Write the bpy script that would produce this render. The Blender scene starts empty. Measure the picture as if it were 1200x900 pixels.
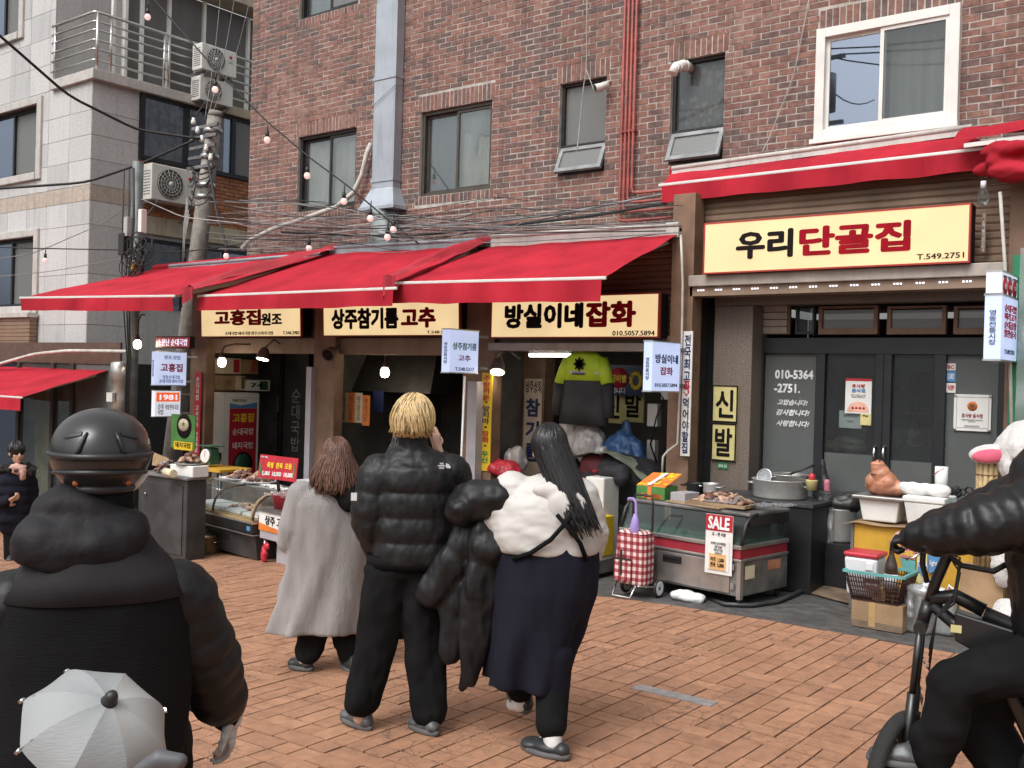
import bpy, math, random
import numpy as np
from mathutils import Vector, Matrix, noise
random.seed(7)
SC = bpy.context.scene
COL = SC.collection
R_ = math.radians
# ---------------------------------------------------------------- camera
CF, CTH, CPI, CRO, CH = 1200.0, R_(37.7), R_(-.33), R_(1.6), 1.85
_f = Vector((-math.sin(CTH)*math.cos(CPI), math.cos(CTH)*math.cos(CPI), math.sin(CPI)))
_r = Vector((math.cos(CTH), math.sin(CTH), 0)); _u = _r.cross(_f)
CU = _u*math.cos(CRO) - _r*math.sin(CRO); CR = _r*math.cos(CRO) + _u*math.sin(CRO); CFW = _f
cd = bpy.data.cameras.new('camera'); cam = bpy.data.objects.new('camera', cd); COL.objects.link(cam)
cd.sensor_width = 36; cd.lens = 36*CF/1200; cd.clip_start = .05; cd.clip_end = 500
cam.matrix_world = Matrix(((CR.x, CU.x, -CFW.x, 0), (CR.y, CU.y, -CFW.y, 0), (CR.z, CU.z, -CFW.z, CH), (0, 0, 0, 1)))
SC.camera = cam
# ---------------------------------------------------------------- light: bright overcast day
SUN_EL, SUN_AZ = R_(52), R_(182)          # sun high behind the camera
w = bpy.data.worlds.new('World'); SC.world = w; w.use_nodes = True
wn = w.node_tree; bg = wn.nodes['Background']
sk = wn.nodes.new('ShaderNodeTexSky'); sk.sky_type = 'NISHITA'; sk.sun_disc = False
sk.sun_elevation = SUN_EL; sk.sun_rotation = SUN_AZ; sk.dust_density = 6; sk.air_density = 1.2
hs = wn.nodes.new('ShaderNodeHueSaturation'); hs.inputs['Saturation'].default_value = .10
wn.links.new(sk.outputs[0], hs.inputs['Color']); wn.links.new(hs.outputs[0], bg.inputs[0])
bg.inputs[1].default_value = .15
sl = bpy.data.lights.new('sun', 'SUN'); sun = bpy.data.objects.new('sun', sl); COL.objects.link(sun)
sl.energy = .95; sl.angle = R_(30); sl.color = (1, .97, .94)
sd = Vector((math.sin(SUN_AZ)*math.cos(SUN_EL), math.cos(SUN_AZ)*math.cos(SUN_EL), math.sin(SUN_EL)))  # towards the sun
sun.rotation_euler = (-sd).to_track_quat('-Z', 'Y').to_euler()
SC.view_settings.view_transform = 'Standard'; SC.view_settings.look = 'None'
SC.view_settings.exposure = .32; SC.view_settings.gamma = 1
SC.render.engine = 'CYCLES'; SC.cycles.use_denoising = True
SC.cycles.max_bounces = 7; SC.cycles.transparent_max_bounces = 12; SC.cycles.sample_clamp_indirect = 4
SC.cycles.caustics_reflective = False; SC.cycles.caustics_refractive = False
# ---------------------------------------------------------------- placing helpers: points of the place from sight lines
EYE = Vector((0, 0, CH))
def ray(px, py): return CFW + CR*((px-600)/CF) - CU*((py-450)/CF)
def PY(px, py, Y): d = ray(px, py); return EYE + d*(Y/d.y)
def PX(px, py, X): d = ray(px, py); return EYE + d*(X/d.x)
def PZ(px, py, z): d = ray(px, py); return EYE + d*((z-CH)/d.z)
def PD(px, py, D): return EYE + ray(px, py)*D
def gz(x):
    t = -4.0-x
    if t <= -1: return 0.0
    if t < 1: return -.055*(t+1)**2/4
    return -.055*t
def G(px, py):
    z = 0
    for _ in range(8):
        p = PZ(px, py, z); z = gz(p.x)
    return Vector((p.x, p.y, z))
def proj(P):
    v = Vector(P)-EYE; z = v.dot(CFW); return 600+CF*v.dot(CR)/z, 450-CF*v.dot(CU)/z, z
# ---------------------------------------------------------------- materials
MATS = {}
def pm(name, col, rough=.6, metal=0, var=.18, vs=6, bump=0, bs=80, col2=None, spec=.5, emit=0, alpha=None, streak=0, sheen=0, coat=0, dirt=0, trans=0, stretch=None):
    """one procedural material: base colour, mottling, optional dirt specks, streaks, relief"""
    if name in MATS: return MATS[name]
    m = bpy.data.materials.new(name); m.use_nodes = True; nt = m.node_tree; N = nt.nodes; L = nt.links
    b = N['Principled BSDF']; b.inputs['Roughness'].default_value = rough; b.inputs['Metallic'].default_value = metal
    b.inputs['Specular IOR Level'].default_value = spec
    if coat: b.inputs['Coat Weight'].default_value = coat; b.inputs['Coat Roughness'].default_value = .15
    if sheen: b.inputs['Sheen Weight'].default_value = sheen
    if trans: b.inputs['Transmission Weight'].default_value = trans
    c = tuple(col)+(1,)
    geo = N.new('ShaderNodeNewGeometry'); pos = geo.outputs['Position']
    if stretch:
        mp = N.new('ShaderNodeMapping'); L.new(pos, mp.inputs[0]); mp.inputs['Scale'].default_value = stretch; pos = mp.outputs[0]
    nz = N.new('ShaderNodeTexNoise'); nz.inputs['Scale'].default_value = vs; nz.inputs['Detail'].default_value = 5; L.new(pos, nz.inputs['Vector'])
    mx = N.new('ShaderNodeMix'); mx.data_type = 'RGBA'
    c2 = tuple(col2)+(1,) if col2 else tuple(x*(1-var) for x in col)+(1,)
    c1 = c if col2 else tuple(min(1, x*(1+var*.6)) for x in col)+(1,)
    mx.inputs[6].default_value = c1; mx.inputs[7].default_value = c2
    rp = N.new('ShaderNodeMapRange'); rp.inputs[1].default_value = .35; rp.inputs[2].default_value = .65; L.new(nz.outputs[0], rp.inputs[0]); L.new(rp.outputs[0], mx.inputs[0])
    out = mx.outputs[2]
    if dirt or streak:
        n2 = N.new('ShaderNodeTexNoise'); n2.inputs['Scale'].default_value = 2.2; n2.inputs['Detail'].default_value = 8; n2.inputs['Roughness'].default_value = .65
        mp2 = N.new('ShaderNodeMapping'); L.new(geo.outputs['Position'], mp2.inputs[0])
        mp2.inputs['Scale'].default_value = (4, 4, .35) if streak else (1, 1, 1); L.new(mp2.outputs[0], n2.inputs['Vector'])
        r2 = N.new('ShaderNodeMapRange'); r2.inputs[1].default_value = .5; r2.inputs[2].default_value = .72; r2.inputs[4].default_value = max(dirt, streak); L.new(n2.outputs[0], r2.inputs[0])
        m2 = N.new('ShaderNodeMix'); m2.data_type = 'RGBA'; L.new(r2.outputs[0], m2.inputs[0]); L.new(out, m2.inputs[6]); m2.inputs[7].default_value = tuple(x*.35 for x in col)+(1,)
        out = m2.outputs[2]
    L.new(out, b.inputs['Base Color'])
    if emit:
        b.inputs['Emission Color'].default_value = c; b.inputs['Emission Strength'].default_value = emit
    if bump:
        nb = N.new('ShaderNodeTexNoise'); nb.inputs['Scale'].default_value = bs; nb.inputs['Detail'].default_value = 3; L.new(pos, nb.inputs['Vector'])
        bp = N.new('ShaderNodeBump'); bp.inputs['Strength'].default_value = min(1, bump); bp.inputs['Distance'].default_value = .01; L.new(nb.outputs[0], bp.inputs['Height']); L.new(bp.outputs[0], b.inputs['Normal'])
    if alpha is not None: b.inputs['Alpha'].default_value = alpha
    MATS[name] = m; return m
def glass(name, tint, refl=.12, rough=.03, clear=.8):
    """pane: see-through with a reflection and a film of dirt"""
    if name in MATS: return MATS[name]
    m = bpy.data.materials.new(name); m.use_nodes = True; nt = m.node_tree; N = nt.nodes; L = nt.links
    for n in list(N): N.remove(n)
    o = N.new('ShaderNodeOutputMaterial'); t = N.new('ShaderNodeBsdfTransparent'); t.inputs[0].default_value = (*tint, 1)
    d = N.new('ShaderNodeBsdfDiffuse'); d.inputs[0].default_value = tuple(x*.5 for x in tint)+(1,)
    g = N.new('ShaderNodeBsdfGlossy'); g.inputs['Roughness'].default_value = rough; g.inputs[0].default_value = (.7, .8, 1, 1) if refl > .2 else (.85, .9, .95, 1)  # blue tint on strong mirrors paints sky colour into the reflection
    a = N.new('ShaderNodeMixShader'); a.inputs[0].default_value = clear; L.new(d.outputs[0], a.inputs[1]); L.new(t.outputs[0], a.inputs[2])
    fr = N.new('ShaderNodeFresnel'); fr.inputs[0].default_value = 1.5
    ma = N.new('ShaderNodeMath'); ma.operation = 'MULTIPLY_ADD'; ma.inputs[1].default_value = .28; ma.inputs[2].default_value = refl; L.new(fr.outputs[0], ma.inputs[0])
    b = N.new('ShaderNodeMixShader'); L.new(ma.outputs[0], b.inputs[0]); L.new(a.outputs[0], b.inputs[1]); L.new(g.outputs[0], b.inputs[2])
    L.new(b.outputs[0], o.inputs[0]); MATS[name] = m; return m
def M(n): return MATS[n]
# ---------------------------------------------------------------- mesh builder
def nv(a): return Vector(a)
class MB:
    def __init__(s): s.v = []; s.f = []; s.mi = []; s.sm = []
    def add(s, vs, fs, mi=0, sm=False, X=None):
        o = len(s.v)
        s.v += [tuple(X @ Vector(p)) for p in vs] if X is not None else [tuple(p) for p in vs]
        for k, q in enumerate(fs):
            s.f.append([i+o for i in q]); s.mi.append(mi[k] if isinstance(mi, list) else mi); s.sm.append(sm)
        return s
    def bx(s, x0, x1, y0, y1, z0, z1, mi=0, X=None):
        if x0 > x1: x0, x1 = x1, x0
        if y0 > y1: y0, y1 = y1, y0
        if z0 > z1: z0, z1 = z1, z0
        vs = [(x, y, z) for z in (z0, z1) for y in (y0, y1) for x in (x0, x1)]
        return s.add(vs, [(0, 2, 3, 1), (4, 5, 7, 6), (0, 1, 5, 4), (2, 6, 7, 3), (0, 4, 6, 2), (1, 3, 7, 5)], mi, False, X)
    def fb(s, F, a0, a1, b0, b1, c0, c1, mi=0):
        """box in a frame"""
        X = F.mat(); return s.bx(a0, a1, b0, b1, c0, c1, mi, X)
    def hexa(s, p, mi=0):
        return s.add(p, [(0, 3, 2, 1), (4, 5, 6, 7), (0, 1, 5, 4), (1, 2, 6, 5), (2, 3, 7, 6), (3, 0, 4, 7)], mi)
    def bar(s, a, b, w, h, up=(0, 0, 1), mi=0):
        a, b = nv(a), nv(b); d = (b-a).normalized(); u = nv(up); r = d.cross(u)
        if r.length < 1e-4: r = d.cross(Vector((1, 0, 0)))
        r.normalize(); u = r.cross(d); r = r*(w/2); u = u*(h/2)
        return s.hexa([a-r-u, a+r-u, a+r+u, a-r+u, b-r-u, b+r-u, b+r+u, b-r+u], mi)
    def tube(s, pts, r, n=8, cap=True, mi=0, sm=True):
        pts = [nv(p) for p in pts]; rs = r if isinstance(r, (list, tuple)) else [r]*len(pts)
        t0 = (pts[1]-pts[0]).normalized(); u = t0.orthogonal().normalized(); rings = []
        for i, p in enumerate(pts):
            t = (pts[min(i+1, len(pts)-1)]-pts[max(i-1, 0)]).normalized()
            u = u-t*u.dot(t)
            if u.length < 1e-6: u = t.orthogonal()
            u.normalize(); w_ = t.cross(u)
            rings.append([p+(u*math.cos(2*math.pi*k/n)+w_*math.sin(2*math.pi*k/n))*rs[i] for k in range(n)])
        return s.loft(rings, cap=cap, mi=mi, sm=sm)
    def loft(s, rings, cap=True, mi=0, sm=True, closed=True):
        n = len(rings[0]); o = len(s.v)
        for r in rings: s.v += [tuple(p) for p in r]
        for i in range(len(rings)-1):
            for k in range(n if closed else n-1):
                k2 = (k+1) % n
                s.f.append([o+i*n+k, o+i*n+k2, o+(i+1)*n+k2, o+(i+1)*n+k]); s.mi.append(mi); s.sm.append(sm)
        if cap and closed:
            s.f.append([o+k for k in range(n)][::-1]); s.mi.append(mi); s.sm.append(False)
            s.f.append([o+(len(rings)-1)*n+k for k in range(n)]); s.mi.append(mi); s.sm.append(False)
        return s
    def cyl(s, a, b, r0, r1=None, n=14, mi=0, cap=True): return s.tube([a, b], [r0, r0 if r1 is None else r1], n, cap, mi)
    def lathe(s, c, prof, n=20, mi=0, X=None):
        c = nv(c); rings = [[c+Vector((r*math.cos(2*math.pi*k/n), r*math.sin(2*math.pi*k/n), z)) for k in range(n)] for r, z in prof]
        if X is not None: rings = [[X @ p for p in r] for r in rings]
        return s.loft(rings, cap=True, mi=mi)
    def ell(s, c, rad, Rm=None, nu=14, nw=9, mi=0):
        if not isinstance(rad, (tuple, list)): rad = (rad,)*3
        c = nv(c); vs = []; fs = []
        for j in range(1, nw):
            a = math.pi*j/nw
            for k in range(nu):
                t = 2*math.pi*k/nu; p = Vector((math.sin(a)*math.cos(t)*rad[0], math.sin(a)*math.sin(t)*rad[1], math.cos(a)*rad[2]))
                vs.append(c+(Rm @ p if Rm else p))
        top = Vector((0, 0, rad[2])); top = Rm @ top if Rm else top
        vs += [c+top, c-top]; a, b = len(vs)-2, len(vs)-1
        for k in range(nu):
            k2 = (k+1) % nu; fs.append((a, k, k2)); fs.append((b, (nw-2)*nu+k2, (nw-2)*nu+k))
            for j in range(nw-2): fs.append((j*nu+k, (j+1)*nu+k, (j+1)*nu+k2, j*nu+k2))
        return s.add(vs, fs, mi, True)
    def cap_(s, a, ra, b, rb, n=12):
        """tapered capsule"""
        a, b = nv(a), nv(b); s.ell(a, ra, nu=n, nw=8); s.ell(b, rb, nu=n, nw=8)
        if (b-a).length > 1e-4: s.cyl(a, b, ra*.985, rb*.985, n)
        return s
    def chain(s, pts, rs, n=12):
        for i in range(len(pts)-1): s.cap_(pts[i], rs[i], pts[i+1], rs[i+1], n)
        return s
    def puff(s, a, b, ra, rb, k, sq=1.0, dep=.10):
        """row of quilted bulges from a to b"""
        a, b = nv(a), nv(b); d = b-a; q = d.to_track_quat('Z', 'X').to_matrix(); n = k*10; rg = []
        for i in range(n+1):
            t = i/n; r = (ra+(rb-ra)*t)*(1-dep+dep*abs(math.sin(math.pi*k*t))**.55)
            rg.append([a+d*t+q @ Vector((r*math.cos(h), r*sq*math.sin(h), 0)) for h in [j*math.pi/14 for j in range(28)]])
        s.loft(rg); s.ell(a, (ra*.86, ra*sq*.86, ra*.8), q, 16, 9); s.ell(b, (rb*.86, rb*sq*.86, rb*.8), q, 16, 9)
        return s
    def grid(s, fn, nu, nw, mi=0, sm=True, thick=0):
        P = [[nv(fn(i/nu, j/nw)) for j in range(nw+1)] for i in range(nu+1)]
        vs = [p for r in P for p in r]; m = nw+1
        fs = [(i*m+j, (i+1)*m+j, (i+1)*m+j+1, i*m+j+1) for i in range(nu) for j in range(nw)]
        return s.add(vs, fs, mi, sm)
    def slab(s, a, b, c, d, t, mi=0):
        a, b, c, d = map(nv, (a, b, c, d)); n = (b-a).cross(d-a).normalized()*t
        return s.hexa([a-n, b-n, c-n, d-n, a, b, c, d], mi)
    def prism(s, poly, c0, c1, F=None, mi=0):
        n = len(poly); vs = [(x, y, c0) for x, y in poly]+[(x, y, c1) for x, y in poly]
        fs = [tuple(range(n))[::-1], tuple(range(n, 2*n))]+[(i, (i+1) % n, n+(i+1) % n, n+i) for i in range(n)]
        return s.add(vs, fs, mi, False, F.mat() if F else None)
    def build(s, name, mats, parent=None, local=False, bev=0, label=None, kind=None):
        me = bpy.data.meshes.new(name)
        vs = s.v
        if parent is not None and not local:
            I = wm(parent).inverted(); vs = [tuple(I @ Vector(p)) for p in s.v]
        me.from_pydata(vs, [], s.f)
        if not isinstance(mats, (list, tuple)): mats = [mats]
        for m in mats: me.materials.append(m if not isinstance(m, str) else MATS[m])
        me.polygons.foreach_set('material_index', s.mi); me.polygons.foreach_set('use_smooth', s.sm); me.update()
        o = bpy.data.objects.new(name, me); COL.objects.link(o)
        if parent is not None: o.parent = parent
        if bev:
            bm_ = o.modifiers.new('edge', 'BEVEL'); bm_.width = bev; bm_.segments = 2; bm_.limit_method = 'ANGLE'; bm_.angle_limit = R_(40)
        if label: o['label'] = label
        if kind: o['kind'] = kind
        return o
def wm(o):
    m = o.matrix_basis.copy()
    while o.parent is not None: o = o.parent; m = o.matrix_basis @ m
    return m
class Body(MB):
    """the body under the clothes: slimmer than what is worn over it"""
    def chain(s, pts, rs, n=12): return MB.chain(s, pts, [r*.60 if r > .07 else r*.80 if r > .045 else r*.9 for r in rs], n)
class Frame:
    def __init__(s, o, r, u): s.o = nv(o); s.r = nv(r).normalized(); s.u = nv(u).normalized(); s.n = s.r.cross(s.u)
    def pt(s, a, b, c=0): return s.o+s.r*a+s.u*b+s.n*c
    def mat(s):
        return Matrix(((s.r.x, s.u.x, s.n.x, s.o.x), (s.r.y, s.u.y, s.n.y, s.o.y), (s.r.z, s.u.z, s.n.z, s.o.z), (0, 0, 0, 1)))
def FY(x0, y0, x1, y1, Y):
    """frame of a facing rectangle in plane Y whose lower left and upper right corners lie on these sight lines: frame, width, height"""
    a = PY(x0, y0, Y); b = PY(x1, y1, Y)
    return Frame(a, (1, 0, 0), (0, 0, 1)), b.x-a.x, b.z-a.z
def thing(name, label, cat, loc=(0, 0, 0), rz=0, group=None):
    o = bpy.data.objects.new(name, None); COL.objects.link(o); o.location = loc; o.rotation_euler = (0, 0, rz)
    o.empty_display_size = .1; o['label'] = label; o['category'] = cat
    if group: o['group'] = group
    return o
def tag(o, label, cat, group=None):
    o['label'] = label; o['category'] = cat
    if group: o['group'] = group
    return o
def copy_tree(o, parent=None, loc=None, rz=None, label=None, scale=None):
    c = o.copy(); COL.objects.link(c); c.parent = parent
    if loc is not None: c.location = loc
    if rz is not None: c.rotation_euler = (0, 0, rz)
    if label: c['label'] = label
    if scale: c.scale = (scale,)*3
    for ch in list(o.children): copy_tree(ch, c)
    return c
TXT = []
def text(parent, body, F, a, b, w_, h_, mat, bold=.02, c=.003, name='lettering', ext=.0015, sp=1.0, line=1.0, rot=0, shear=0):
    """raised or printed lettering centred at (a,b) of a frame, fitted to w_ x h_"""
    cu = bpy.data.curves.new(name, 'FONT'); cu.body = body; cu.size = 1; cu.offset = 0; cu.extrude = ext; cu.resolution_u = 2
    cu.align_x = 'CENTER'; cu.space_character = sp; cu.space_line = line; cu.shear = shear
    cu.materials.append(MATS[mat] if isinstance(mat, str) else mat)
    o = bpy.data.objects.new(name, cu); COL.objects.link(o); o.parent = parent
    o['bold'] = bold*.8
    TXT.append((o, F, a, b, w_, h_, c, rot)); return o
def fit_text():
    bpy.context.view_layer.update(); dg = bpy.context.evaluated_depsgraph_get()
    for o, F, a, b, w_, h_, c, rot in TXT:
        bb = o.bound_box; x0 = min(p[0] for p in bb); x1 = max(p[0] for p in bb); y0 = min(p[1] for p in bb); y1 = max(p[1] for p in bb); z1 = max(p[2] for p in bb)
        sx = w_/max(1e-3, x1-x0); sy = h_/max(1e-3, y1-y0); cx, cy = (x0+x1)/2, (y0+y1)/2
        T = F.mat() @ Matrix.Translation((a, b, c)) @ Matrix.Rotation(rot, 4, 'Z') @ Matrix.Diagonal((sx, sy, 1, 1)) @ Matrix.Translation((-cx, -cy, 0))
        me = bpy.data.meshes.new_from_object(o.evaluated_get(dg)); xb = o['bold']
        if xb > 0:
            co = [v.co.copy() for v in me.vertices]; fs = [tuple(p.vertices) for p in me.polygons]; V_, F_ = [], []
            for q, (dx, dy) in enumerate(((xb*.7, xb*.7), (-xb*.7, xb*.7), (xb*.7, -xb*.7), (-xb*.7, -xb*.7), (0, 0))+(((xb, 0), (-xb, 0), (0, xb), (0, -xb)) if xb > .017 else ())):
                n_ = len(V_); V_ += [(c_.x+dx, c_.y+dy, c_.z+q*.00025) for c_ in co]; F_ += [tuple(i+n_ for i in f_) for f_ in fs]
            me2 = bpy.data.meshes.new(o.name); me2.from_pydata(V_, [], F_); me2.materials.append(me.materials[0]); bpy.data.meshes.remove(me); me = me2
        n = bpy.data.objects.new('x', me); nm = o.name; par = o.parent; bpy.data.objects.remove(o); n.name = nm; me.name = nm; COL.objects.link(n); n.parent = par
        n.matrix_basis = wm(par).inverted() @ T
def vtext(parent, body, F, a, b, w_, h_, mat, bold=.02, c=.003, name='lettering'):
    return text(parent, '\n'.join(body), F, a, b, w_, h_, mat, bold, c, name)
def panel(parent, name, F, w_, h_, t, mat, a=0, b=0, c=0, bev=0, label=None):
    """thin board in a frame, front face at depth c"""
    return MB().fb(F, a, a+w_, b, b+h_, c-t, c).build(name, mat, parent, bev=bev, label=label)
def sagline(a, b, sag, n=16):
    a, b = nv(a), nv(b); return [a.lerp(b, i/n)+Vector((0, 0, -sag*4*(i/n)*(1-i/n))) for i in range(n+1)]
def nz3(p, s=1.0): return noise.noise(Vector(p)*s)
def wrinkle(me, amp, sc, asp=(1, 1, 1), seed=0):
    me.calc_loop_triangles()
    co = [v.co.copy() for v in me.vertices]; no = [v.normal.copy() for v in me.vertices]
    for v, c, n in zip(me.vertices, co, no):
        q = Vector((c.x*asp[0], c.y*asp[1], c.z*asp[2]))*sc+Vector((seed*3.1, seed, seed*7))
        v.co = c+n*amp*(noise.noise(q)+.5*noise.noise(q*2.1))
    me.update()
def skin(mb, name, mat, parent=None, vox=.015, smooth=3, wr=None, local=True, label=None):
    """one continuous surface grown round overlapping volumes"""
    o = mb.build(name, mat, parent, local=local)
    m1 = o.modifiers.new('r', 'REMESH'); m1.mode = 'VOXEL'; m1.voxel_size = vox
    m2 = o.modifiers.new('s', 'SMOOTH'); m2.factor = .5; m2.iterations = smooth
    SKINS.append((o, wr))
    if label: o['label'] = label
    return o
SKINS = []
def fin_skins():
    dg = bpy.context.evaluated_depsgraph_get(); dg.update()
    for o, wr in SKINS:
        me = bpy.data.meshes.new_from_object(o.evaluated_get(dg)); old = o.data
        o.modifiers.clear(); o.data = me; me.name = o.name
        me.polygons.foreach_set('use_smooth', [True]*len(me.polygons))
        if wr: wrinkle(me, *wr)
# ================================================================ ground
pm('asphalt', (.055, .055, .056), .9, var=.3, vs=20, bump=.5, bs=250)
pm('strip_concrete', (.085, .082, .08), .85, var=.35, vs=9, bump=.4, bs=120, dirt=.6)
pm('joint', (.03, .022, .018), .95)
for i, c in enumerate([(.375, .192, .112), (.355, .18, .104), (.395, .205, .12), (.34, .174, .103)]):
    m = pm('paver_%d' % i, c, .8, var=.16, vs=14, bump=.35, bs=90, dirt=.42)
    nt = m.node_tree; N = nt.nodes; L = nt.links; b = N['Principled BSDF']; src = b.inputs['Base Color'].links[0].from_socket
    geo = N.new('ShaderNodeNewGeometry'); vo = N.new('ShaderNodeTexVoronoi'); vo.feature = 'DISTANCE_TO_EDGE'; vo.inputs['Scale'].default_value = 9
    nn = N.new('ShaderNodeTexNoise'); nn.inputs['Scale'].default_value = 14; nn.inputs['Detail'].default_value = 4
    va = N.new('ShaderNodeVectorMath'); va.operation = 'MULTIPLY_ADD'; va.inputs[1].default_value = (.09, .09, .09)
    L.new(geo.outputs['Position'], nn.inputs['Vector']); L.new(nn.outputs['Color'], va.inputs[0]); L.new(geo.outputs['Position'], va.inputs[2]); L.new(va.outputs[0], vo.inputs['Vector'])
    n3 = N.new('ShaderNodeTexNoise'); n3.inputs['Scale'].default_value = 1.6; L.new(geo.outputs['Position'], n3.inputs['Vector'])
    mr = N.new('ShaderNodeMapRange'); mr.inputs[1].default_value = .0; mr.inputs[2].default_value = .05; mr.inputs[3].default_value = 1; mr.inputs[4].default_value = 0; L.new(vo.outputs['Distance'], mr.inputs[0])
    m3 = N.new('ShaderNodeMapRange'); m3.inputs[1].default_value = .42; m3.inputs[2].default_value = .6; m3.inputs[4].default_value = .8; L.new(n3.outputs[0], m3.inputs[0])
    mu = N.new('ShaderNodeMath'); mu.operation = 'MULTIPLY'; L.new(mr.outputs[0], mu.inputs[0]); L.new(m3.outputs[0], mu.inputs[1])
    mx = N.new('ShaderNodeMix'); mx.data_type = 'RGBA'; L.new(mu.outputs[0], mx.inputs[0]); L.new(src, mx.inputs[6]); mx.inputs[7].default_value = (.12, .07, .05, 1); L.new(mx.outputs[2], b.inputs['Base Color'])
pm('paver_grey', (.27, .25, .25), .85, var=.2, vs=20, bump=.3, dirt=.3)
def sheet(name, mat, x0, x1, y0, y1, dz, step=1.0, kind='structure'):
    mb = MB(); xs = [x0+(x1-x0)*i/max(1, int((x1-x0)/step)) for i in range(max(1, int((x1-x0)/step))+1)]
    vs = []; fs = []
    for x in xs: vs += [(x, y0, gz(max(x, -24))+dz), (x, y1, gz(max(x, -24))+dz)]
    for i in range(len(xs)-1): fs.append((2*i, 2*i+2, 2*i+3, 2*i+1))
    mb.add(vs, fs); return mb.build(name, mat, kind=kind)
sheet('ground', 'asphalt', -90, 90, -60, 120, -.06, 1.0)
pave = sheet('brick_pavement', 'joint', -18, 6, -3, 7.66, -.016, .5)
sheet('concrete_strip', 'strip_concrete', -18.5, 3, 7.66, 9.4, -.004, .5)
# individual pavers, coursed ashlar on a 0.2 m module
U = .132
nx, ny = int(24/U), int(10.6/U)
occ = np.zeros((nx, ny), bool); pv = []
rs = random.Random(3)
for j in range(ny):
    for i in range(nx):
        if occ[i, j]: continue
        opts = [(1, 1)]*4+[(2, 1)]*5+[(1, 2)]*6+[(1, 3)]*1
        wq, hq = rs.choice(opts)
        while True:
            ok = i+wq <= nx and j+hq <= ny and not occ[i:i+wq, j:j+hq].any()
            if ok: break
            if hq > 1: hq -= 1
            elif wq > 1: wq -= 1
        occ[i:i+wq, j:j+hq] = True
        x0 = -18+i*U; y0 = 7.65-(j+hq)*U
        pv.append((x0+.005, x0+wq*U-.005, y0+.0055, y0+hq*U-.0055))
def seen(p):
    q = proj(p); return q[2] > .5 and -40 < q[0] < 1240 and -40 < q[1] < 990
def size_px(p): return proj(p)[2]
vis = sorted([(size_px(((a+b)/2, (c+d)/2, 0))/math.sqrt((b-a)*(d-c)), k) for k, (a, b, c, d) in enumerate(pv) if seen(((a+b)/2, (c+d)/2, gz(a)))])
near = set(k for _, k in vis[:296])
def paver_box(mb, a, b, c, d, mi, X0=0, Y0=0, Z0=0):
    t = rs.uniform(-.0025, .0025); e = .005
    za, zb = gz(a)+t-Z0, gz(b)+t-Z0
    a, b, c, d = a-X0, b-X0, c-Y0, d-Y0
    mb.hexa([(a, c, za-.03), (b, c, zb-.03), (b, d, zb-.03), (a, d, za-.03), (a, c, za-.002), (b, c, zb-.002), (b, d, zb-.002), (a, d, za-.002)], mi)
mb = MB(); PM = ['paver_%d' % i for i in range(4)]
gp = G(790, 816)
for k, (a, b, c, d) in enumerate(pv):
    if k in near:
        o = MB(); paver_box(o, a, b, c, d, 0); o.build('paver', PM[rs.randrange(4)], pave)
    else: paver_box(mb, a, b, c, d, rs.randrange(4))
mb.build('paver_field', PM, pave, kind='stuff')
o = MB().hexa([(gp.x-.27, gp.y-.045, -.01), (gp.x+.25, gp.y-.03, -.01), (gp.x+.25, gp.y+.075, -.01), (gp.x-.27, gp.y+.06, -.01),
               (gp.x-.27, gp.y-.045, .004), (gp.x+.25, gp.y-.03, .004), (gp.x+.25, gp.y+.075, .004), (gp.x-.27, gp.y+.06, .004)]).build('patch', 'paver_grey', pave, label='grey cement patch set among the orange pavers')
# ================================================================ brick building
YB = 9.75
BC = [(.24, .118, .092), (.262, .134, .104), (.21, .107, .087), (.17, .10, .087), (.27, .16, .13), (.14, .093, .083)]
for i, c in enumerate(BC): pm('brick_%d' % i, c, .85, var=.3, vs=22, bump=.45, bs=110, streak=.6)
pm('mortar', (.46, .42, .38), .95, var=.25, vs=8, bump=.3, bs=150, streak=.6)
pm('bronze', (.085, .072, .06), .45, .4, var=.2)
pm('bronze_dark', (.03, .028, .026), .5, .3)
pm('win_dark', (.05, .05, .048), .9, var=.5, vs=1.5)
pm('paper_pale', (.60, .53, .44), .9, var=.35, vs=1.4, streak=.4)
pm('curtain_grey', (.24, .235, .225), .9, var=.2, vs=14, stretch=(1, 1, .05))
pm('white_frame', (.74, .73, .69), .4, var=.06, vs=3, dirt=.25)
pm('alu', (.55, .55, .54), .35, .8, var=.15)
pm('alu_dark', (.22, .22, .22), .5, .5, var=.3)
pm('rust_red', (.33, .07, .055), .55, var=.3, vs=6, dirt=.3)
pm('zinc', (.40, .44, .49), .45, .35, var=.14, vs=2.5, streak=.35)
pm('zinc_dirty', (.27, .30, .30), .6, .25, var=.35, vs=5, streak=.6)
glass('pane_glass', (.8, .84, .84), .02, .02, .9)
glass('pane_frost', (.66, .66, .64), .03, .25, .62)
glass('pane_mirror', (.45, .5, .54), .3, .01, .9)
bb = thing('brick_building', 'weathered red brick building above the row of red awnings', 'building', (-7, YB, 0))
def op(xa, ya, xb, yb): a = PY(xa, ya, YB); b = PY(xb, yb, YB); return [a.x, b.x, a.z, b.z]
OPEN = dict(w1=op(347, 249, 418, 148), w2=op(490, 231, 577, 116), w3=op(653, 207, 711, 88), w4=op(783, 194, 850, 60), w5=op(956, 166, 1128, 5), w6=op(350, 24, 421, -45))
BX0, BX1, BZ0, BZ1 = -12.66, 1.2, 2.95, 8.2
holes = list(OPEN.values())
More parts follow.
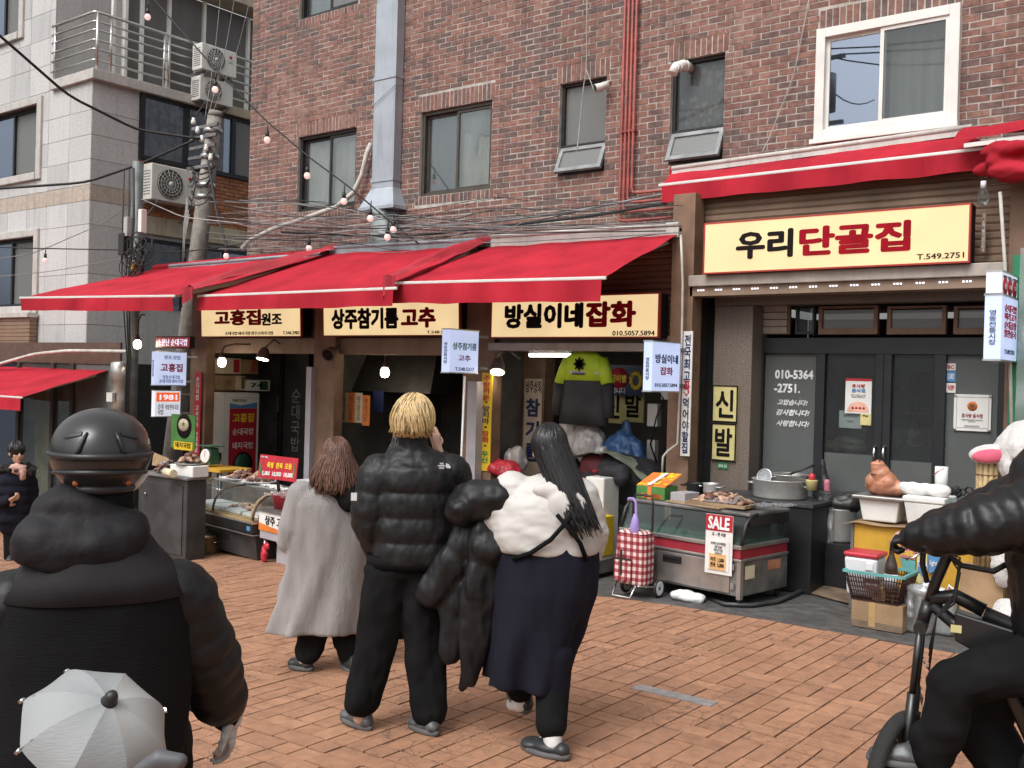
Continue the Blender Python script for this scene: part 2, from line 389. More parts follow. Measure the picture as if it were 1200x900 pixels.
# mortar bed with real openings
xs = sorted({BX0, BX1, *[h[0] for h in holes], *[h[1] for h in holes]}); zs = sorted({BZ0, BZ1, *[h[2] for h in holes], *[h[3] for h in holes]})
mb = MB(); inh = lambda x, z: any(h[0] < x < h[1] and h[2] < z < h[3] for h in holes)
YM = YB+.004
for i in range(len(xs)-1):
    for j in range(len(zs)-1):
        if not inh((xs[i]+xs[i+1])/2, (zs[j]+zs[j+1])/2):
            a, b, c, d = xs[i], xs[i+1], zs[j], zs[j+1]
            mb.add([(a, YM, c), (b, YM, c), (b, YM, d), (a, YM, d)], [(0, 1, 2, 3)])
for a, b, c, d in holes:
    for q in ([(a, c), (a, d)], [(b, d), (b, c)], [(a, d), (b, d)], [(b, c), (a, c)]):
        (x0, z0), (x1, z1) = q; mb.add([(x0, YM, z0), (x1, YM, z1), (x1, YM+.28, z1), (x0, YM+.28, z0)], [(0, 1, 2, 3)])
mb.add([(BX0, YM, 3.36), (BX0, YM, BZ1), (BX0, YM+6, BZ1), (BX0, YM+6, 3.36)], [(0, 1, 2, 3)])
mb.add([(BX1, YM, 0), (BX1, YM, BZ1), (BX1, YM+6, BZ1), (BX1, YM+6, 0)], [(3, 2, 1, 0)])
mb.add([(BX0, YM, BZ1), (BX1, YM, BZ1), (BX1, YM+6, BZ1), (BX0, YM+6, BZ1)], [(0, 1, 2, 3)])
mb.add([(BX0, YM+.9, BZ0-.1), (BX1, YM+.9, BZ0-.1), (BX1, YM+.9, BZ1), (BX0, YM+.9, BZ1)], [(0, 1, 2, 3)])
wall = mb.build('wall', ['mortar'], bb)
CRS, BL, JT = .067, .2, .0125
rb = random.Random(11)
bricks = []          # x0,x1,z0,z1
LH = .205
zones = []           # soldier lintels and rowlock sills that interrupt the courses
for k, (a, b, c, d) in OPEN.items():
    zones.append((a-.04 if k != 'w5' else a, b+.04 if k != 'w5' else b, d, d+LH, 'v'))
    if k in ('w2', 'w6', 'w1'): zones.append((a-.06, b+.06, c-.11, c, 'v'))
blk = [tuple(h) for h in holes]+[z[:4] for z in zones]
z = BZ0; row = 0
while z < BZ1:
    off = (row % 2)*BL/2; x = BX0-off
    cuts = [(a, b) for a, b, c, d in blk if c < z+CRS*.55 < d]
    while x < BX1:
        a, b = max(x, BX0)+JT/2, min(x+BL, BX1)-JT/2
        segs = [(a, b)]
        for c, d in cuts:
            ns = []
            for s0, s1 in segs:
                if d <= s0 or c >= s1: ns.append((s0, s1)); continue
                if c-s0 > .02: ns.append((s0, c-.004))
                if s1-d > .02: ns.append((d+.004, s1))
            segs = ns
        for s0, s1 in segs:
            if s1-s0 > .018: bricks.append((s0, s1, z+JT/2, z+CRS-JT/2))
        x += BL
    z += CRS; row += 1
for a, b, c, d, _k in zones:
    n = max(1, round((b-a)/.068)); st = (b-a)/n
    for i in range(n): bricks.append((a+i*st+.007, a+(i+1)*st-.007, c+.005, d-.006))
def bsz(t): q = proj(((t[0]+t[1])/2, YB, (t[2]+t[3])/2)); return (t[1]-t[0])*(t[3]-t[2])/q[2]**2*(1 if -20 < q[0] < 1220 and -15 < q[1] < 300 else 0)
order = sorted(range(len(bricks)), key=lambda i: -bsz(bricks[i])); big = set(order[:290])
def bmat(t):
    x, z = (t[0]+t[1])/2, (t[2]+t[3])/2
    n = nz3((x*.5, 0, z*.8))+nz3((x*2.2, 5, z*2.2))*.6
    r = rb.random()+n*.5
    return 5 if r < .08 else 3 if r < .26 else 2 if r < .5 else 0 if r < .78 else 1 if r < .97 else 4
unit = []
for i in range(6):
    me = bpy.data.meshes.new('brick'); u = MB().bx(-.5, .5, 0, 1, -.5, .5)
    me.from_pydata(u.v, [], u.f); me.materials.append(MATS['brick_%d' % i]); unit.append(me)
mb = MB()
I = wm(bb).inverted()
for k, t in enumerate(bricks):
    y = YB+rb.uniform(-.003, .003); mi = bmat(t)
    j0, j1, j2, j3 = [rb.uniform(-.0022, .0022) for _ in range(4)]
    t = (t[0]+j0, t[1]+j1, t[2]+j2, t[3]+j3)
    if k in big:
        o = bpy.data.objects.new('brick', unit[mi]); COL.objects.link(o); o.parent = bb
        o.location = I @ Vector(((t[0]+t[1])/2, y, (t[2]+t[3])/2)); o.scale = (t[1]-t[0], .05, t[3]-t[2])
    else: mb.bx(t[0], t[1], y, y+.05, t[2], t[3], mi)
mb.build('brickwork', ['brick_%d' % i for i in range(6)], bb, kind='stuff')
# corner return of the building to the alley
mb = MB(); z = 3.36; row = 0
while z < 8.1:
    y = YB+.02-(row % 2)*.1
    while y < YB+3.5:
        mb.bx(BX0-.006, BX0+.03, max(y, YB+.004)+.005, y+BL-.005, z+.005, z+CRS-.005, rb.choice([0, 1, 2, 2, 3, 4])); y += BL
    z += CRS; row += 1
mb.build('side_brickwork', ['brick_%d' % i for i in range(6)], bb, kind='stuff')
# ---------------- windows
def window_unit(k, fm, panes, fw=.045, sash=True, y=.1, split=.5):
    a, b, c, d = OPEN[k]; Y0 = YB+y
    fr = MB(); 
    for q in ((a, a+fw, c, d), (b-fw, b, c, d), (a+fw, b-fw, c, c+fw), (a+fw, b-fw, d-fw, d)): fr.bx(q[0], q[1], Y0-.05, Y0+.05, q[2], q[3])
    wn_ = fr.build('window', fm, bb, bev=.004)
    m = a+(b-a)*split
    for i, (s0, s1) in enumerate(((a+fw, m+.02), (m-.02, b-fw))):
        yy = Y0+(.018 if i == 0 else -.018); sf = MB(); t = .035 if sash else .02
        for q in ((s0, s0+t, c+fw, d-fw), (s1-t, s1, c+fw, d-fw), (s0+t, s1-t, c+fw, c+fw+t), (s0+t, s1-t, d-fw-t, d-fw)): sf.bx(q[0], q[1], yy-.014, yy+.014, q[2], q[3])
        sf.build('sash', fm, wn_)
        MB().bx(s0+t, s1-t, yy-.003, yy+.003, c+fw+t, d-fw-t).build('pane', panes[i], wn_)
    return wn_, (a, b, c, d)
def backing(wn_, a, b, c, d, m, y=.16, name='blind'):
    MB().grid(lambda u, v: (a+(b-a)*u, YB+y+.012*math.sin(u*(b-a)*38)+.006*math.sin(u*91), c+(d-c)*v), 40, 2).build(name, m, wn_)
w1, r = window_unit('w1', 'bronze_dark', ('pane_glass', 'pane_glass'), split=.52); backing(w1, *r, 'paper_pale')
w2, r = window_unit('w2', 'bronze', ('pane_glass', 'pane_glass'), split=.5); a, b, c, d = r
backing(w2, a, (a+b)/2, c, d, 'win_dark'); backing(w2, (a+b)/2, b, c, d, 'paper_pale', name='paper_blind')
MB().prism([(a+.52, d-.06), (b-.06, d-.06), (b-.06, d-.42), (b-.30, d-.36), (b-.36, d-.62), (b-.44, d-.33), (a+.56, d-.25)], .0, .003, Frame((0, YB+.14, 0), (1, 0, 0), (0, 0, 1))).build('torn_film', 'curtain_grey', w2)
w6, r = window_unit('w6', 'bronze_dark', ('pane_glass', 'pane_frost')); backing(w6, *r, 'curtain_grey')
# white sliding window
wf, r = window_unit('w5', 'white_frame', ('pane_mirror', 'pane_glass'), fw=.09, y=-.02, split=.48); a, b, c, d = r
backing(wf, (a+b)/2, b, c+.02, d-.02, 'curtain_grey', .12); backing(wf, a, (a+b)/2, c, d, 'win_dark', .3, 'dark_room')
MB().bx(a-.02, b+.02, YB-.13, YB-.05, c-.05, c-.004).build('sill', 'white_frame', wf, bev=.006)
# two narrow toilet windows with hopper vents
pm('hopper', (.25, .26, .265), .5, .3, var=.25, vs=8, dirt=.4)
pm('floral_dark', (.035, .033, .032), .8); pm('floral_tan', (.20, .165, .135), .85, var=.3)
for k in ('w3', 'w4'):
    a, b, c, d = OPEN[k]; fr = MB(); fw = .035; zm = c+(d-c)*.32
    for q in ((a, a+fw, c, d), (b-fw, b, c, d), (a+fw, b-fw, c, c+fw), (a+fw, b-fw, d-fw, d), (a+fw, b-fw, zm-.02, zm+.02)): fr.bx(q[0], q[1], YB+.06, YB+.14, q[2], q[3])
    wn_ = fr.build('window', 'bronze_dark', bb)
    MB().bx(a+fw, b-fw, YB+.10, YB+.106, zm+.02, d-fw).build('pane', 'pane_frost' if k == 'w3' else 'pane_glass', wn_)
    if k == 'w3': backing(wn_, a, b, zm, d, 'curtain_grey', .18)
    else:
        MB().bx(a, b, YB+.15, YB+.16, zm, d).build('screen', 'floral_dark', wn_)
        fl = MB(); rf = random.Random(5)
        for i in range(30):
            x, zz = rf.uniform(a+.06, b-.06), rf.uniform(zm+.05, d-.07); n = rf.randint(6, 9); r0 = rf.uniform(.018, .042)
            fl.prism([(x+r0*(1+.25*rf.random())*math.cos(t*6.283/n), zz+r0*1.25*(1+.25*rf.random())*math.sin(t*6.283/n)) for t in range(n)], 0, .002, Frame((0, YB+.148, 0), (1, 0, 0), (0, 0, 1)))
        for i in range(9):
            x = a+.06+i*(b-a-.1)/9; fl.tube([(x, YB+.147, zm+.02), (x+.02, YB+.147, zm+.2), (x-.01, YB+.147, d-.2)], .004, 4)
        fl.build('flower_print', 'floral_tan', wn_)
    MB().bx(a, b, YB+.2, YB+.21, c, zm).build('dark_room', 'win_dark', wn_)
    # hopper tilted open
    th = R_(24); hz = zm-c-.02; F = Frame((a+.005, YB+.06-math.sin(th)*hz, zm-.02-math.cos(th)*hz), (1, 0, 0), (0, math.sin(th), math.cos(th))); W = b-a-.01
    hp = MB(); 
    for q in ((0, .05, 0, hz), (W-.05, W, 0, hz), (.05, W-.05, 0, .05), (.05, W-.05, hz-.05, hz)): hp.fb(F, *q, -.02, .02)
    h = hp.build('hopper_sash', 'hopper', wn_, bev=.004); MB().fb(F, .05, W-.05, .05, hz-.05, -.004, .004).build('pane', 'pane_frost', h)
# flashing under the brickwork
# ---------------- services fixed to the wall, each a thing of its own
def vduct():
    a = PY(441, 0, YB); X0 = PY(436, 215, YB-.14).x; X1 = PY(461, 213, YB-.14).x; Z1 = 8.2; Zb = PY(450, 216, YB-.3).z
    t = thing('ventilation_duct', 'tall square grey sheet metal duct running up the brick wall', 'duct', (X0, YB, Zb))
    y0, y1 = YB-.15, YB-.005
    d = MB(); z0 = Zb
    for z1 in (Zb+.55+.9, Zb+3.1, 8.2):
        d.bx(X0, X1, y0, y1, z0, z1-.004); z0 = z1
    d.build('duct_body', 'zinc', t, bev=.006)
    e = .035; zc = Zb
    for z1 in (Zb+.1, Zb+1.45, Zb+3.1): MB().bx(X0-.012, X1+.012, y0-.012, y1, z1-.02, z1+.02).build('joint_flange', 'zinc', t)
    h = MB(); h.hexa([(X0-.12, y0-.1, Zb-.26), (X1+.12, y0-.1, Zb-.26), (X1+.12, y1, Zb-.26), (X0-.12, y1, Zb-.26), (X0, y0, Zb), (X1, y0, Zb), (X1, y1, Zb), (X0, y1, Zb)])
    h.bx(X0-.13, X1+.13, y0-.11, y1, Zb-.30, Zb-.26); h.build('hood', 'zinc', t)
    q = MB(); q.cyl(((X0+X1)/2, (y0+y1)/2, 2.9), ((X0+X1)/2, (y0+y1)/2, Zb-.28), .19, n=20); q.build('round_stub', 'zinc_dirty', t)
    for k, zz in enumerate((Zb+1.2, Zb+2.6)):
        MB().tube([(X0-.02, y0-.02, zz-.12), (X1+.02, y0-.02, zz+.12), (X1+.02, y1, zz+.15)], .004, 5).build('strap', 'alu_dark', t)
vduct()
pxs = [(731, 720), (735, 725), (739, 730), (743, 734)]
for i, (xt, xb) in enumerate(pxs):
    X = PY(732-1+i*4.6, 60, YB-.05).x
    t = thing('gas_pipe', ['red painted gas pipe next to the narrow toilet window, first of four', 'red painted gas pipe second from the narrow toilet window', 'red painted gas pipe third from the narrow toilet window', 'red painted gas pipe outermost of four, facing the floral window'][i], 'pipe', (X, YB, 3.5), 0, 'four red gas pipes on the brick wall')
    zb = 3.62+.1*i
    MB().tube([(X, YB-.05, 8.2), (X, YB-.05, zb+.06), (X+.02, YB-.05, zb+.01), (X+.08, YB-.05, zb), (X+1.1-.1*i, YB-.05, zb)], .0165, 8).build('pipe', 'rust_red', t)
    for zz in (4.6, 6.2, 7.4): MB().bx(X-.022, X+.022, YB-.07, YB-.001, zz, zz+.025).build('clamp', 'rust_red', t)
pm('hose_white', (.55, .53, .48), .7, var=.2, dirt=.5)
c = MB().tube([PY(435, 168, YB-.06), PY(430, 180, YB-.08), PY(424, 205, YB-.09), PY(415, 225, YB-.1), PY(395, 242, YB-.12), PY(360, 255, YB-.15), PY(320, 268, YB-.2), PY(292, 282, YB-.3), PY(283, 292, YB-.4)], .033, 10).build('drain_hose', 'hose_white')
tag(c, 'thick off white hose curving from the duct down to the awning roof', 'hose')
def dome_cam(px, py, lab):
    p = PY(px, py, YB-.12); t = thing('security_camera', lab, 'camera', p)
    MB().cyl(p+Vector((.03, .12, .08)), p+Vector((0, 0, .03)), .015, n=8).build('bracket', 'white_frame', t)
    MB().cyl(p+Vector((.04, .05, .02)), p+Vector((-.05, -.07, -.03)), .04, .043, 14).build('housing', 'white_frame', t)
    MB().cyl(p+Vector((-.05, -.07, -.03)), p+Vector((-.052, -.073, -.031)), .036, n=14).build('lens', 'bronze_dark', t)
dome_cam(706, 101, 'small white security camera beside the narrow toilet window')
p = PY(793, 82, YB-.1); t = thing('vent_elbow', 'white ribbed vent elbow poking out of the floral window', 'vent pipe', p)
MB().tube([p+Vector((.06, .2, .06)), p+Vector((.05, .04, .06)), p+Vector((.0, -.02, .03)), p+Vector((-.02, -.05, -.05))], .052, 14).build('elbow', 'white_frame', t)
e = MB()
for i in range(4): q = p+Vector((.06-.018*i, .1-.04*i, .06-.012*i)); e.tube([q, q+Vector((-.004, -.012, -.002))], .057, 14)
e.build('rib', 'white_frame', t)
# ================================================================ pale stone building across the alley
XL, YL = -17.1, 9.75
for i, c in enumerate([(.50, .49, .48), (.545, .535, .525), (.46, .452, .445)]): pm('stone_%d' % i, c, .7, var=.12, vs=30, bump=.1, bs=120, streak=.28)
pm('stone_band', (.44, .37, .31), .75, var=.15, vs=20, streak=.4); pm('stone_trim', (.50, .47, .44), .75, var=.12, vs=6, streak=.4)
pm('stone_joint', (.20, .19, .18), .9); pm('orange_brick', (.36, .15, .07), .85, var=.35, vs=18, bump=.3); pm('orange_brick2', (.30, .12, .065), .85, var=.35, vs=18, bump=.3)
pm('beige_band', (.46, .40, .30), .8, var=.15, streak=.5); pm('black_frame', (.018, .02, .024), .4, .2, var=.2)
pm('mesh_grey', (.14, .135, .135), .8, var=.15, vs=3, stretch=(1, 1, .2)); pm('steel', (.62, .60, .57), .3, .85, var=.1)
pm('ac_white', (.66, .65, .61), .5, var=.08, vs=4, streak=.25); pm('ac_dark', (.10, .10, .095), .6, var=.2); pm('logo_red', (.45, .03, .05), .5)
pm('print_grey', (.25, .25, .25), .6); pm('sb_teal', (.20, .27, .28), .5, var=.4, vs=2)
sb = thing('stone_building', 'pale grey stone clad building with a railed balcony across the alley', 'building', (XL, YL, gz(XL)))
def opL(xa, ya, xb, yb): a = PY(xa, ya, YL); b = PY(xb, yb, YL); return [a.x, b.x, a.z, b.z]
WA = opL(-40, 62, 27, -40); WB = opL(-45, 220, 47, 122); WC = opL(-45, 362, 43, 277)
zsl = PX(102, 91, XL).z; bal_x = PY(66, 60, YL).x
core = MB(); xs = sorted({-24.0, XL, bal_x, *[q for h in (WA, WB, WC) for q in h[:2]]}); zs = sorted({-1.2, 9.5, zsl, *[q for h in (WA, WB, WC) for q in h[2:]]})
hs_ = [WA, WB, WC, [bal_x, XL, zsl, 9.5]]
for i in range(len(xs)-1):
    for j in range(len(zs)-1):
        x, z = (xs[i]+xs[i+1])/2, (zs[j]+zs[j+1])/2
        if not any(h[0] < x < h[1] and h[2] < z < h[3] for h in hs_):
            core.add([(xs[i], YL, zs[j]), (xs[i+1], YL, zs[j]), (xs[i+1], YL, zs[j+1]), (xs[i], YL, zs[j+1])], [(0, 1, 2, 3)])
for a, b, c, d in (WA, WB, WC):
    for q in ([(a, c), (a, d)], [(b, d), (b, c)], [(a, d), (b, d)], [(b, c), (a, c)]):
        (x0, z0), (x1, z1) = q; core.add([(x0, YL, z0), (x1, YL, z1), (x1, YL+.2, z1), (x0, YL+.2, z0)], [(0, 1, 2, 3)])
YE = PX(162, 150, XL).y
core.add([(XL, YL, -1.2), (XL, 17, -1.2), (XL, 17, zsl), (XL, YL, zsl)], [(0, 1, 2, 3)])
core.build('wall', 'stone_joint', sb)
# cladding panels, each its own slab
rp = random.Random(4); zrow = [PX(102, y, XL).z for y in (91, 127, 156, 185, 215, 234, 262, 320, 380, 440, 500)]
z = zrow[0]; up = []
while z < 9.4: up.append((z, z+.5)); z += .5
rows = [(zrow[i+1], zrow[i], 'stone_band' if i == 4 else None) for i in range(len(zrow)-1)]+[(a, b, None) for a, b in up]
def clad(F, a0, a1, lst, width, hl, stag=0):
    a = a0; k = 0
    for zb, zt, mm in lst:
        xs_ = []; x = a1
        while x > a0+.05: xs_.append((max(a0, x-width), x)); x -= width
        for s0, s1 in xs_:
            segs = [(s0, s1, zb, zt)]
            for h in hl:
                ns = []
                for q in segs:
                    if q[1] <= h[0]+.01 or q[0] >= h[1]-.01 or q[3] <= h[2]+.01 or q[2] >= h[3]-.01: ns.append(q); continue
                    if q[0] < h[0]-.03: ns.append((q[0], h[0], q[2], q[3]))
                    if q[1] > h[1]+.03: ns.append((h[1], q[1], q[2], q[3]))
                    m0, m1 = max(q[0], h[0]), min(q[1], h[1])
                    if q[2] < h[2]-.03: ns.append((m0, m1, q[2], h[2]))
                    if q[3] > h[3]+.03: ns.append((m0, m1, h[3], q[3]))
                segs = ns
            for q in segs:
                MB().fb(F, q[0]+.004, q[1]-.004, q[2]+.004, q[3]-.004, -.004, .02+rp.uniform(0, .003)).build('stone_panel', mm or 'stone_%d' % rp.choice([0, 0, 1, 1, 2]), sb)
clad(Frame((0, YL, 0), (1, 0, 0), (0, 0, 1)), -22.5, XL+.02, rows, .74, hs_)
clad(Frame((XL, 0, 0), (0, 1, 0), (0, 0, 1)), YL-.015, YE, [r for r in rows if r[1] <= zsl+.01], YE-YL+.015, [])
# front windows
def lwin(h, trim=True):
    a, b, c, d = h; fr = MB(); fw = .06
    for q in ((a, a+fw, c, d), (b-fw, b, c, d), (a+fw, b-fw, c, c+fw), (a+fw, b-fw, d-fw, d)): fr.bx(q[0], q[1], YL+.08, YL+.16, q[2], q[3])
    m = b-(b-a)*.36; fr.bx(m-.03, m+.03, YL+.075, YL+.155, c+fw, d-fw)
    wn_ = fr.build('window', 'black_frame', sb)
    MB().bx(a+fw, m-.03, YL+.1, YL+.106, c+fw, d-fw).build('pane', 'pane_mirror', wn_); MB().bx(m+.03, b-fw, YL+.12, YL+.126, c+fw, d-fw).build('pane', 'pane_frost', wn_)
    MB().bx(a, b, YL+.17, YL+.18, c, d).build('dark_room', 'sb_teal', wn_)
    if trim:
        t = MB(); t.bx(b, b+.16, YL-.07, YL+.05, c-.14, d+.14); t.bx(a, b, YL-.07, YL+.05, d, d+.14); t.bx(a, b, YL-.09, YL+.05, c-.14, c); t.build('window_surround', 'stone_trim', wn_, bev=.012)
for h in (WA, WB, WC): lwin(h)
# balcony recess at the corner: slab edge, back wall of dark sliding windows, rails
yb1 = PX(290, 120, XL).y+.6
MB().bx(bal_x-.02, XL+.16, YL-.10, YL+2.4, zsl-.02, zsl+.16).build('balcony_slab', 'stone_trim', sb, bev=.01)
MB().bx(XL-.6, XL+.16, YL+2.4, 15.5, zsl-.02, zsl+.16).build('balcony_slab', 'beige_band', sb, bev=.01)
MB().bx(bal_x-.02, bal_x, YL, YL+1.4, zsl+.16, 9.5).bx(bal_x, XL-.9, YL+1.3, YL+1.4, zsl+.16, 9.5).build('balcony_wall', 'stone_0', sb)
ps = [PX(x, 60, XL-.5).y for x in (118, 132, 197, 238, 243, 290)]
gl = MB().bx(XL-.55, XL-.53, YL+.9, 16, zsl+.16, 9.2).build('balcony_glazing', 'mesh_grey', sb)
f = MB()
for y in (YL+.9, ps[1], (ps[1]+ps[2])/2, ps[2], ps[3], ps[5]): f.bx(XL-.53, XL-.46, y-.03, y+.03, zsl+.16, 9.2)
f.build('glazing_post', 'white_frame', gl)
MB().bx(XL-.7, XL-.1, YL+.9, 16, zsl+2.35, zsl+2.6).build('balcony_lintel', 'beige_band', sb)
zr = [PX(98, y, XL+.1).z for y in (66, 53, 42, 30, 20, 9)]
rails = MB(); x1 = XL+.1; y0 = YL-.05; x0 = PY(62, 25, YL-.05).x
for i, z in enumerate(zr):
    rl = MB(); rl.tube([(x0, y0, z), (x1-.05, y0, z), (x1-.015, y0+.015, z), (x1, y0+.05, z), (x1, 16, z)], .028 if i == 5 else .02, 8)
    rl.build('rail', 'steel', sb)
for y in [y0+.05]+[PX(x, 90, x1).y for x in (129, 192, 197, 228, 262)]:
    MB().cyl((x1, y, zsl+.16), (x1, y, zr[-1]), .026, n=10).build('rail_post', 'steel', sb)
MB().cyl((x0+.1, y0, zsl+.16), (x0+.1, y0, zr[-1]), .02, n=10).build('rail_post', 'steel', sb)
# right flank: window band, orange brick, beige string course, lower windows
def flank(nm, m, ya, yb, za, zb, d=.02): return MB().bx(XL, XL+d, ya, yb, za, zb).build(nm, m, sb)
zt = PX(165, 108, XL).z; zb_ = PX(165, 187, XL).z
MB().bx(XL, XL+.012, YE, 17, -1.2, zsl-.02).build('flank_wall', 'stone_2', sb)
wn_ = MB()
yy = [YE+.05]+[PX(x, 150, XL).y for x in (217, 272, 300)]
for y in yy: wn_.bx(XL+.012, XL+.07, y-.045, y+.045, zb_, zt)
wn_.bx(XL+.012, XL+.068, yy[0]+.045, yy[-1]-.045, zt-.08, zt); wn_.bx(XL+.012, XL+.068, yy[0]+.045, yy[-1]-.045, zb_, zb_+.08)
wn_ = wn_.build('window', 'black_frame', sb)
for i in range(3): MB().bx(XL+.02, XL+.03, yy[i]+.045, yy[i+1]-.045, zb_+.08, zt-.08).build('pane', 'pane_mirror' if i < 2 else 'pane_frost', wn_)
MB().bx(XL+.013, XL+.016, yy[0], yy[-1], zb_, zt).build('dark_room', 'black_frame', wn_)
z0o = PX(230, 262, XL).z; ob = MB(); z = z0o; rw = 0
while z < zb_-.07:
    y = YE+.05-(rw % 2)*.11
    while y < 16.5: ob.bx(XL+.012, XL+.032, max(y, YE)+.006, y+.214, z+.006, z+.066, rp.randrange(2)); y += .22
    z += .072; rw += 1
ob.build('orange_brickwork', ['orange_brick', 'orange_brick2'], sb, kind='stuff')
MB().bx(XL+.012, XL+.07, YE, 16.8, z0o-.34, z0o-.01).build('string_course', 'beige_band', sb, bev=.008)
wn_ = MB(); zc = z0o-.42
for x in (165, 214, 262, 300): y = PX(x, 300, XL).y; wn_.bx(XL+.012, XL+.06, y-.04, y+.04, zc-1.3, zc)
wn_.bx(XL+.012, XL+.062, YE, 16, zc-.07, zc); wn_ = wn_.build('window', 'black_frame', sb)
MB().bx(XL+.013, XL+.022, YE+.02, 16, zc-1.3, zc).build('pane', 'pane_mirror', wn_)
# ---------------- air conditioner outdoor units
def aircon(name_lab, px, py, X, wd, hh, logo=True, group='air conditioner outdoor units on the stone building'):
    p = PX(px, py, X); t = thing('air_conditioner', name_lab, 'air conditioner', p, 0, group)
    F = Frame(p, (0, 1, 0), (0, 0, 1))     # faces +X
    MB().fb(F, 0, wd, 0, hh, -.30, 0).build('casing', 'ac_white', t, bev=.015)
    c = (wd*.40, hh*.5); r = hh*.42; g = MB()
    g.lathe((0, 0, 0), [(r, 0), (r, .012), (r*.96, .018), (r*.96, .004)], 28, X=F.mat() @ Matrix.Translation((c[0], c[1], 0)))
    g.build('fan_opening', 'ac_dark', t)
    gr = MB(); Xm = F.mat() @ Matrix.Translation((c[0], c[1], .02))
    for k in range(16):
        a = k*math.pi/8; gr.tube([Xm @ Vector((r*.16*math.cos(a), r*.16*math.sin(a), 0)), Xm @ Vector((r*.95*math.cos(a+.25), r*.95*math.sin(a+.25), 0))], .004, 4)
    for q in (.35, .55, .75, .95): gr.tube([Xm @ Vector((r*q*math.cos(k*math.pi/12), r*q*math.sin(k*math.pi/12), 0)) for k in range(25)], .004, 4, cap=False)
    gr.lathe((0, 0, 0), [(r*.17, -.01), (r*.17, .012), (.01, .016)], 14, X=Xm)
    gr.build('fan_grille', 'ac_white', t)
    sl_ = MB()
    for k in range(9): sl_.bx(-.25, -.04, -.004, .004, hh*.15+k*hh*.08, hh*.15+k*hh*.08+.012, X=Matrix.Translation(p))
    sl_.build('side_louver', 'ac_dark', t)
    for y in (.12, wd-.12):
        bk = MB(); bk.fb(F, y-.015, y+.015, -.04, -.003, -.5, .03); bk.bar(F.pt(y, -.04, .02), F.pt(y, -.35, -.45), .02, .02); bk.build('bracket', 'alu_dark', t)
    if logo:
        lg = MB().lathe((0, 0, 0), [(.035, 0), (.035, .004), (.01, .005)], 16, X=F.mat() @ Matrix.Translation((wd*.82, hh*.75, 0))); lg.build('logo', 'logo_red', t)
        text(t, 'LG', F, wd*.82, hh*.56, .09, .05, 'print_grey', .02, name='logo_lettering')
    return t
aircon('large outdoor unit low on the stone wall above the awning roof', 177, 233, XL+.45, .98, .66)
aircon('upper outdoor unit hung outside the balcony rails', 236, 80, XL+.5, .80, .50)
aircon('lower outdoor unit under the one hung outside the balcony rails', 234, 116, XL+.42, .76, .46, False)
# ---------------- alley: poles, flue, meter boxes
pm('pole_concrete', (.30, .28, .25), .9, var=.25, vs=12, bump=.3, streak=.5); pm('pole_steel', (.20, .21, .21), .5, .5, var=.3, streak=.4)
pm('flue', (.55, .55, .53), .38, .75, var=.15, streak=.3); pm('cable_black', (.014, .014, .015), .6); pm('cable_grey', (.22, .22, .22), .6, var=.3); pm('cable_white', (.36, .35, .33), .6)
pm('box_grey', (.42, .42, .40), .5, var=.15, streak=.3); pm('plastic_black', (.02, .02, .02), .45); pm('amber', (.6, .32, .03), .4)
a = PY(231, 303, 10.2); b = PY(252, 136, 10.2)
d = (b-a); gr0 = a-d*((a.z-gz(a.x))/d.z)
t = thing('utility_pole', 'leaning concrete utility pole strung with wires beside the brick corner', 'utility pole', gr0)
MB().tube([gr0, a, b], [.165, .145, .12], 16).build('pole', 'pole_concrete', t)
MB().cyl(b, b+d.normalized()*.09, .125, .10, 16).build('pole_cap', 'pole_concrete', t)
for k in (.12, .30, .5, .58): q = b-d*k; MB().cyl(q, q+Vector((0, 0, .07)), .15, n=16).build('clamp', 'alu', t)
ins = MB()
for k in range(5):
    q = b-d*(.08+.07*k); s = -1 if k % 2 else 1
    ins.bar(q+Vector((-.4, -.12, 0)), q+Vector((.28, -.12, 0)), .04, .05)
ins.build('cross_arm', 'alu_dark', t)
for k in range(5):
    q = b-d*(.06+.07*k)+Vector((-.36+.15*k, -.14, .05)); MB().lathe(q, [(.02, -.03), (.04, -.02), (.04, .03), (.025, .05), (.03, .08)], 10).build('insulator', 'white_frame', t)
wv = MB(); rw_ = random.Random(9)
for k in range(9):
    z0_ = b.z-.5-rw_.random()*.9; q = b-d*((b.z-z0_)/d.z*1.0); r0 = .16+.1*rw_.random()
    wv.tube([q+Vector((r0*math.cos(i*.5)*(1+.2*rw_.random()), -r0*abs(math.sin(i*.5))-.05, -.12*math.sin(i*.9)-.02*i)) for i in range(9)], .009, 5)
wv.build('wire_loop', 'cable_black', t)
wv = MB()
for k in range(5): q = b-d*(.62+.03*k); wv.tube([q+Vector((.03*k-.18, -.2, .1)), q+Vector((-.22+.02*k, -.22, -.35)), q+Vector((-.27+.03*k, -.2, -1.0+.1*k))], .007, 5)
wv.build('tied_wire', 'cable_white', t)
a = PY(161, 195, 9.0); b = PY(154, 560, 9.0); gp_ = Vector((a.x, 9.0, gz(a.x)))
t = thing('steel_pole', 'dark steel pole carrying meter boxes and coiled cable at the alley mouth', 'pole', gp_)
MB().cyl((a.x, 9.0, gp_.z), (a.x+.02, 9.0, PY(161, 190, 9.0).z), .085, n=14).build('pole', 'pole_steel', t)
def box_on(px, py, w_, h_, dd, m, nm): p = PY(px, py, 8.9); MB().bx(p.x, p.x+w_, 8.9-dd, 8.9, p.z, p.z+h_).build(nm, m, t, bev=.01)
box_on(151, 278, .10, .30, .1, 'box_grey', 'meter_box'); box_on(168, 274, .09, .36, .1, 'white_frame', 'junction_box'); box_on(146, 300, .15, .34, .12, 'plastic_black', 'loudspeaker')
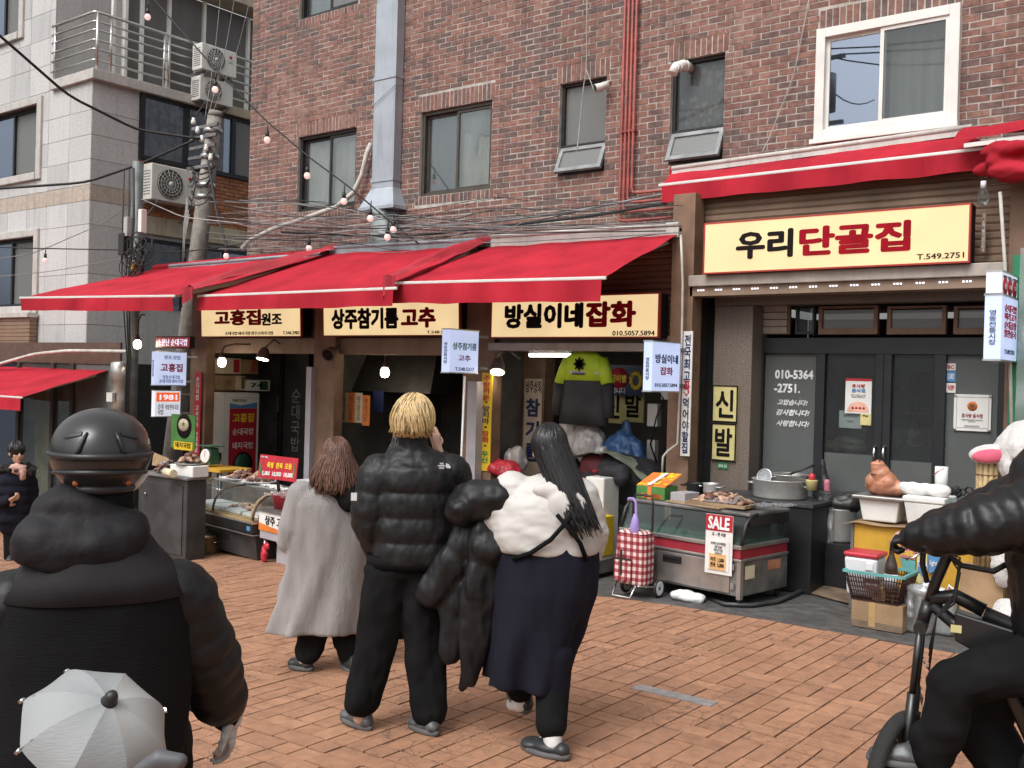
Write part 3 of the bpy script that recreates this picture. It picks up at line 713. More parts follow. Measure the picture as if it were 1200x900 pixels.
p = PY(157, 313, 8.8); MB().lathe(p, [(.02, -.1), (.04, -.08), (.045, .05), (.02, .09)], 12).build('amber_lamp', 'amber', t)
co_ = MB()
for k in range(16):
    c0 = PY(158+rw_.uniform(-8, 12), 300+rw_.uniform(-12, 18), 8.75); r0 = rw_.uniform(.12, .24); ph = rw_.random()*6
    co_.tube([c0+Vector((r0*math.cos(ph+i*.52), .08*math.sin(i*.7+k), r0*math.sin(ph+i*.52))) for i in range(13)], .008, 5)
for k in range(9):
    x = rw_.uniform(-.14, .14); co_.tube([Vector((a.x+x, 8.86, PY(160, 200, 9).z)), Vector((a.x+x*1.2+.05, 8.84, PY(160, 260, 9).z)), Vector((a.x+x*.8, 8.85, PY(160, 330, 9).z)), Vector((a.x+.1+x*.3, 8.87, PY(160, 420, 9).z)), Vector((a.x+.08+x*.2, 8.87, PY(160, 545, 9).z))], .011, 5)
co_.build('coiled_cable', 'cable_black', t)
a = PY(143, 424, 8.9); g_ = gz(a.x)
t = thing('steel_flue', 'shiny round steel flue standing beside the dark steel pole', 'flue', (a.x, 8.9, g_))
MB().lathe((a.x, 8.9, 0), [(.125, g_+.3), (.125, a.z-.75), (.15, a.z-.74), (.15, a.z-.55), (.145, a.z-.30), (.165, a.z-.29), (.165, a.z-.02), (.12, a.z), (.0, a.z+.01)], 24).build('flue_pipe', 'flue', t)
MB().bx(a.x-.08, a.x+.08, 8.70, 8.752, a.z-.62, a.z-.48).build('notice', 'white_frame', t)
MB().bx(a.x-.14, a.x+.14, 8.76, 9.04, g_, g_+.3).build('foot', 'box_grey', t)
q = Vector((-9.9, -5, 0)); t = thing('utility_pole', 'utility pole with two transformers, seen mirrored in the white sliding window', 'utility pole', q)
MB().cyl(q, q+Vector((0, 0, 11)), .17, .12, 14).build('pole', 'pole_concrete', t)
for dx, z in ((-.45, 8.6), (.45, 8.6)): MB().cyl(q+Vector((dx, 0, z)), q+Vector((dx, 0, z+.9)), .24, n=14).build('transformer', 'pole_steel', t)
for z in (8.3, 9.9, 10.5): MB().bar(q+Vector((-.9, 0, z)), q+Vector((.9, 0, z)), .09, .09).build('cross_arm', 'pole_steel', t)
for k in range(7): MB().tube(sagline(q+Vector((-.8+.26*k, 0, 9.95+.09*(k % 3))), q+Vector((-16+5.2*k, -6+2*(k % 3), 9.2+.4*k)), .5, 8), .02, 5).build('wire', 'cable_black', t)
# ---------------- small shop at the foot of the stone building
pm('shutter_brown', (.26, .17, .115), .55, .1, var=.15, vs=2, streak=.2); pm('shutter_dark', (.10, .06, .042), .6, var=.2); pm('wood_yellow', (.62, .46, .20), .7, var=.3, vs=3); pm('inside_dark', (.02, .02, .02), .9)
ys = 9.55; xa, xb = -21.5, PY(140, 500, ys).x; g_ = -1.0; zt = PY(100, 425, ys).z
t = thing('small_shop', 'low shop with brown shutter box and glass doors under the far red awning', 'shop', ((xa+xb)/2, ys, -.7))
MB().bx(xa, xb, ys-.02, ys+.02, zt-.02, zt+.35).build('fascia', 'shutter_dark', t)
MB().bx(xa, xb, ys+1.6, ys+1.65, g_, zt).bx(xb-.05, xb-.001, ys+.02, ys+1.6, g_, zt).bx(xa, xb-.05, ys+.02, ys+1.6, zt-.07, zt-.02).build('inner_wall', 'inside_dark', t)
px_ = [PY(x, 520, ys).x for x in (-30, 22, 30, 62, 70, 85, 140)]
for k, x in enumerate((px_[1], px_[3], px_[5])): MB().bx(x-.05, x+.05, ys-.05, ys+.05, g_, zt-.02).build('door_post', 'bronze', t)
for x0, x1, m in ((px_[0], px_[1]-.05, 'pane_mirror'), (px_[1]+.05, px_[3]-.05, 'pane_glass'), (px_[3]+.05, px_[5]-.05, 'pane_glass'), (px_[5]+.05, xb-.06, 'pane_frost')): MB().bx(x0, x1, ys-.003, ys+.003, g_+.1, zt-.03).build('pane', m, t)
rl = MB().bx(PY(34, 500, ys).x, PY(60, 500, ys).x, ys+.12, ys+.5, g_, zt-.45).build('roll_of_matting', 'wood_yellow', t)
p0 = PY(-30, 412, 9.66); p1 = PY(41, 372, 9.66)
sx = MB()
for k in range(9): z = p0.z+(p1.z-p0.z)*k/9; MB().bx(p0.x, p1.x, 9.56, 9.70, z+.004, z+(p1.z-p0.z)/9-.004).build('shutter_slat', 'shutter_brown', t)
MB().bx(p0.x, p1.x+.03, 9.50, 9.70, p1.z, p1.z+.08).build('shutter_cap', 'stone_trim', t)
# ================================================================ awnings
pm('awning_red', (.42, .022, .038), .85, spec=.12, var=.22, vs=1.6, bump=.12, bs=700, streak=.28)
pm('awning_flap', (.38, .021, .036), .75, var=.2, vs=3, bump=.2, bs=60)
pm('bar_white', (.66, .64, .61), .4, .1, var=.08)
pm('post_brown', (.21, .125, .08), .6, var=.22, vs=5, streak=.4); pm('beam_brown', (.26, .18, .125), .6, var=.15, vs=3, streak=.3); pm('beam_grey', (.38, .33, .29), .5, var=.15, streak=.35)
pm('flash_blue', (.30, .36, .39), .45, .3, var=.2, vs=4, streak=.4); pm('flash_white', (.55, .54, .50), .55, var=.12, vs=5, streak=.45)
YS = 9.2
def awning(lab, A, B, C_, D_, val=.17, seed=1, roll=True, arms=True, sag=.02, name='red_awning', group='red shop awnings'):
    """A,B roller ends (left,right); C_,D_ front bar ends (left,right)"""
    t = thing(name, lab, 'awning', (A+B)/2, 0, group)
    I_ = lambda u, v: (A.lerp(B, u)).lerp(C_.lerp(D_, u), v)
    def fn(u, v):
        p = I_(u, v); n = .018*nz3((u*7+seed, v*2, seed), 1)+.022*math.sin(v*5+seed)*nz3((u*3, seed*5, v*4), 1)
        return p+Vector((0, 0, n-sag*math.sin(math.pi*v)*math.sin(math.pi*min(1, u*1.0))))
    f = MB().grid(fn, 48, 14)
    def fv(u, v):
        p = C_.lerp(D_, u); return p+Vector((0, -.012+.018*v*math.sin(u*31+seed*2)+.03*v*nz3((u*7, seed, 0), 1), -.012-val*v*(1+.07*nz3((u*5, 3, seed), 1))))
    f.grid(fv, 60, 4)
    o = f.build('fabric', 'awning_red', t)
    MB().bar(C_+Vector((-.04, 0, 0)), D_+Vector((.04, 0, 0)), .028, .032).build('front_bar', 'bar_white', t, bev=.008)
    MB().tube([A+Vector((0, .03, .02)), B+Vector((0, .03, .02))], .06, 12).build('roller', 'awning_red', t)
    if arms:
        for u in (.06, .94):
            a = A.lerp(B, u)+Vector((0, 0, -.08)); d = C_.lerp(D_, u)+Vector((0, .02, -.02)); m = a.lerp(d, .5)+Vector((.35 if u < .5 else -.35, 0, -.06))
            MB().bar(a, m, .035, .05).bar(m, d, .035, .05).build('folding_arm', 'bar_white', t)
    return t
A1 = (PY(180, 316, YS), PY(393, 297, YS), PY(25, 349, 7.3), PY(203, 347, 7.3))
A2 = (PY(388, 296, YS), PY(566, 286, YS), PY(234, 347, 7.6), PY(462, 338, 7.6))
A3 = (PY(577, 288, YS), PY(797, 273, YS), PY(458, 332, 7.74), PY(706, 326, 7.74))
A4 = (PY(786, 203, 9.62), PY(1135, 157, 9.62), PY(776, 217, 9.3), PY(1166, 173, 9.2))
awning('long pulled out red awning at the alley end of the row', *A1, seed=1)
awning('pulled out red awning between two overlapping folded edges over the oil shop', *A2, seed=2)
awning('pulled out red awning over the general goods shop with the hi-vis jacket', *A3, val=.2, seed=3)
awning('nearly rolled up red awning under the white sliding window', *A4, val=.17, seed=4, arms=False, sag=.0)
b0 = PY(50, 418, 9.7); b1 = PY(137, 431, 9.7)
awning('lower red awning of the small shop across the alley', Vector((-21.5, 9.7, b1.z+.02)), b1, Vector((-21.5, 8.1, PY(25, 466, 8.1).z)), PY(25, 466, 8.1), val=.2, seed=5)
# folded overlapping fabric edges lying on the joints of the awnings
def fold_flap(lab, a, b, wd, seed, end=None):
    def fn(u, v):
        p = a.lerp(b, v); s = (u-.5)
        hgt = .05*math.sin(math.pi*u)+.035*math.sin(u*7+v*6+seed)*math.sin(math.pi*v)+.02*nz3((u*3, v*6, seed), 1)
        return p+Vector((s*wd*(1.0+.35*math.sin(v*5+seed)), 0, .03+hgt+.04*v*(1-v)))
    f = MB().grid(fn, 10, 30)
    def f2(u, v):
        p = b+Vector(((u-.5)*wd*.8, -.03-.04*math.sin(u*6), .06-.26*v*(1-.6*u))); return p
    f.grid(f2, 8, 5)
    o = f.build('awning_flap', 'awning_flap'); tag(o, lab, 'awning flap', 'folded fabric edges where awnings overlap'); return o
fold_flap('folded red fabric lapping from the alley awning onto the oil shop awning', PY(391, 293, YS), PY(222, 342, 7.45), .22, 1)
fold_flap('folded red fabric lapping between the oil shop awning and the general goods awning', PY(569, 284, YS), PY(458, 330, 7.65), .19, 2)
# bundled awning at the pillar on the street side of the white window
def bundle():
    p0 = PY(1142, 160, 9.1); t = thing('bundled_awning', 'red awning fabric bunched up and hanging in a knot under a white bar', 'awning', p0)
    zt = PY(1134, 150, 9.4); zr_ = Vector((.3, 9.4, zt.z-.02))
    f = MB().grid(lambda u, v: zt.lerp(zr_, u)+Vector((0, -.45*v, -.02-.14*v+.03*math.sin(u*9+v*4)+.02*nz3((u*6, v*5, 2), 1))), 40, 10)
    f.build('fabric', 'awning_red', t)
    b_ = MB()
    for k in range(9):
        rr = random.Random(k); q = PY(1163+rr.uniform(-14, 55), 180+rr.uniform(-6, 22), 8.95+rr.uniform(-.1, .1))
        q2 = q+Vector((rr.uniform(.15, .4), rr.uniform(-.1, .1), rr.uniform(-.1, .12)))
        b_.ell(q.lerp(q2, .5), (.24, .08, .075), (q2-q).to_track_quat('X', 'Z').to_matrix(), 14, 8)
    q = PY(1172, 200, 8.9); b_.ell(q+Vector((.08, 0, 0)), (.14, .09, .11)); b_.ell(q+Vector((.22, .02, .1)), (.2, .08, .09)); b_.ell(q+Vector((-.02, 0, .08)), (.1, .07, .06))
    skin(b_, 'bunched_fabric', 'awning_red', t, vox=.014, smooth=2, wr=(.014, 6, (1, 1, 2.2), 1), local=False)
    MB().bar(PY(1130, 171, 8.95), PY(1168, 166, 8.95), .03, .035).build('front_bar', 'bar_white', t)
    MB().bar(PY(1167, 166, 8.95), Vector((.3, 8.95, PY(1167, 166, 8.95).z+.02)), .03, .035).build('front_bar', 'bar_white', t)
bundle()
# ---------------------------------------------------------------- metal flashing along the roof edge
def flashing(lab, m, a, b, h=.14, depth=.5, z_up=.06):
    mb = MB(); n = Vector((0, 1, 0))
    mb.hexa([a+Vector((0, 0, -.03)), b+Vector((0, 0, -.03)), b+Vector((0, depth, z_up-.03)), a+Vector((0, depth, z_up-.03)), a, b, b+Vector((0, depth, z_up)), a+Vector((0, depth, z_up))])
    mb.hexa([a+Vector((0, -.03, -h)), b+Vector((0, -.03, -h)), b+Vector((0, 0, -h)), a+Vector((0, 0, -h)), a+Vector((0, -.03, 0)), b+Vector((0, -.03, 0)), b, a])
    mb.tube([a+Vector((0, -.02, 0)), b+Vector((0, -.02, 0))], .025, 8)
    return tag(mb.build('roof_flashing', m), lab, 'flashing', 'metal flashings over the awnings')
flashing('blue grey metal flashing over the alley end awning', 'flash_blue', PY(200, 312, 9.17), PY(383, 297, 9.17), .08)
flashing('blue grey metal flashing over the oil shop awning', 'flash_blue', PY(388, 291, 9.17), PY(560, 281, 9.17), .12)
flashing('dirty white metal flashing over the general goods awning', 'flash_white', PY(577, 278, 9.17), PY(797, 263, 9.17), .13)
flashing('white metal flashing below the sliding window over the rolled up awning', 'flash_white', PY(789, 198, 9.6), PY(1140, 149, 9.6), .07, depth=.14, z_up=.02)
# ================================================================ shop shells
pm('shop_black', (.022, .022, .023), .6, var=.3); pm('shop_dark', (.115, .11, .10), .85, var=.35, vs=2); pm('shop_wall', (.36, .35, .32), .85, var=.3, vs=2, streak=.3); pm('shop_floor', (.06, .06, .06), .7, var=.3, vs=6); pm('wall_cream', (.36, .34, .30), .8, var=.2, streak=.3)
pm('granite', (.17, .135, .11), .55, var=.5, vs=90, bump=.05, streak=.3); pm('lavender_grey', (.38, .36, .38), .6, var=.1)
PXs = [-13.2, -10.34, -7.56, -5.03, -1.95]
def post(t, px0, px1, Y, zt, dep=.16, m='post_brown', nm='post'):
    x0 = PY(px0, 480, Y).x; x1 = PY(px1, 480, Y).x
    return MB().bx(x0, x1, Y, Y+dep, gz(x0)-.02, zt).build(nm, m, t, bev=.006)
ROOF = PY(700, 285, YS).z
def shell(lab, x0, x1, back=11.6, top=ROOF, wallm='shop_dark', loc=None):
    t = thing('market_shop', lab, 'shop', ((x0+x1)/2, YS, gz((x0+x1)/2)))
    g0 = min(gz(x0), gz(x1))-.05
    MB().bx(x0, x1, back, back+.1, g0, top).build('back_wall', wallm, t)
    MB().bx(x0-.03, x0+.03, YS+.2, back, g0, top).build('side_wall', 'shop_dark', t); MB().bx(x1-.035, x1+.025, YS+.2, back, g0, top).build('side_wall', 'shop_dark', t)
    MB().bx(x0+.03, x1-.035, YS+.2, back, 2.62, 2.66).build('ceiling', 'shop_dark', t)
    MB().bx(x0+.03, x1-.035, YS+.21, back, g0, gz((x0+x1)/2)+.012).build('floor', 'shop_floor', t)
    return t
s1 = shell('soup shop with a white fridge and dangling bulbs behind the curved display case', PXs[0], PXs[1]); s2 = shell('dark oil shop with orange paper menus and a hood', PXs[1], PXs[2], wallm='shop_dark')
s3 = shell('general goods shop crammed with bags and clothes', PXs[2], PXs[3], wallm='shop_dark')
post(s1, 222, 240, YS-.06, ROOF); post(s1, 366, 391, YS-.06, ROOF); post(s2, 541, 577, YS-.06, ROOF)
for t, a, b in ((s1, 0, 1), (s2, 1, 2)):
    MB().bx(PXs[a]+.15, PXs[b]-.05, YS+.02, YS+.12, PY(300, 414, YS).z, PY(300, 396, YS).z).build('beam', 'beam_brown', t, bev=.006)
    MB().bx(PXs[a]+.15, PXs[b]-.05, YS+.06, YS+.1, PY(300, 396, YS).z+.002, ROOF).build('fascia', 'shop_dark', t)
MB().bx(PXs[2]+.15, PXs[3]-.02, YS-.08, YS+.12, PY(600, 411, YS).z, PY(600, 402, YS).z).build('shutter_rail', 'beam_grey', s3, bev=.006)
MB().bx(PXs[2]+.15, PXs[3]-.02, YS+.02, YS+.12, PY(600, 402, YS).z+.003, PY(600, 394, YS).z).build('beam', 'beam_brown', s3)
def slats(t, x0, x1, z0, z1, Y, n, m, nm='shutter_slat'):
    h = (z1-z0)/n
    for k in range(n):
        MB().prism([(0, .004), (.012, .0), (.022, h*.25), (.022, h*.75), (.012, h-.002), (0, h-.004)], 0, x1-x0, Frame((x1, Y, z0+k*h), (0, -1, 0), (0, 0, 1))).build(nm, m, t)
pm('shutter_red', (.17, .075, .05), .55, .1, var=.15, vs=2, streak=.3)
slats(s3, PXs[2]+.15, PXs[3]-.04, PY(600, 394, YS).z+.01, ROOF+.02, YS+.1, 15, 'shutter_red')
MB().bx(PXs[0], -4.98, YS-.04, YB+.9, ROOF+.05, ROOF+.09).build('roof', 'zinc_dirty', s2)
# corner shop: taller front, shutter box, granite pier, glazed doors
s4 = thing('corner_shop', 'taller shop with black framed glass doors behind a granite pier', 'shop', (-3.5, YS, 0))
X3, X4 = PXs[3], -1.2
z4 = PY(900, 218, 9.45).z
p_l = post(s4, 782, 808, YS-.04, PY(800, 228, YS).z, .2)
MB().bx(PXs[4], PXs[4]+.28, YS-.05, YS+.2, 0, z4).build('post', 'post_brown', s4, bev=.006)
slats(s4, X3+.14, PXs[4]+.3, PY(830, 330, 9.4).z, PY(830, 214, 9.4).z, 9.42, 15, 'shutter_brown')
zb1 = PY(900, 331, YS).z; zb0 = PY(900, 345, YS).z
MB().bx(X3+.16, PXs[4], YS-.08, YS+.2, zb1-.02, zb1+.09).build('shutter_rail', 'beam_grey', s4, bev=.008)
MB().bx(X3+.16, PXs[4], YS-.04, YS+.2, zb0, zb1-.023).build('beam', 'beam_brown', s4)
pm('led', (.8, .8, .9), .4, emit=1.0)
for k in range(14):
    u = k/13; x = X3+.25+(PXs[4]-X3-.6)*u; o = MB()
    for q in range(3): o.bx(x+q*.028, x+q*.028+.014, YS-.052, YS-.040, (zb0+zb1)/2-.009, (zb0+zb1)/2+.006)
    o.build('led_strip_light', 'led', s4)
GY = 9.80
zc = PY(900, 352, 9.6).z
MB().bx(X3, 1.2, YS+.2, 13, zc+.10, zc+.14).build('ceiling', 'shop_dark', s4)
MB().bx(PY(835, 450, 9.5).x, 1.2, 9.5, 9.7, PY(900, 357, 9.5).z, zc+.099).build('lintel', 'granite', s4)
MB().bx(PY(835, 450, 9.5).x, PY(880, 450, 9.5).x, 9.501, 9.86, -.02, PY(900, 357, 9.5).z-.001).build('granite_pier', 'granite', s4, bev=.01)
MB().bx(X3, 1.2, YS+.2, 13, -.06, .006).build('floor', 'shop_floor', s4)
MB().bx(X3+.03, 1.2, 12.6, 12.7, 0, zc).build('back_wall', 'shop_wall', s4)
MB().bx(X3-.03, X3+.02, YS+.2, 12.6, 0, zc).build('side_wall', 'shop_dark', s4)
MB().bx(PY(1180, 450, 9.8).x, 1.2, 9.78, 9.9, 0, zc-.0).build('wall_pier', 'shop_wall', s4)
pm('frosted_low', (.10, .108, .105), .25, var=.1, vs=3); pm('board_pale0', (.5, .47, .42), .8); pm('case_green0', (.03, .12, .06), .3); glass('door_glass', (.78, .82, .82), .02, .02, .95); glass('door_glass_hazy', (.5, .53, .52), .02, .1, .6); pm('chrome', (.7, .7, .7), .2, 1)
gx = lambda p: PY(p, 480, GY).x
zt = PY(1000, 415, GY).z; ztop = PY(1000, 354, GY).z
fr = MB(); edges = [886, 897, 963, 1036, 1102, 1174]
x = [gx(p) for p in edges]
for p, w_ in ((890, .10), (962, .09), (1036, .15), (1102, .10), (1176, .08)): fr.bx(gx(p)-w_/2, gx(p)+w_/2, GY-.05, GY+.05, 0, zt)
fr.bx(gx(890)-.05, gx(1176)+.04, GY-.055, GY+.055, zt, PY(1000, 396, GY).z); fr.bx(gx(890)-.05, gx(1176)+.04, GY-.055, GY+.055, ztop-.02, ztop+.12)
fr.bx(gx(1036)-.004, gx(1036)+.004, GY-.06, GY+.06, 0, zt-.01)
df = fr.build('door_frame', 'black_frame', s4, bev=.004)
zl = PY(1000, 540, GY).z
for i, (p0, p1, lo) in enumerate(((896, 956, 560), (968, 1028, 532), (1044, 1096, 536), (1108, 1172, 800))):
    zq = PY(1000, lo, GY).z
    d_ = MB().bx(gx(p0)-.002, gx(p1)+.002, GY-.004, GY+.004, zq if lo < 700 else .02, zt).build('glass_door' if i in (1, 2) else 'fixed_pane', 'door_glass' if i in (1, 2) else 'door_glass_hazy', s4)
    if lo < 700: MB().bx(gx(p0)-.002, gx(p1)+.002, GY-.005, GY+.005, .02, zq-.001).build('frosted_panel', 'frosted_low', d_)
    if i in (1, 2):
        px_ = 1024 if i == 1 else 1035; a = PY(px_, 523, GY-.1); b = PY(px_, 541, GY-.1)
        MB().tube([(a.x, GY-.01, a.z), (a.x, GY-.09, a.z-.01), (a.x, GY-.1, (a.z+b.z)/2), (a.x, GY-.09, b.z), (a.x, GY-.01, b.z-.005)], .012, 10).build('handle', 'chrome', d_)
# transom row: louvre, dark panes in brown frames
for p0, p1, k in ((892, 927, 'l'), (933, 956, 'p'), (960, 1030, 'f'), (1040, 1110, 'f'), (1118, 1174, 'f')):
    a = PY(p0, 392, GY); b = PY(p1, 358, GY); o = MB()
    if k == 'l':
        ln = MB().bx(a.x, b.x, GY-.02, GY+.02, a.z, b.z).build('vent_louvre', 'post_brown', s4); h = (b.z-a.z)/4
        for q in range(4): F = Frame((a.x+.02, GY-.03, a.z+q*h+.01), (1, 0, 0), (0, -.35, 1)); MB().fb(F, 0, b.x-a.x-.04, 0, h*.9, -.006, .006).build('louvre_slat', 'beam_grey', ln)
        continue
    e = .035 if k == 'f' else .02
    for q in ((a.x, b.x, a.z, a.z+e*1.6), (a.x, b.x, b.z-e*.6, b.z), (a.x, a.x+e, a.z+e*1.6, b.z-e*.6), (b.x-e, b.x, a.z+e*1.6, b.z-e*.6)): o.bx(q[0], q[1], GY-.03, GY+.03, q[2], q[3])
    tw = o.build('transom_window', 'post_brown' if k == 'f' else 'black_frame', s4); MB().bx(a.x+e, b.x-e, GY-.003, GY+.003, a.z+e, b.z-e).build('pane', 'pane_frost' if k == 'f' else 'pane_glass', tw)
MB().bx(X3+.02, gx(890)-.05, GY+.02, GY+.06, 0, zc).build('side_glazing', 'pane_glass', s4)
# inside the corner shop: pale cupboards, dim
rq = random.Random(3)
for k in range(16):
    x = gx(rq.choice([972, 985, 1000, 1015, 1050, 1065, 1080]))-.2+rq.uniform(-.1, .1); z = rq.uniform(1.15, 1.9); MB().bx(x, x+rq.uniform(.12, .3), 12.55, 12.59-.001*k, z, z+rq.uniform(.12, .3)).build('wall_paper', rq.choice(['board_pale0', 'lavender_grey', 'shop_dark']), s4)
for k in range(4): MB().bx(gx(966)-.3, gx(1030), 12.2, 12.59, .5+k*.35, .53+k*.35).build('shelf', 'beam_grey', s4)
for k in range(14): x = gx(966)-.25+.11*k; MB().lathe((x, 12.35, .531+.35*(k % 4)), [(.001, 0), (.04, 0), (.045, .12), (.02, .2), (.001, .2)], 10).build('bottle', rq.choice(['case_green0', 'lavender_grey', 'rust_red']), s4)
MB().bx(gx(900), gx(960), 11.6, 12.0, 0, 1.0).build('red_cabinet', pm('cab_red', (.14, .03, .035), .5), s4)
pm('grey_door', (.20, .21, .21), .6, var=.15)
a = gx(1098); MB().bx(a-.12, a+.15, 11.2, 11.25, 0, 2.0).build('inner_door', 'lavender_grey', s4)
# ================================================================ signs
def emis(name, col, st, col2=None):
    """lit acrylic face, its glow mottled at random"""
    m = bpy.data.materials.new(name); m.use_nodes = True; nt = m.node_tree; b = nt.nodes['Principled BSDF']
    b.inputs['Base Color'].default_value = tuple(c*(col2 or .6) for c in col)+(1,); b.inputs['Roughness'].default_value = .35
    n = nt.nodes.new('ShaderNodeTexNoise'); n.inputs['Scale'].default_value = 2.2; g = nt.nodes.new('ShaderNodeNewGeometry'); nt.links.new(g.outputs['Position'], n.inputs[0])
    r = nt.nodes.new('ShaderNodeMapRange'); r.inputs[1].default_value = .3; r.inputs[2].default_value = .7; r.inputs[3].default_value = st*.9; r.inputs[4].default_value = st*1.06; nt.links.new(n.outputs[0], r.inputs[0])
    nt.links.new(r.outputs[0], b.inputs['Emission Strength']); b.inputs['Emission Color'].default_value = (*col, 1); MATS[name] = m
emis('lit_cream', (1, .745, .40), .66, .3); emis('lit_blue', (.60, .70, 1), .58); emis('lit_white', (.85, .88, 1), .5); emis('lit_red', (.35, .02, .04), .35); emis('lit_orange', (.9, .16, .04), .55)
emis('lit_letter', (.9, .85, 1), .7); emis('tube_light', (1, 1, .95), 9.0); emis('tube_yellow', (.95, 1, .6), 3.0); emis('bulb_warm', (1, .86, .62), 30.0); emis('bulb_small', (1, .72, .66), .55)
pm('ink_black', (.012, .009, .009), .6, spec=.1); pm('ink_red', (.30, .005, .014), .6, spec=.1); pm('ink_crimson', (.42, .01, .03), .5); pm('ink_blue', (.02, .07, .30), .5); pm('ink_navy', (.02, .03, .10), .5); pm('ink_green', (.01, .22, .06), .5)
pm('ink_white', (.8, .8, .8), .5); pm('ink_yellow', (.75, .55, .03), .5); pm('ink_pink', (.55, .18, .25), .5); pm('rim_red', (.36, .03, .02), .5); pm('ink_grey', (.25, .25, .25), .6)
pm('paper_white', (.72, .71, .68), .8, var=.06); pm('paper_cream', (.62, .54, .38), .8, var=.1); pm('banner_red', (.42, .015, .03), .6, var=.12); pm('banner_yellow', (.72, .50, .02), .6, var=.1); pm('board_yellow', (.62, .55, .24), .7, var=.12, vs=5, dirt=.3); pm('board_pale', (.55, .46, .36), .7, var=.12, dirt=.3); pm('orange_print', (.70, .20, .035), .6); pm('green_print', (.07, .22, .05), .6); pm('blue_print', (.08, .25, .5), .6); pm('skin_print', (.75, .42, .32), .6); pm('brown_print', (.2, .11, .06), .7)
def boxsign(lab, x0, y0, x1, y1, Y, dep, texts, face='lit_cream', rim='rim_red', side='ink_black', tilt=0, slope=True):
    F, W, H = FY(x0, y0, x1, y1, Y); t = thing('shop_sign', lab, 'sign', F.o, 0, 'big lit shop signs')
    if tilt: F = Frame(F.o+Vector((0, 0, 0)), (1, 0, 0), (0, -math.sin(tilt), math.cos(tilt)))
    MB().fb(F, 0, W, 0, H, -dep, -.012).build('box', side, t)
    e = .011; r = MB()
    for q in ((-.004, W+.004, -.004, e), (-.004, W+.004, H-e, H+.004), (-.004, e, e, H-e), (W-e, W+.004, e, H-e)): r.fb(F, *q, -.03, .006)
    r.build('rim', rim, t); MB().fb(F, e, W-e, e, H-e, -.01, 0).build('lit_face', face, t)
    for body, u, v, w_, h_, m, *bo in texts: text(t, body, F, u*W, v*H, w_*W, h_*H, m, bo[0] if bo else .03, .002, ext=.004)
    return t
boxsign('lit cream sign of the corner shop with large black and dark red lettering', 824, 321, 1138, 238, 9.06, .16, [('우리', .256, .52, .222, .50, 'ink_black', .052), ('단골집', .60, .52, .395, .50, 'ink_red', .052), ('T.549.2751', .905, .13, .155, .095, 'ink_black', .02)])
boxsign('lit cream sign over the general goods shop with black and red lettering', 575, 396, 773, 343, 9.02, .18, [('방실이네', .335, .53, .475, .55, 'ink_black', .06), ('잡화', .735, .54, .27, .55, 'ink_red', .06), ('010.5057.5894', .865, .10, .23, .11, 'ink_black', .015)])
boxsign('lit cream sign over the oil shop with five black and two red syllables', 379, 394, 540, 350, 9.02, .18, [('상주참기름', .325, .51, .50, .56, 'ink_black', .06), ('고추', .72, .51, .23, .52, 'ink_red', .06), ('T.548.5217', .865, .10, .17, .08, 'ink_black', .012)], tilt=R_(3))
boxsign('lit cream sign of the soup shop with red lettering and a small line of dishes', 236, 395, 354, 356, 9.02, .18, [('고흥집', .385, .62, .46, .46, 'ink_red', .06), ('원조', .725, .55, .19, .36, 'ink_black', .05), ('순대국밥·돼지국밥·한우소머리국밥', .50, .115, .48, .11, 'ink_black', .015), ('T.546.2982', .91, .12, .155, .10, 'ink_black', .012)], tilt=R_(3))
# ---- small projecting lit signs: a box with a narrow side face and a broad face
def blade_sign(lab, x0, y0, x1, y1, Y, split, texts, side_text=None, face='lit_blue'):
    """box standing out from the wall: narrow front edge, broad face looking along the street"""
    xs = x0+(x1-x0)*split; a = PY(x0, y0, Y); s = PY(xs, y0, Y); H = PY(xs, y1, Y).z-s.z; D = PX(x1, y0, s.x).y-Y; W = s.x-a.x
    t = thing('projecting_sign', lab, 'sign', a, 0, 'small lit signs sticking out under the awnings'); F = Frame((a.x, Y, s.z), (1, 0, 0), (0, 0, 1)); A = Frame((s.x, Y, s.z), (0, 1, 0), (0, 0, 1))
    MB().fb(F, 0, W, 0, H, -D, 0).build('lit_box', face, t, bev=.004)
    for z_ in (-.012, H): MB().fb(F, -.006, W+.006, z_, z_+.012, -D-.006, .006).build('rim', 'alu', t)
    for body, u, v, w_, h_, m, *bo in texts: text(t, body, A, u*D, v*H, w_*D, h_*H, m, bo[0] if bo else .02, .004)
    if side_text: vtext(t, side_text[0], F, W*.5, H*side_text[1], W*.42, H*side_text[2], side_text[3], .02, .004)
    for z_ in (.12, .88): MB().bar((s.x-W*.5, Y+D, s.z+H*z_), (s.x-W*.5+.06, Y+D+.16, s.z+H*z_), .03, .03).build('bracket', 'alu_dark', t)
    return t, A, D, H
blade_sign('small bluish lit sign with green over red lettering between the two middle big signs', 517, 436, 560, 386, 8.35, .22, [('상주참기름', .5, .62, .82, .17, 'ink_green', .03), ('고추', .5, .34, .42, .14, 'ink_crimson', .03), ('T.548.5217', .52, .08, .66, .08, 'ink_navy')], ('영동전통시장', .45, .5, 'ink_navy'))
blade_sign('small bluish lit sign with navy over red lettering on the brown pillar', 753, 458, 796, 400, 8.45, .24, [('방실이네', .5, .66, .80, .18, 'ink_navy', .03), ('잡화', .5, .41, .44, .16, 'ink_crimson', .03), ('010.5057.5894', .5, .12, .80, .075, 'ink_navy')], ('영동전통시장', .45, .45, 'ink_navy'))
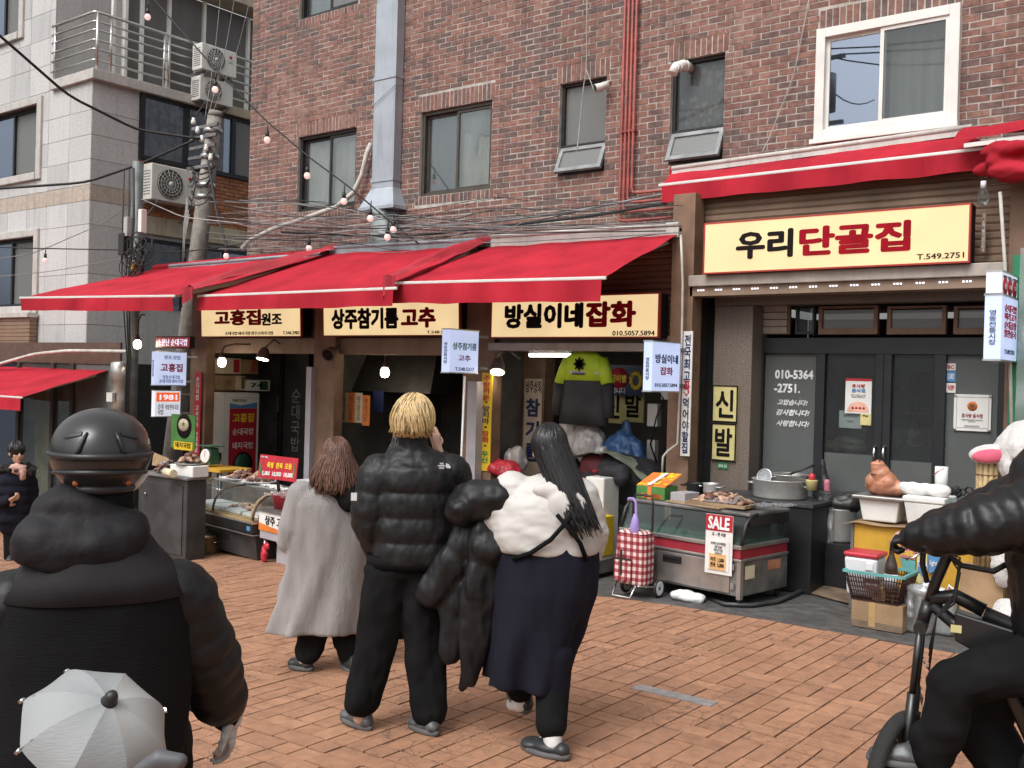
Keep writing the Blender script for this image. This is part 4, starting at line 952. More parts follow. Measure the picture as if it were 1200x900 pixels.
blade_sign('square bluish lit sign with red soup shop name hung at the alley end post', 177, 451, 218, 412, 8.4, .1, [('원조-맛집', .53, .84, .5, .12, 'ink_blue', .02), ('고흥집', .52, .53, .68, .24, 'ink_crimson', .05), ('영동순대국밥\n순대국밥·돼지국밥', .52, .18, .76, .24, 'ink_blue', .015)], ('영동전통시장', .5, .5, 'ink_navy'))
t, A, D, H = blade_sign('rounded white and orange sign showing the year, under the square bluish lit sign', 177, 488, 211, 458, 8.4, .12, [('순대\n국밥', .22, .28, .22, .42, 'ink_navy', .01), ('족발', .48, .36, .16, .2, 'ink_navy', .01), ('편육', .66, .36, .16, .2, 'ink_navy', .01), ('모듬', .84, .36, .16, .2, 'ink_navy', .01)], None, 'lit_white')
panel(t, 'orange_band', A, D*.9, H*.36, .01, 'lit_orange', D*.05, H*.58, .006); text(t, '1981', A, D*.5, H*.75, D*.66, H*.2, 'lit_letter', .03, .014, 'year_lettering')
t = blade_sign('bluish lit tower sign with red menu lines at the end pier of the corner shop', 1152, 421, 1191, 346, 8.5, .52, [('순대국밥\n머리고기\n순대곱창\n알찬술국', .52, .62, .74, .52, 'ink_crimson', .03), ('T.549.2751', .5, .13, .6, .07, 'ink_navy')], ('영동전통시장', .5, .55, 'ink_navy'))
t, A, D, H = blade_sign('white lit box with three round red emblems sitting over the tower sign', 1155, 343, 1192, 318, 8.5, .50, [('40년 전통 손맛집', .5, .8, .9, .16, 'ink_navy', .015)], None, 'lit_white')
for k in range(3):
    X = A.mat() @ Matrix.Translation((D*(.2+.3*k), H*.36, 0)); MB().lathe((0, 0, 0), [(D*.13, 0), (D*.13, .006), (.001, .0065)], 18, X=X).build('emblem', 'ink_crimson', t)
    text(t, '순대국'[k], A, D*(.2+.3*k), H*.36, D*.14, H*.24, 'ink_white', .03, .009, 'emblem_lettering')
F, W, H = FY(182, 408, 223, 394, 8.75)
t = thing('led_sign', 'narrow dark red lit sign with pale lettering above the square bluish sign', 'sign', F.o, 0, 'small lit signs sticking out under the awnings')
MB().fb(F, 0, W, 0, H, -.08, -.003).build('box', 'ink_black', t); panel(t, 'lit_face', F, W-.03, H-.03, .01, 'lit_red', .015, .015, .002); text(t, '소문난 순대국밥', F, W*.5, H*.5, W*.86, H*.55, 'lit_letter', .02, .004)
# ---- vertical banners and boards
def banner(lab, x0, y0, x1, y1, Y, mat, texts, nm='banner', cat='banner', t_=.012, frame=None, group=None):
    F, W, H = FY(x0, y0, x1, y1, Y); t = thing(nm, lab, cat, F.o, 0, group)
    panel(t, 'board', F, W, H, t_, mat)
    if frame:
        o = MB(); e = .012
        for q in ((0, W, 0, e), (0, W, H-e, H), (0, e, e, H-e), (W-e, W, e, H-e)): o.fb(F, *q, -.004, .006)
        o.build('edge', frame, t)
    for body, u, v, w_, h_, m, *bo in texts:
        text(t, body, F, u*W, v*H, w_*W, h_*H, m, bo[0] if bo else .02, .002)
    return t, F, W, H
V = lambda s: '\n'.join(s)
banner('yellow vertical banner on the post listing kitchen and rain wear', 562, 551, 577, 437, 9.12, 'banner_yellow', [(V('주방까운'), .5, .845, .66, .25, 'ink_crimson', .03), ('·', .5, .70, .2, .015, 'ink_black'), (V('앞치마'), .5, .57, .66, .185, 'ink_navy', .03), ('·', .5, .445, .2, .015, 'ink_black'), (V('장화'), .5, .345, .66, .12, 'ink_crimson', .03), ('·', .5, .255, .2, .015, 'ink_black'), (V('우산'), .5, .14, .66, .12, 'ink_green', .03)])
banner('narrow red vertical banner with small white lettering on the alley end post', 226, 532, 236, 436, 9.1, 'banner_red', [(V('순대국밥'), .5, .80, .5, .28, 'ink_white'), (V('고사머리'), .5, .46, .5, .26, 'ink_white'), (V('편육족발'), .5, .15, .5, .25, 'ink_white')])
t, F, W, H = banner('white vertical banner with navy letters and a red arrow on the brown post', 797, 534, 812, 388, 9.10, 'paper_white', [(V('전국최고'), .5, .79, .66, .36, 'ink_navy', .03), ('꼭', .5, .555, .62, .085, 'ink_crimson', .05), (V('먹어야할집'), .5, .245, .66, .44, 'ink_navy', .03)])
MB().prism([(W*.2, H*.52), (W*.2, H*.51), (W*.5, H*.475), (W*.8, H*.51), (W*.8, H*.52), (W*.5, H*.49)], 0, .003, F).build('arrow_print', 'ink_crimson', t)
banner('upper of two yellow boards with one black syllable on the granite pier', 834, 494, 865, 452, 9.48, 'board_yellow', [('신', .5, .5, .66, .72, 'ink_black', .03)], 'board_sign', 'sign', .02, 'ink_black')
banner('lower of two yellow boards with one black syllable on the granite pier', 833, 539, 863, 497, 9.48, 'board_yellow', [('발', .5, .5, .66, .72, 'ink_black', .03)], 'board_sign', 'sign', .02, 'ink_black')
banner('small dark green notice under the two yellow boards', 841, 549, 853, 543, 9.49, 'ink_green', [('550-21', .5, .5, .8, .5, 'ink_white', .01)], 'notice', 'notice', .008)
banner('pale vertical board with oil shop lettering in front of a brown pillar', 611, 558, 637, 443, 9.9, 'board_pale', [('상주상회', .5, .91, .8, .12, 'ink_black', .015), ('참', .5, .70, .66, .17, 'ink_navy', .045), ('기', .5, .475, .62, .17, 'ink_navy', .045), ('름', .5, .25, .66, .17, 'ink_navy', .045)], 'board_sign', 'sign', .02, 'brown_print')
for k, (ch, a, b) in enumerate((('신', 704, 730), ('발', 729, 755))): banner(['yellow shoe board behind the hanging bags, nearer the hi-vis jacket', 'yellow shoe board behind the hanging bags, nearer the brown post'][k], a, 495-k, b, 458-k*2, 10.3, 'board_yellow', [(ch, .5, .52, .7, .72, 'ink_black', .03)], 'board_sign', 'sign', .02)
t, F, W, H = banner('gold buying poster with a red disc and golden necklace above the shoe boards', 713, 463, 754, 428, 10.2, 'ink_navy', [], 'poster', 'poster', .01)
MB().lathe((0, 0, 0), [(H*.36, 0), (H*.36, .003), (.001, .0035)], 24, X=F.mat() @ Matrix.Translation((W*.3, H*.56, 0))).build('red_disc', 'banner_red', t)
text(t, '금이빨', F, W*.3, H*.55, W*.46, H*.24, 'ink_yellow', .05, .005); text(t, '삽니다', F, W*.3, H*.16, W*.42, H*.2, 'ink_white', .03, .003)
o = MB()
for k in range(11): o.ell(F.pt(W*(.80+.14*math.cos(k*.57)), H*(.5+.24*math.sin(k*.57)), .003), (.028, .012, .028), None, 8, 6)
o.build('necklace_print', 'ink_yellow', t)
# menu strips in shop 2
F, W, H = FY(382, 491, 434, 459, 9.5)
for k in range(6):
    m = 'orange_print' if k % 2 else 'paper_cream'; t = thing('menu_strip', ['cream paper strip at the post end of the menu row', 'orange paper strip, second from the post in the menu row', 'cream paper strip third from the post in the menu row', 'orange paper strip fourth from the post in the menu row', 'cream paper strip fifth from the post in the menu row', 'orange paper strip at the street end of the menu row'][k], 'menu strip', F.pt(W*k/6, 0), 0, 'orange and cream paper menu strips')
    dz = .012*math.sin(k*2.1)-.008*k
    panel(t, 'paper', F, W/6-.003, H, .003, m, W*k/6, dz, 0); text(t, V(['고춧가루', '참기름', '들기름', '떡고물', '엿질금', '마른고추'][k]), F, W*(k+.5)/6, H*.5+dz, W*.07, H*.8, 'brown_print', .005, .001)
# red soup banner with the round bowl picture
t, F, W, H = banner('picture sign of a soup bowl over a yellow name strip by the alley end stall', 200, 524, 229, 487, 8.5, 'green_print', [], 'picture_sign', 'sign', .015)
MB().lathe((0, 0, 0), [(H*.36, 0), (H*.36, .006), (H*.3, .012), (.001, .0125)], 26, X=F.mat() @ Matrix.Translation((W*.55, H*.66, 0))).build('bowl_print', 'ink_black', t)
MB().lathe((0, 0, 0), [(H*.25, 0.012), (H*.25, .015), (.001, .0155)], 26, X=F.mat() @ Matrix.Translation((W*.55, H*.70, 0)) @ Matrix.Diagonal((1, .75, 1, 1))).build('soup_print', 'paper_cream', t)
o = MB()
for k in range(14): a = random.Random(k).uniform(0, 6.28); r0 = random.Random(k+9).uniform(0, .06); o.fb(F, W*.55+r0*math.cos(a)-.01, W*.55+r0*math.cos(a)+.012, H*.71+r0*.6*math.sin(a)-.006, H*.71+r0*.6*math.sin(a)+.006, .0155, .018)
o.build('scallion_print', 'green_print', t)
panel(t, 'name_strip', F, W*.78, H*.24, .01, 'banner_yellow', W*.16, -.02, .012); text(t, '돼지국밥', F, W*.55, H*.1, W*.64, H*.15, 'ink_black', .02, .014)
# stickers, poster and plate on the glass doors
g = GY-.012
t, F, W, H = banner('printed restaurant campaign poster with red fringe taped inside the glass door', 990, 484, 1022, 444, g, 'paper_white', [('효사랑', .5, .79, .5, .1, 'ink_crimson', .03), ('음식점', .5, .66, .5, .1, 'blue_print', .03), ('우리 가게는 효사랑\n나눔을 함께합니다', .5, .50, .56, .1, 'ink_grey', 0)], 'poster', 'poster', .004)
MB().prism([(W*.08+(W*.42)*(1-math.cos(k*math.pi/16)), H*.04+H*.30*math.sin(k*math.pi/16)) for k in range(17)], 0, .002, F).build('rainbow_print', 'skin_print', t)
MB().fb(F, 0, W, H*.93, H, 0, .003).build('fringe_print', 'banner_red', t)
o = MB()
for k in range(4): o.lathe((0, 0, 0), [(.012, 0), (.012, .003), (.001, .0035)], 10, X=F.mat() @ Matrix.Translation((W*(.3+.14*k), H*.16, .001)))
o.build('figure_print', 'ink_crimson', t)
banner('white notice sheet behind the campaign poster on the glass door', 983, 501, 1010, 482, g+.03, 'paper_white', [('원산지 표시판', .5, .7, .6, .14, 'ink_grey', .01), ('국내산', .5, .4, .3, .12, 'ink_grey', 0)], 'notice', 'notice', .003)
banner('small blue and yellow payment sticker below the campaign poster', 1008, 498, 1021, 485, g, 'board_yellow', [('Pay', .5, .8, .5, .2, 'ink_black', .02)], 'sticker', 'sticker', .003)
for lab, y0, y1, m, tx, tm in (('grey card logo sticker, topmost of three on the fixed pane', 434, 426, 'paper_white', 'BC', 'ink_crimson'), ('blue card logo sticker, middle of three on the fixed pane', 447, 435, 'blue_print', 'CARD', 'ink_white'), ('white and red card sticker, lowest of three on the fixed pane', 460, 449, 'paper_white', 'VIP', 'ink_crimson')):
    banner(lab, 1109, y0, 1120, y1, g, m, [(tx, .5, .5, .7, .5, tm, .03)], 'sticker', 'sticker', .003)
t, F, W, H = banner('framed white certificate plate with an orange seal on the fixed pane', 1117, 504, 1162, 463, g-.01, 'paper_white', [('효사랑 음식점', .5, .42, .56, .11, 'ink_red', .02), ('나눔을 함께 실천하는 업소입니다\n감사합니다', .5, .28, .58, .09, 'ink_grey', 0), ('(영동시장상인회)', .5, .13, .4, .06, 'ink_grey', 0)], 'plaque', 'plaque', .015)
MB().lathe((0, 0, 0), [(H*.13, 0), (H*.13, .003), (.001, .0035)], 24, X=F.mat() @ Matrix.Translation((W*.5, H*.68, 0))).build('seal_print', 'orange_print', t); text(t, '孝', F, W*.5, H*.68, H*.15, H*.15, 'brown_print', .02, .005)
o = MB()
for a, b in ((.04, .04), (.96, .04), (.04, .96), (.96, .96)): o.lathe((0, 0, 0), [(.012, 0), (.012, .008), (.001, .012)], 10, X=F.mat() @ Matrix.Translation((W*a, H*b, 0)))
o.build('screw', 'chrome', t)
o = MB(); e = .004
for q in ((.07*W, .93*W, .08*H, .08*H+e), (.07*W, .93*W, .92*H, .92*H+e), (.07*W, .07*W+e, .08*H, .92*H), (.93*W, .93*W+e, .08*H, .92*H)): o.fb(F, *q, 0, .002)
o.build('border_print', 'ink_grey', t)
F, W, H = FY(906, 500, 956, 434, GY-.006); t = thing('window_lettering', 'white phone number and thanks lettered on the glass by the pier', 'lettering', F.o)
for body, u, v, w_, h_, bo, sh in (('010-5364', .48, .92, .92, .145, .04, 0), ('-2751.', .32, .68, .62, .145, .04, 0), ('고맙습니다!', .46, .435, .74, .095, .03, .3), ('감사합니다!', .48, .26, .80, .10, .03, .3), ('사랑합니다!', .48, .07, .80, .10, .03, .3)): text(t, body, F, u*W, v*H, w_*W, h_*H, 'ink_white', bo, .001, shear=sh)
banner('white no smoking notice behind the glass by the granite pier', 812, 503, 834, 474, 10.0, 'paper_white', [('꼭!', .5, .84, .3, .16, 'ink_crimson', .03), ('와주세요', .5, .53, .8, .17, 'ink_grey', .02), ('금 연', .5, .16, .6, .2, 'ink_crimson', .03)], 'notice', 'notice', .004)
t, F, W, H = banner('strip of faded white letters on the shutter beside the corner shop sign', 1149, 296, 1156, 248, 9.28, 'shutter_brown', [(V('가축병원장'), .5, .5, .7, .94, 'ink_white', .0)], 'notice', 'notice', .004)
# tube lights
def tube_light(lab, a, b, m, grp='tube lights under the shop beams'):
    t = thing('tube_light', lab, 'light', a, 0, grp); MB().tube([a, b], .022, 10).build('tube', m, t); d = Vector((0, 0, .03)); MB().bar(a+d, b+d, .05, .025).build('housing', 'white_frame', t)
tube_light('white tube light in the general goods shop beside the hi-vis jacket', PY(621, 416, 9.5), PY(668, 416, 9.5), 'tube_light')
tube_light('long yellowish tube light under the corner shop beam', PY(912, 340, 9.3), PY(1066, 334, 9.3), 'tube_yellow')
# bulbs on swan neck arms, and floodlights
def bulb(lab, px, py, Y, r=.055, hood=True, arm=None, shade='box_rust'):
    p = PY(px, py, Y); t = thing('hanging_lamp', lab, 'lamp', p, 0, 'lamps with bulbs under the awnings')
    MB().lathe(p, [(.001, -r*1.1), (r*.7, -r*.95), (r, -r*.3), (r, r*.5), (r*.75, r*1.0), (r*.5, r*1.3)], 16).build('bulb', 'bulb_warm', t)
    MB().lathe(p, [(r*.55, r*1.25), (r*1.05, r*1.35), (r*.6, r*1.9), (r*.5, r*2.4), (.012, r*2.7)], 14).build('socket', 'box_rust', t)
    top = p+Vector((0, 0, r*2.7)); a = arm or Vector((.3, .25, .12))
    MB().tube([top, top+Vector((a.x*.05, a.y*.1, a.z*.7)), top+Vector((a.x*.4, a.y*.5, a.z)), top+a], .012, 8).build('arm', 'box_rust', t)
pm('box_rust', (.10, .06, .045), .6, var=.3)
bulb('glowing bulb hanging from a swan neck, near the alley end post', 260, 425, 8.9)
bulb('glowing bulb in the dark oil shop behind the blond man', 451, 437, 9.4, arm=Vector((.02, .05, .35)))
bulb('bright bulb in front of the dark steel pole', 161, 404, 8.6, arm=Vector((.02, .1, .3)))
def flood(lab, px, py, Y, aim, lit=True):
    p = PY(px, py, Y); d = nv(aim).normalized(); t = thing('spot_lamp', lab, 'lamp', p, 0, 'lamps with bulbs under the awnings')
    MB().tube([p-d*.14, p-d*.08, p, p+d*.02], [.04, .075, .09, .095], 16, cap=True).build('shade', 'box_rust', t)
    MB().tube([p+d*.021, p+d*.03], .075, 16).build('bulb', 'bulb_warm' if lit else 'ink_black', t)
    MB().tube([p-d*.14, p-d*.14+Vector((0, .15, .12)), p+Vector((.05, .35, .14))], .012, 7).build('arm', 'box_rust', t)
flood('lit spot lamp on the beam beside the hanging bulb of the soup shop', 308, 419, 8.95, (0, -.25, -1)); flood('lit spot lamp at the post of the general goods shop', 583, 434, 9.1, (.25, -.4, -1)); flood('unlit dark spot lamp under the oil shop sign', 385, 415, 9.0, (.2, -.9, -.4), False)
# ================================================================ stalls and goods
pm('inox', (.50, .49, .47), .32, .8, var=.2, vs=4, streak=.3, bump=.02); pm('inox_dull', (.24, .235, .23), .5, .6, var=.35, vs=5, dirt=.5); pm('red_trim', (.30, .025, .04), .4, var=.1); pm('case_green', (.03, .10, .06), .5, var=.3, vs=5)
pm('black_metal', (.022, .022, .023), .45, .3, var=.3, dirt=.3); pm('dark_metal', (.07, .07, .072), .5, .4, var=.3, vs=4, streak=.3); pm('cardboard', (.33, .215, .12), .85, var=.2, vs=6, dirt=.3); pm('cardboard_dirty', (.20, .14, .095), .9, var=.45, vs=5, dirt=.7); pm('tape', (.45, .29, .13), .4)
pm('styro', (.72, .72, .70), .8, var=.08, bump=.15, bs=200); pm('plastic_white', (.66, .67, .70), .4, var=.06); pm('plastic_red', (.50, .03, .05), .35); pm('wood_board', (.32, .22, .13), .7, var=.3, vs=3, stretch=(1, 8, 8)); pm('ply_yellow', (.56, .31, .03), .6, var=.15, vs=4, streak=.25)
pm('alu_pot', (.62, .61, .59), .36, .5, var=.12, vs=9); pm('gold_pot', (.55, .45, .27), .3, .9, var=.1); pm('meat', (.15, .065, .045), .4, var=.6, vs=18, bump=.6, bs=60, coat=.2); pm('meat_pale', (.42, .26, .18), .45, var=.4, vs=16, bump=.5, bs=50, coat=.2); pm('pig', (.50, .22, .13), .42, var=.3, vs=7, bump=.25, bs=50, coat=.15); pm('pig_dark', (.16, .045, .035), .5)
pm('bottle_brown', (.035, .018, .01), .12, coat=.6); pm('basket_brown', (.045, .018, .015), .5); pm('teal', (.12, .36, .36), .5); pm('straw', (.42, .31, .16), .8, var=.25, vs=20)
glass('case_glass', (.85, .9, .88), .0, .02, .96); glass('film', (.86, .87, .88), .10, .25, .62); glass('jug', (.75, .78, .78), .08, .25, .40); glass('film_blue', (.25, .38, .6), .08, .3, .3)
def fx(px, Y): return PY(px, 500, Y).x
def pile(name, lab, cat, c, ext, n, r, mats, seed, group=None, flat=.6):
    rr = random.Random(seed); t = thing(name, lab, cat, c, 0, group); 
    for mi, m in enumerate(mats):
        o = MB()
        for k in range(n):
            u, v = rr.uniform(-1, 1), rr.uniform(-1, 1); hh = max(0, 1-abs(u)**2*.9-abs(v)**2*.6)*ext[2]*rr.random()
            q = nv(c)+Vector((u*ext[0], v*ext[1], hh+r*.4)); a = Matrix.Rotation(rr.random()*6.28, 3, 'Z') @ Matrix.Rotation(rr.uniform(-.5, .5), 3, 'X')
            o.ell(q, (r*rr.uniform(.7, 1.6), r*rr.uniform(.6, 1), r*flat*rr.uniform(.7, 1.2)), a, 9, 6)
        skin(o, ['heap', 'scrap'][mi] if mi < 2 else 'bit', m, t, vox=.012, smooth=1, wr=(.006, 30), local=False)
    return t
# ---- sale fridge counter
th = R_(8); FRC = Vector((-3.66, 7.91, 0)); cl_, cd_ = 1.29, .74
rr_ = Vector((math.cos(th), -math.sin(th), 0)); dd_ = Vector((math.sin(th), math.cos(th), 0)); FC = Frame(FRC-rr_*cl_, rr_, (0, 0, 1))     # n points to the street
t = thing('display_fridge', 'steel display fridge with red band, slanted glass and a sale poster', 'fridge', FC.o)
MB().fb(FC, 0, cl_, .08, .375, -cd_, 0).build('body', 'inox_dull', t, bev=.008)
MB().fb(FC, .005, cl_-.005, .395, .475, -cd_+.005, .004).build('red_band', 'red_trim', t)
o = MB(); o.fb(FC, -.01, cl_+.01, .372, .395, -cd_, .016).fb(FC, -.01, cl_+.01, .475, .51, -cd_, .02); o.build('steel_trim', 'inox', t, bev=.005)
o = MB(); o.fb(FC, cl_-.03, cl_+.008, .06, .395, -.03, .012); o.build('corner_post', 'inox', t)
MB().fb(FC, .44, cl_-.10, .10, .36, .001, .014).build('steel_door', 'inox', t, bev=.005)
o = MB(); o.fb(FC, .50, .70, .27, .335, .0145, .020); dh = o.build('handle_recess', 'black_metal', t, bev=.004); MB().fb(FC, .51, .69, .31, .33, .0205, .03).build('handle', 'plastic_black', dh)
g_ = MB().fb(FC, .02, .40, .10, .36, .001, .010).build('grille_plate', 'inox_dull', t)
for r0 in range(3):
    for k in range(9): MB().fb(FC, .10+k*.025, .113+k*.025, .15+r0*.035, .175+r0*.035, .0102, .0125).build('vent_slot', 'black_metal', g_)
MB().fb(FC, .10, .20, .26, .32, .0102, .012).build('label_plate', 'board_pale', g_)
for zz in (.14, .30): MB().fb(FC, cl_-.085, cl_-.05, zz, zz+.05, .014, .024).build('hinge', 'inox', t)
MB().fb(FC, .03, cl_-.03, .505, .53, -cd_+.03, -.02).build('inner_tray', 'case_green', t)
MB().fb(FC, .03, cl_-.03, .53, .73, -cd_+.015, -cd_+.03).build('inner_back', 'dark_metal', t)
for k in range(26): MB().fb(FC, .5+k*.026, .514+k*.026, .60, .68, -cd_+.031, -cd_+.034).build('air_slot', 'black_metal', t)
g0 = [FC.pt(.02, .512, .0), FC.pt(cl_-.02, .512, .0), FC.pt(cl_-.02, .735, -.10), FC.pt(.02, .735, -.10)]
MB().slab(*g0, .006).build('front_glass', 'case_glass', t)
for xx in (.008, cl_-.014):
    a = [FC.pt(xx, .512, -cd_+.02), FC.pt(xx, .512, -.0), FC.pt(xx, .735, -.10), FC.pt(xx, .735, -cd_+.02)]; MB().slab(*a, .006).build('side_glass', 'case_glass', t)
for xx in (.0, cl_):
    o = MB(); o.tube([FC.pt(xx, .51, .0), FC.pt(xx, .68, -.06), FC.pt(xx, .745, -.13), FC.pt(xx, .755, -.22)], .018, 8); o.build('end_trim', 'plastic_black', t)
MB().fb(FC, -.015, cl_+.012, .74, .772, -cd_, -.09).build('top', 'inox_dull', t, bev=.01)
MB().fb(FC, cl_+.001, cl_+.013, .66, .74, -cd_+.02, -.1).build('end_cheek', 'plastic_black', t)
for xx, cc in ((.08, -.06), (cl_-.03, -.05), (cl_-.06, -cd_+.06), (.08, -cd_+.06)):
    o = MB(); q = FC.pt(xx, 0, cc); o.cyl(q+Vector((-.012, 0, .035)), q+Vector((.012, 0, .035)), .034, n=14).bx(q.x-.02, q.x+.02, q.y-.02, q.y+.02, .05, .085); o.build('caster', 'plastic_black', t)
SF = Frame(FC.pt(cl_, 0, 0), dd_, (0, 0, 1)); MB().fb(SF, .07, .21, .22, .33, 0, .003).build('worn_sticker', 'paper_cream', t); MB().fb(SF, .42, .62, .26, .345, 0, .003).build('worn_sticker', 'pig', t)
# sale poster
a = FC.pt(.955, .245, .032); PF = Frame(a, rr_+Vector((0, 0, .02)), (0, -.0, 1)); t = thing('sale_poster', 'white sale poster with red heading and a small orange price card, taped to the fridge', 'poster', a)
pw, ph = .27, .50; panel(t, 'paper', PF, pw, ph, .004, 'paper_white'); panel(t, 'red_heading', PF, pw-.004, .135, .003, 'banner_red', .002, ph-.137, .004); text(t, 'SALE', PF, pw/2, ph-.07, pw*.78, .10, 'ink_white', .04, .006, shear=.05)
text(t, '오 ~ 전 시장', PF, pw*.5, ph-.165, pw*.5, .028, 'ink_black', .02, .002)
panel(t, 'hand_written_sheet', PF, pw*.8, .25, .003, 'paper_white', pw*.1, .03, .006); text(t, '돼지머리 순대 대박할인\n곱창 10,000\n머리고기 국산\n포장됩니다', PF, pw*.5, .215, pw*.55, .11, 'ink_grey', .01, .008)
pc = panel(t, 'price_card', PF, pw*.62, .135, .004, 'orange_print', pw*.17, .035, .009); pc.data.materials[0] = pm('card_orange', (.72, .42, .18), .8); text(pc, '머리  1,500\n편육  5,000', PF, pw*.48, .10, pw*.5, .085, 'ink_black', .015, .011)
# goods on the fridge
WB = Frame(FC.pt(.42, .775, -.32), rr_+Vector((.0, -.1, .0)), (0, 0, 1))
o = MB().fb(WB, 0, .62, 0, .014, -.28, .20).build('cutting_board', 'wood_board', bev=.003); tag(o, 'long wooden board under the meat tray on the steel fridge', 'board')
q = FC.pt(.90, .795, -.30); t = thing('meat_tray', 'brown tray of dark boiled meat wrapped in clear film on the steel fridge', 'tray', q)
MB().bx(q.x-.26, q.x+.26, q.y-.15, q.y+.15, q.z-.005, q.z+.005).bx(q.x-.28, q.x-.26, q.y-.17, q.y+.17, q.z-.005, q.z+.022).bx(q.x+.26, q.x+.28, q.y-.17, q.y+.17, q.z-.005, q.z+.022).bx(q.x-.26, q.x+.26, q.y-.17, q.y-.15, q.z-.005, q.z+.022).build('tray', 'wood_board', t)
pile('boiled_meat', 'heap of dark brown boiled meat pieces on the tray over the sale poster', 'meat', (q.x, q.y, q.z+.01), (.23, .12, .10), 55, .034, ['meat', 'meat_pale'], 3)
fo = MB().grid(lambda u, v: (q.x-.12+.3*u, q.y-.16+.14*v, q.z+.03+.055*v+.012*nz3((u*9, v*7, 1), 1)), 16, 8).build('cling_film', 'film'); tag(fo, 'crumpled clear film lying over the dark boiled meat', 'film')
fo = MB().grid(lambda u, v: (q.x+.25+.34*u, q.y-.05+.3*v, q.z+.0+.02*u+.035*abs(nz3((u*8, v*8, 4), 1))+.01), 20, 14).build('cling_film', 'film'); tag(fo, 'crumpled clear film bunched between meat tray and steaming basin', 'film')
# fruit carton
q = FC.pt(.055, .775, -.14); BF = Frame(q, rr_+Vector((0, .12, 0)), (0, 0, 1)); t = thing('fruit_box', 'green and orange fruit drink box lying on the steel fridge', 'box', q)
MB().fb(BF, 0, .30, 0, .12, -.24, 0).build('carton', 'green_print', t, bev=.004)
sl = Frame(BF.pt(0, .12, .0), BF.r, (BF.n*-.24+Vector((0, 0, .10))).normalized())
o = MB(); a = [BF.pt(0, .12, 0), BF.pt(.30, .12, 0), BF.pt(.34, .235, -.24), BF.pt(.03, .225, -.24)]; o.slab(*a, .006); o.build('lid', 'orange_print', t)
o = MB(); rr = random.Random(2)
for k in range(26):
    u, v = rr.uniform(.05, .95), rr.uniform(.05, .95); c_ = nv(a[0]).lerp(a[1], u).lerp(nv(a[3]).lerp(a[2], u), v); o.ell(c_, (.024, .02, .010), None, 9, 6)
o.build('fruit_print', 'banner_yellow', t)
o = MB()
for k in range(12): o.fb(BF, rr.uniform(.0, .25), rr.uniform(.0, .25)+.04, .01, .05, .0005, .002)
o.fb(BF, .12, .16, 0, .12, .0005, .003); o.build('side_print', 'orange_print', t)
o = MB().slab(*[nv(a[0]).lerp(a[1], u).lerp(nv(a[3]).lerp(a[2], u), v)+Vector((0, -.01, .012)) for u, v in ((.38, 0), (.52, 0), (.62, .9), (.46, .9))], .003).build('white_band', 'plastic_white', t)
o = MB().fb(FC, .40, .56, .775, .86, -.42, -.20).build('small_box', 'lavender_grey', bev=.004); tag(o, 'small pale grey carton right behind the fruit drink box', 'box')
# ---- cauldron stand behind
x0, x1 = fx(840, 9.0), fx(962, 9.0)
t = thing('stove_cabinet', 'black metal stove cabinet behind the steel fridge', 'cabinet', (x0, 8.95, 0)); MB().bx(x0, x1, 8.85, 9.5, .0, .76).build('body', 'black_metal', t, bev=.006); MB().bx(x0-.01, x1+.015, 8.83, 9.5, .765, .80).build('top', 'dark_metal', t, bev=.004)
def potx(name, lab, cat, c, r, h, m, handles=True, lid=False, wall=.006, group=None):
    c = nv(c); t = thing(name, lab, cat, c, 0, group)
    MB().lathe(c, [(.001, .003), (r*.94, 0), (r, .02), (r, h-.01), (r*1.05, h), (r*1.05, h+.006), (r*.98, h+.004), (r*.97, .03), (.001, .02)], 32).build('pot_body', m, t)
    if handles:
        for s in (-1, 1): MB().tube([c+Vector((s*r*.98, -.05, h*.72)), c+Vector((s*(r+.045), -.045, h*.74)), c+Vector((s*(r+.045), .045, h*.74)), c+Vector((s*r*.98, .05, h*.72))], .009, 7).build('handle', m, t)
    if lid: l_ = MB().lathe(c, [(r*1.04, h+.008), (r*1.0, h+.02), (r*.6, h+.05), (.001, h+.06)], 32).build('lid', m, t); MB().lathe(c, [(.012, h+.055), (.015, h+.075), (.028, h+.085), (.02, h+.098), (.001, h+.1)], 14).build('lid_knob', 'plastic_black', l_)
    return t
pb = PY(913, 582, 9.12); potx('steel_basin', 'wide steaming aluminium basin on the black stove cabinet', 'basin', (pb.x, 9.14, .80), .25, .17, 'alu_pot')
potx('pan', 'shallow dark steel pan standing in the aluminium basin', 'pan', (pb.x+.06, 9.2, .90), .19, .12, 'inox', True)
c_ = Vector((pb.x-.10, 9.0, 1.0)); t = thing('strainer', 'round steel strainer leaning on the aluminium basin', 'strainer', c_); X = Matrix.Translation(c_) @ Matrix.Rotation(R_(75), 4, 'X')
MB().tube([X @ Vector((.07*math.cos(k*.3142), .07*math.sin(k*.3142), 0)) for k in range(21)], .006, 6, False).build('ring', 'chrome', t); MB().lathe((0, 0, 0), [(.068, 0), (.05, -.03), (.001, -.045)], 16, X=X).build('mesh_bowl', 'film', t); MB().tube([X @ Vector((.07, 0, 0)), c_+Vector((.2, .1, .03))], .006, 6).build('handle', 'chrome', t)
t = thing('ladle', 'long handled dark ladle resting across the aluminium basin', 'ladle', (pb.x, 9.1, 1)); MB().tube([PY(925, 556, 9.2), PY(955, 545, 9.3)], .011, 7).build('handle', 'plastic_black', t); MB().ell(PY(922, 558, 9.2), (.05, .05, .03)).build('bowl', 'inox', t)
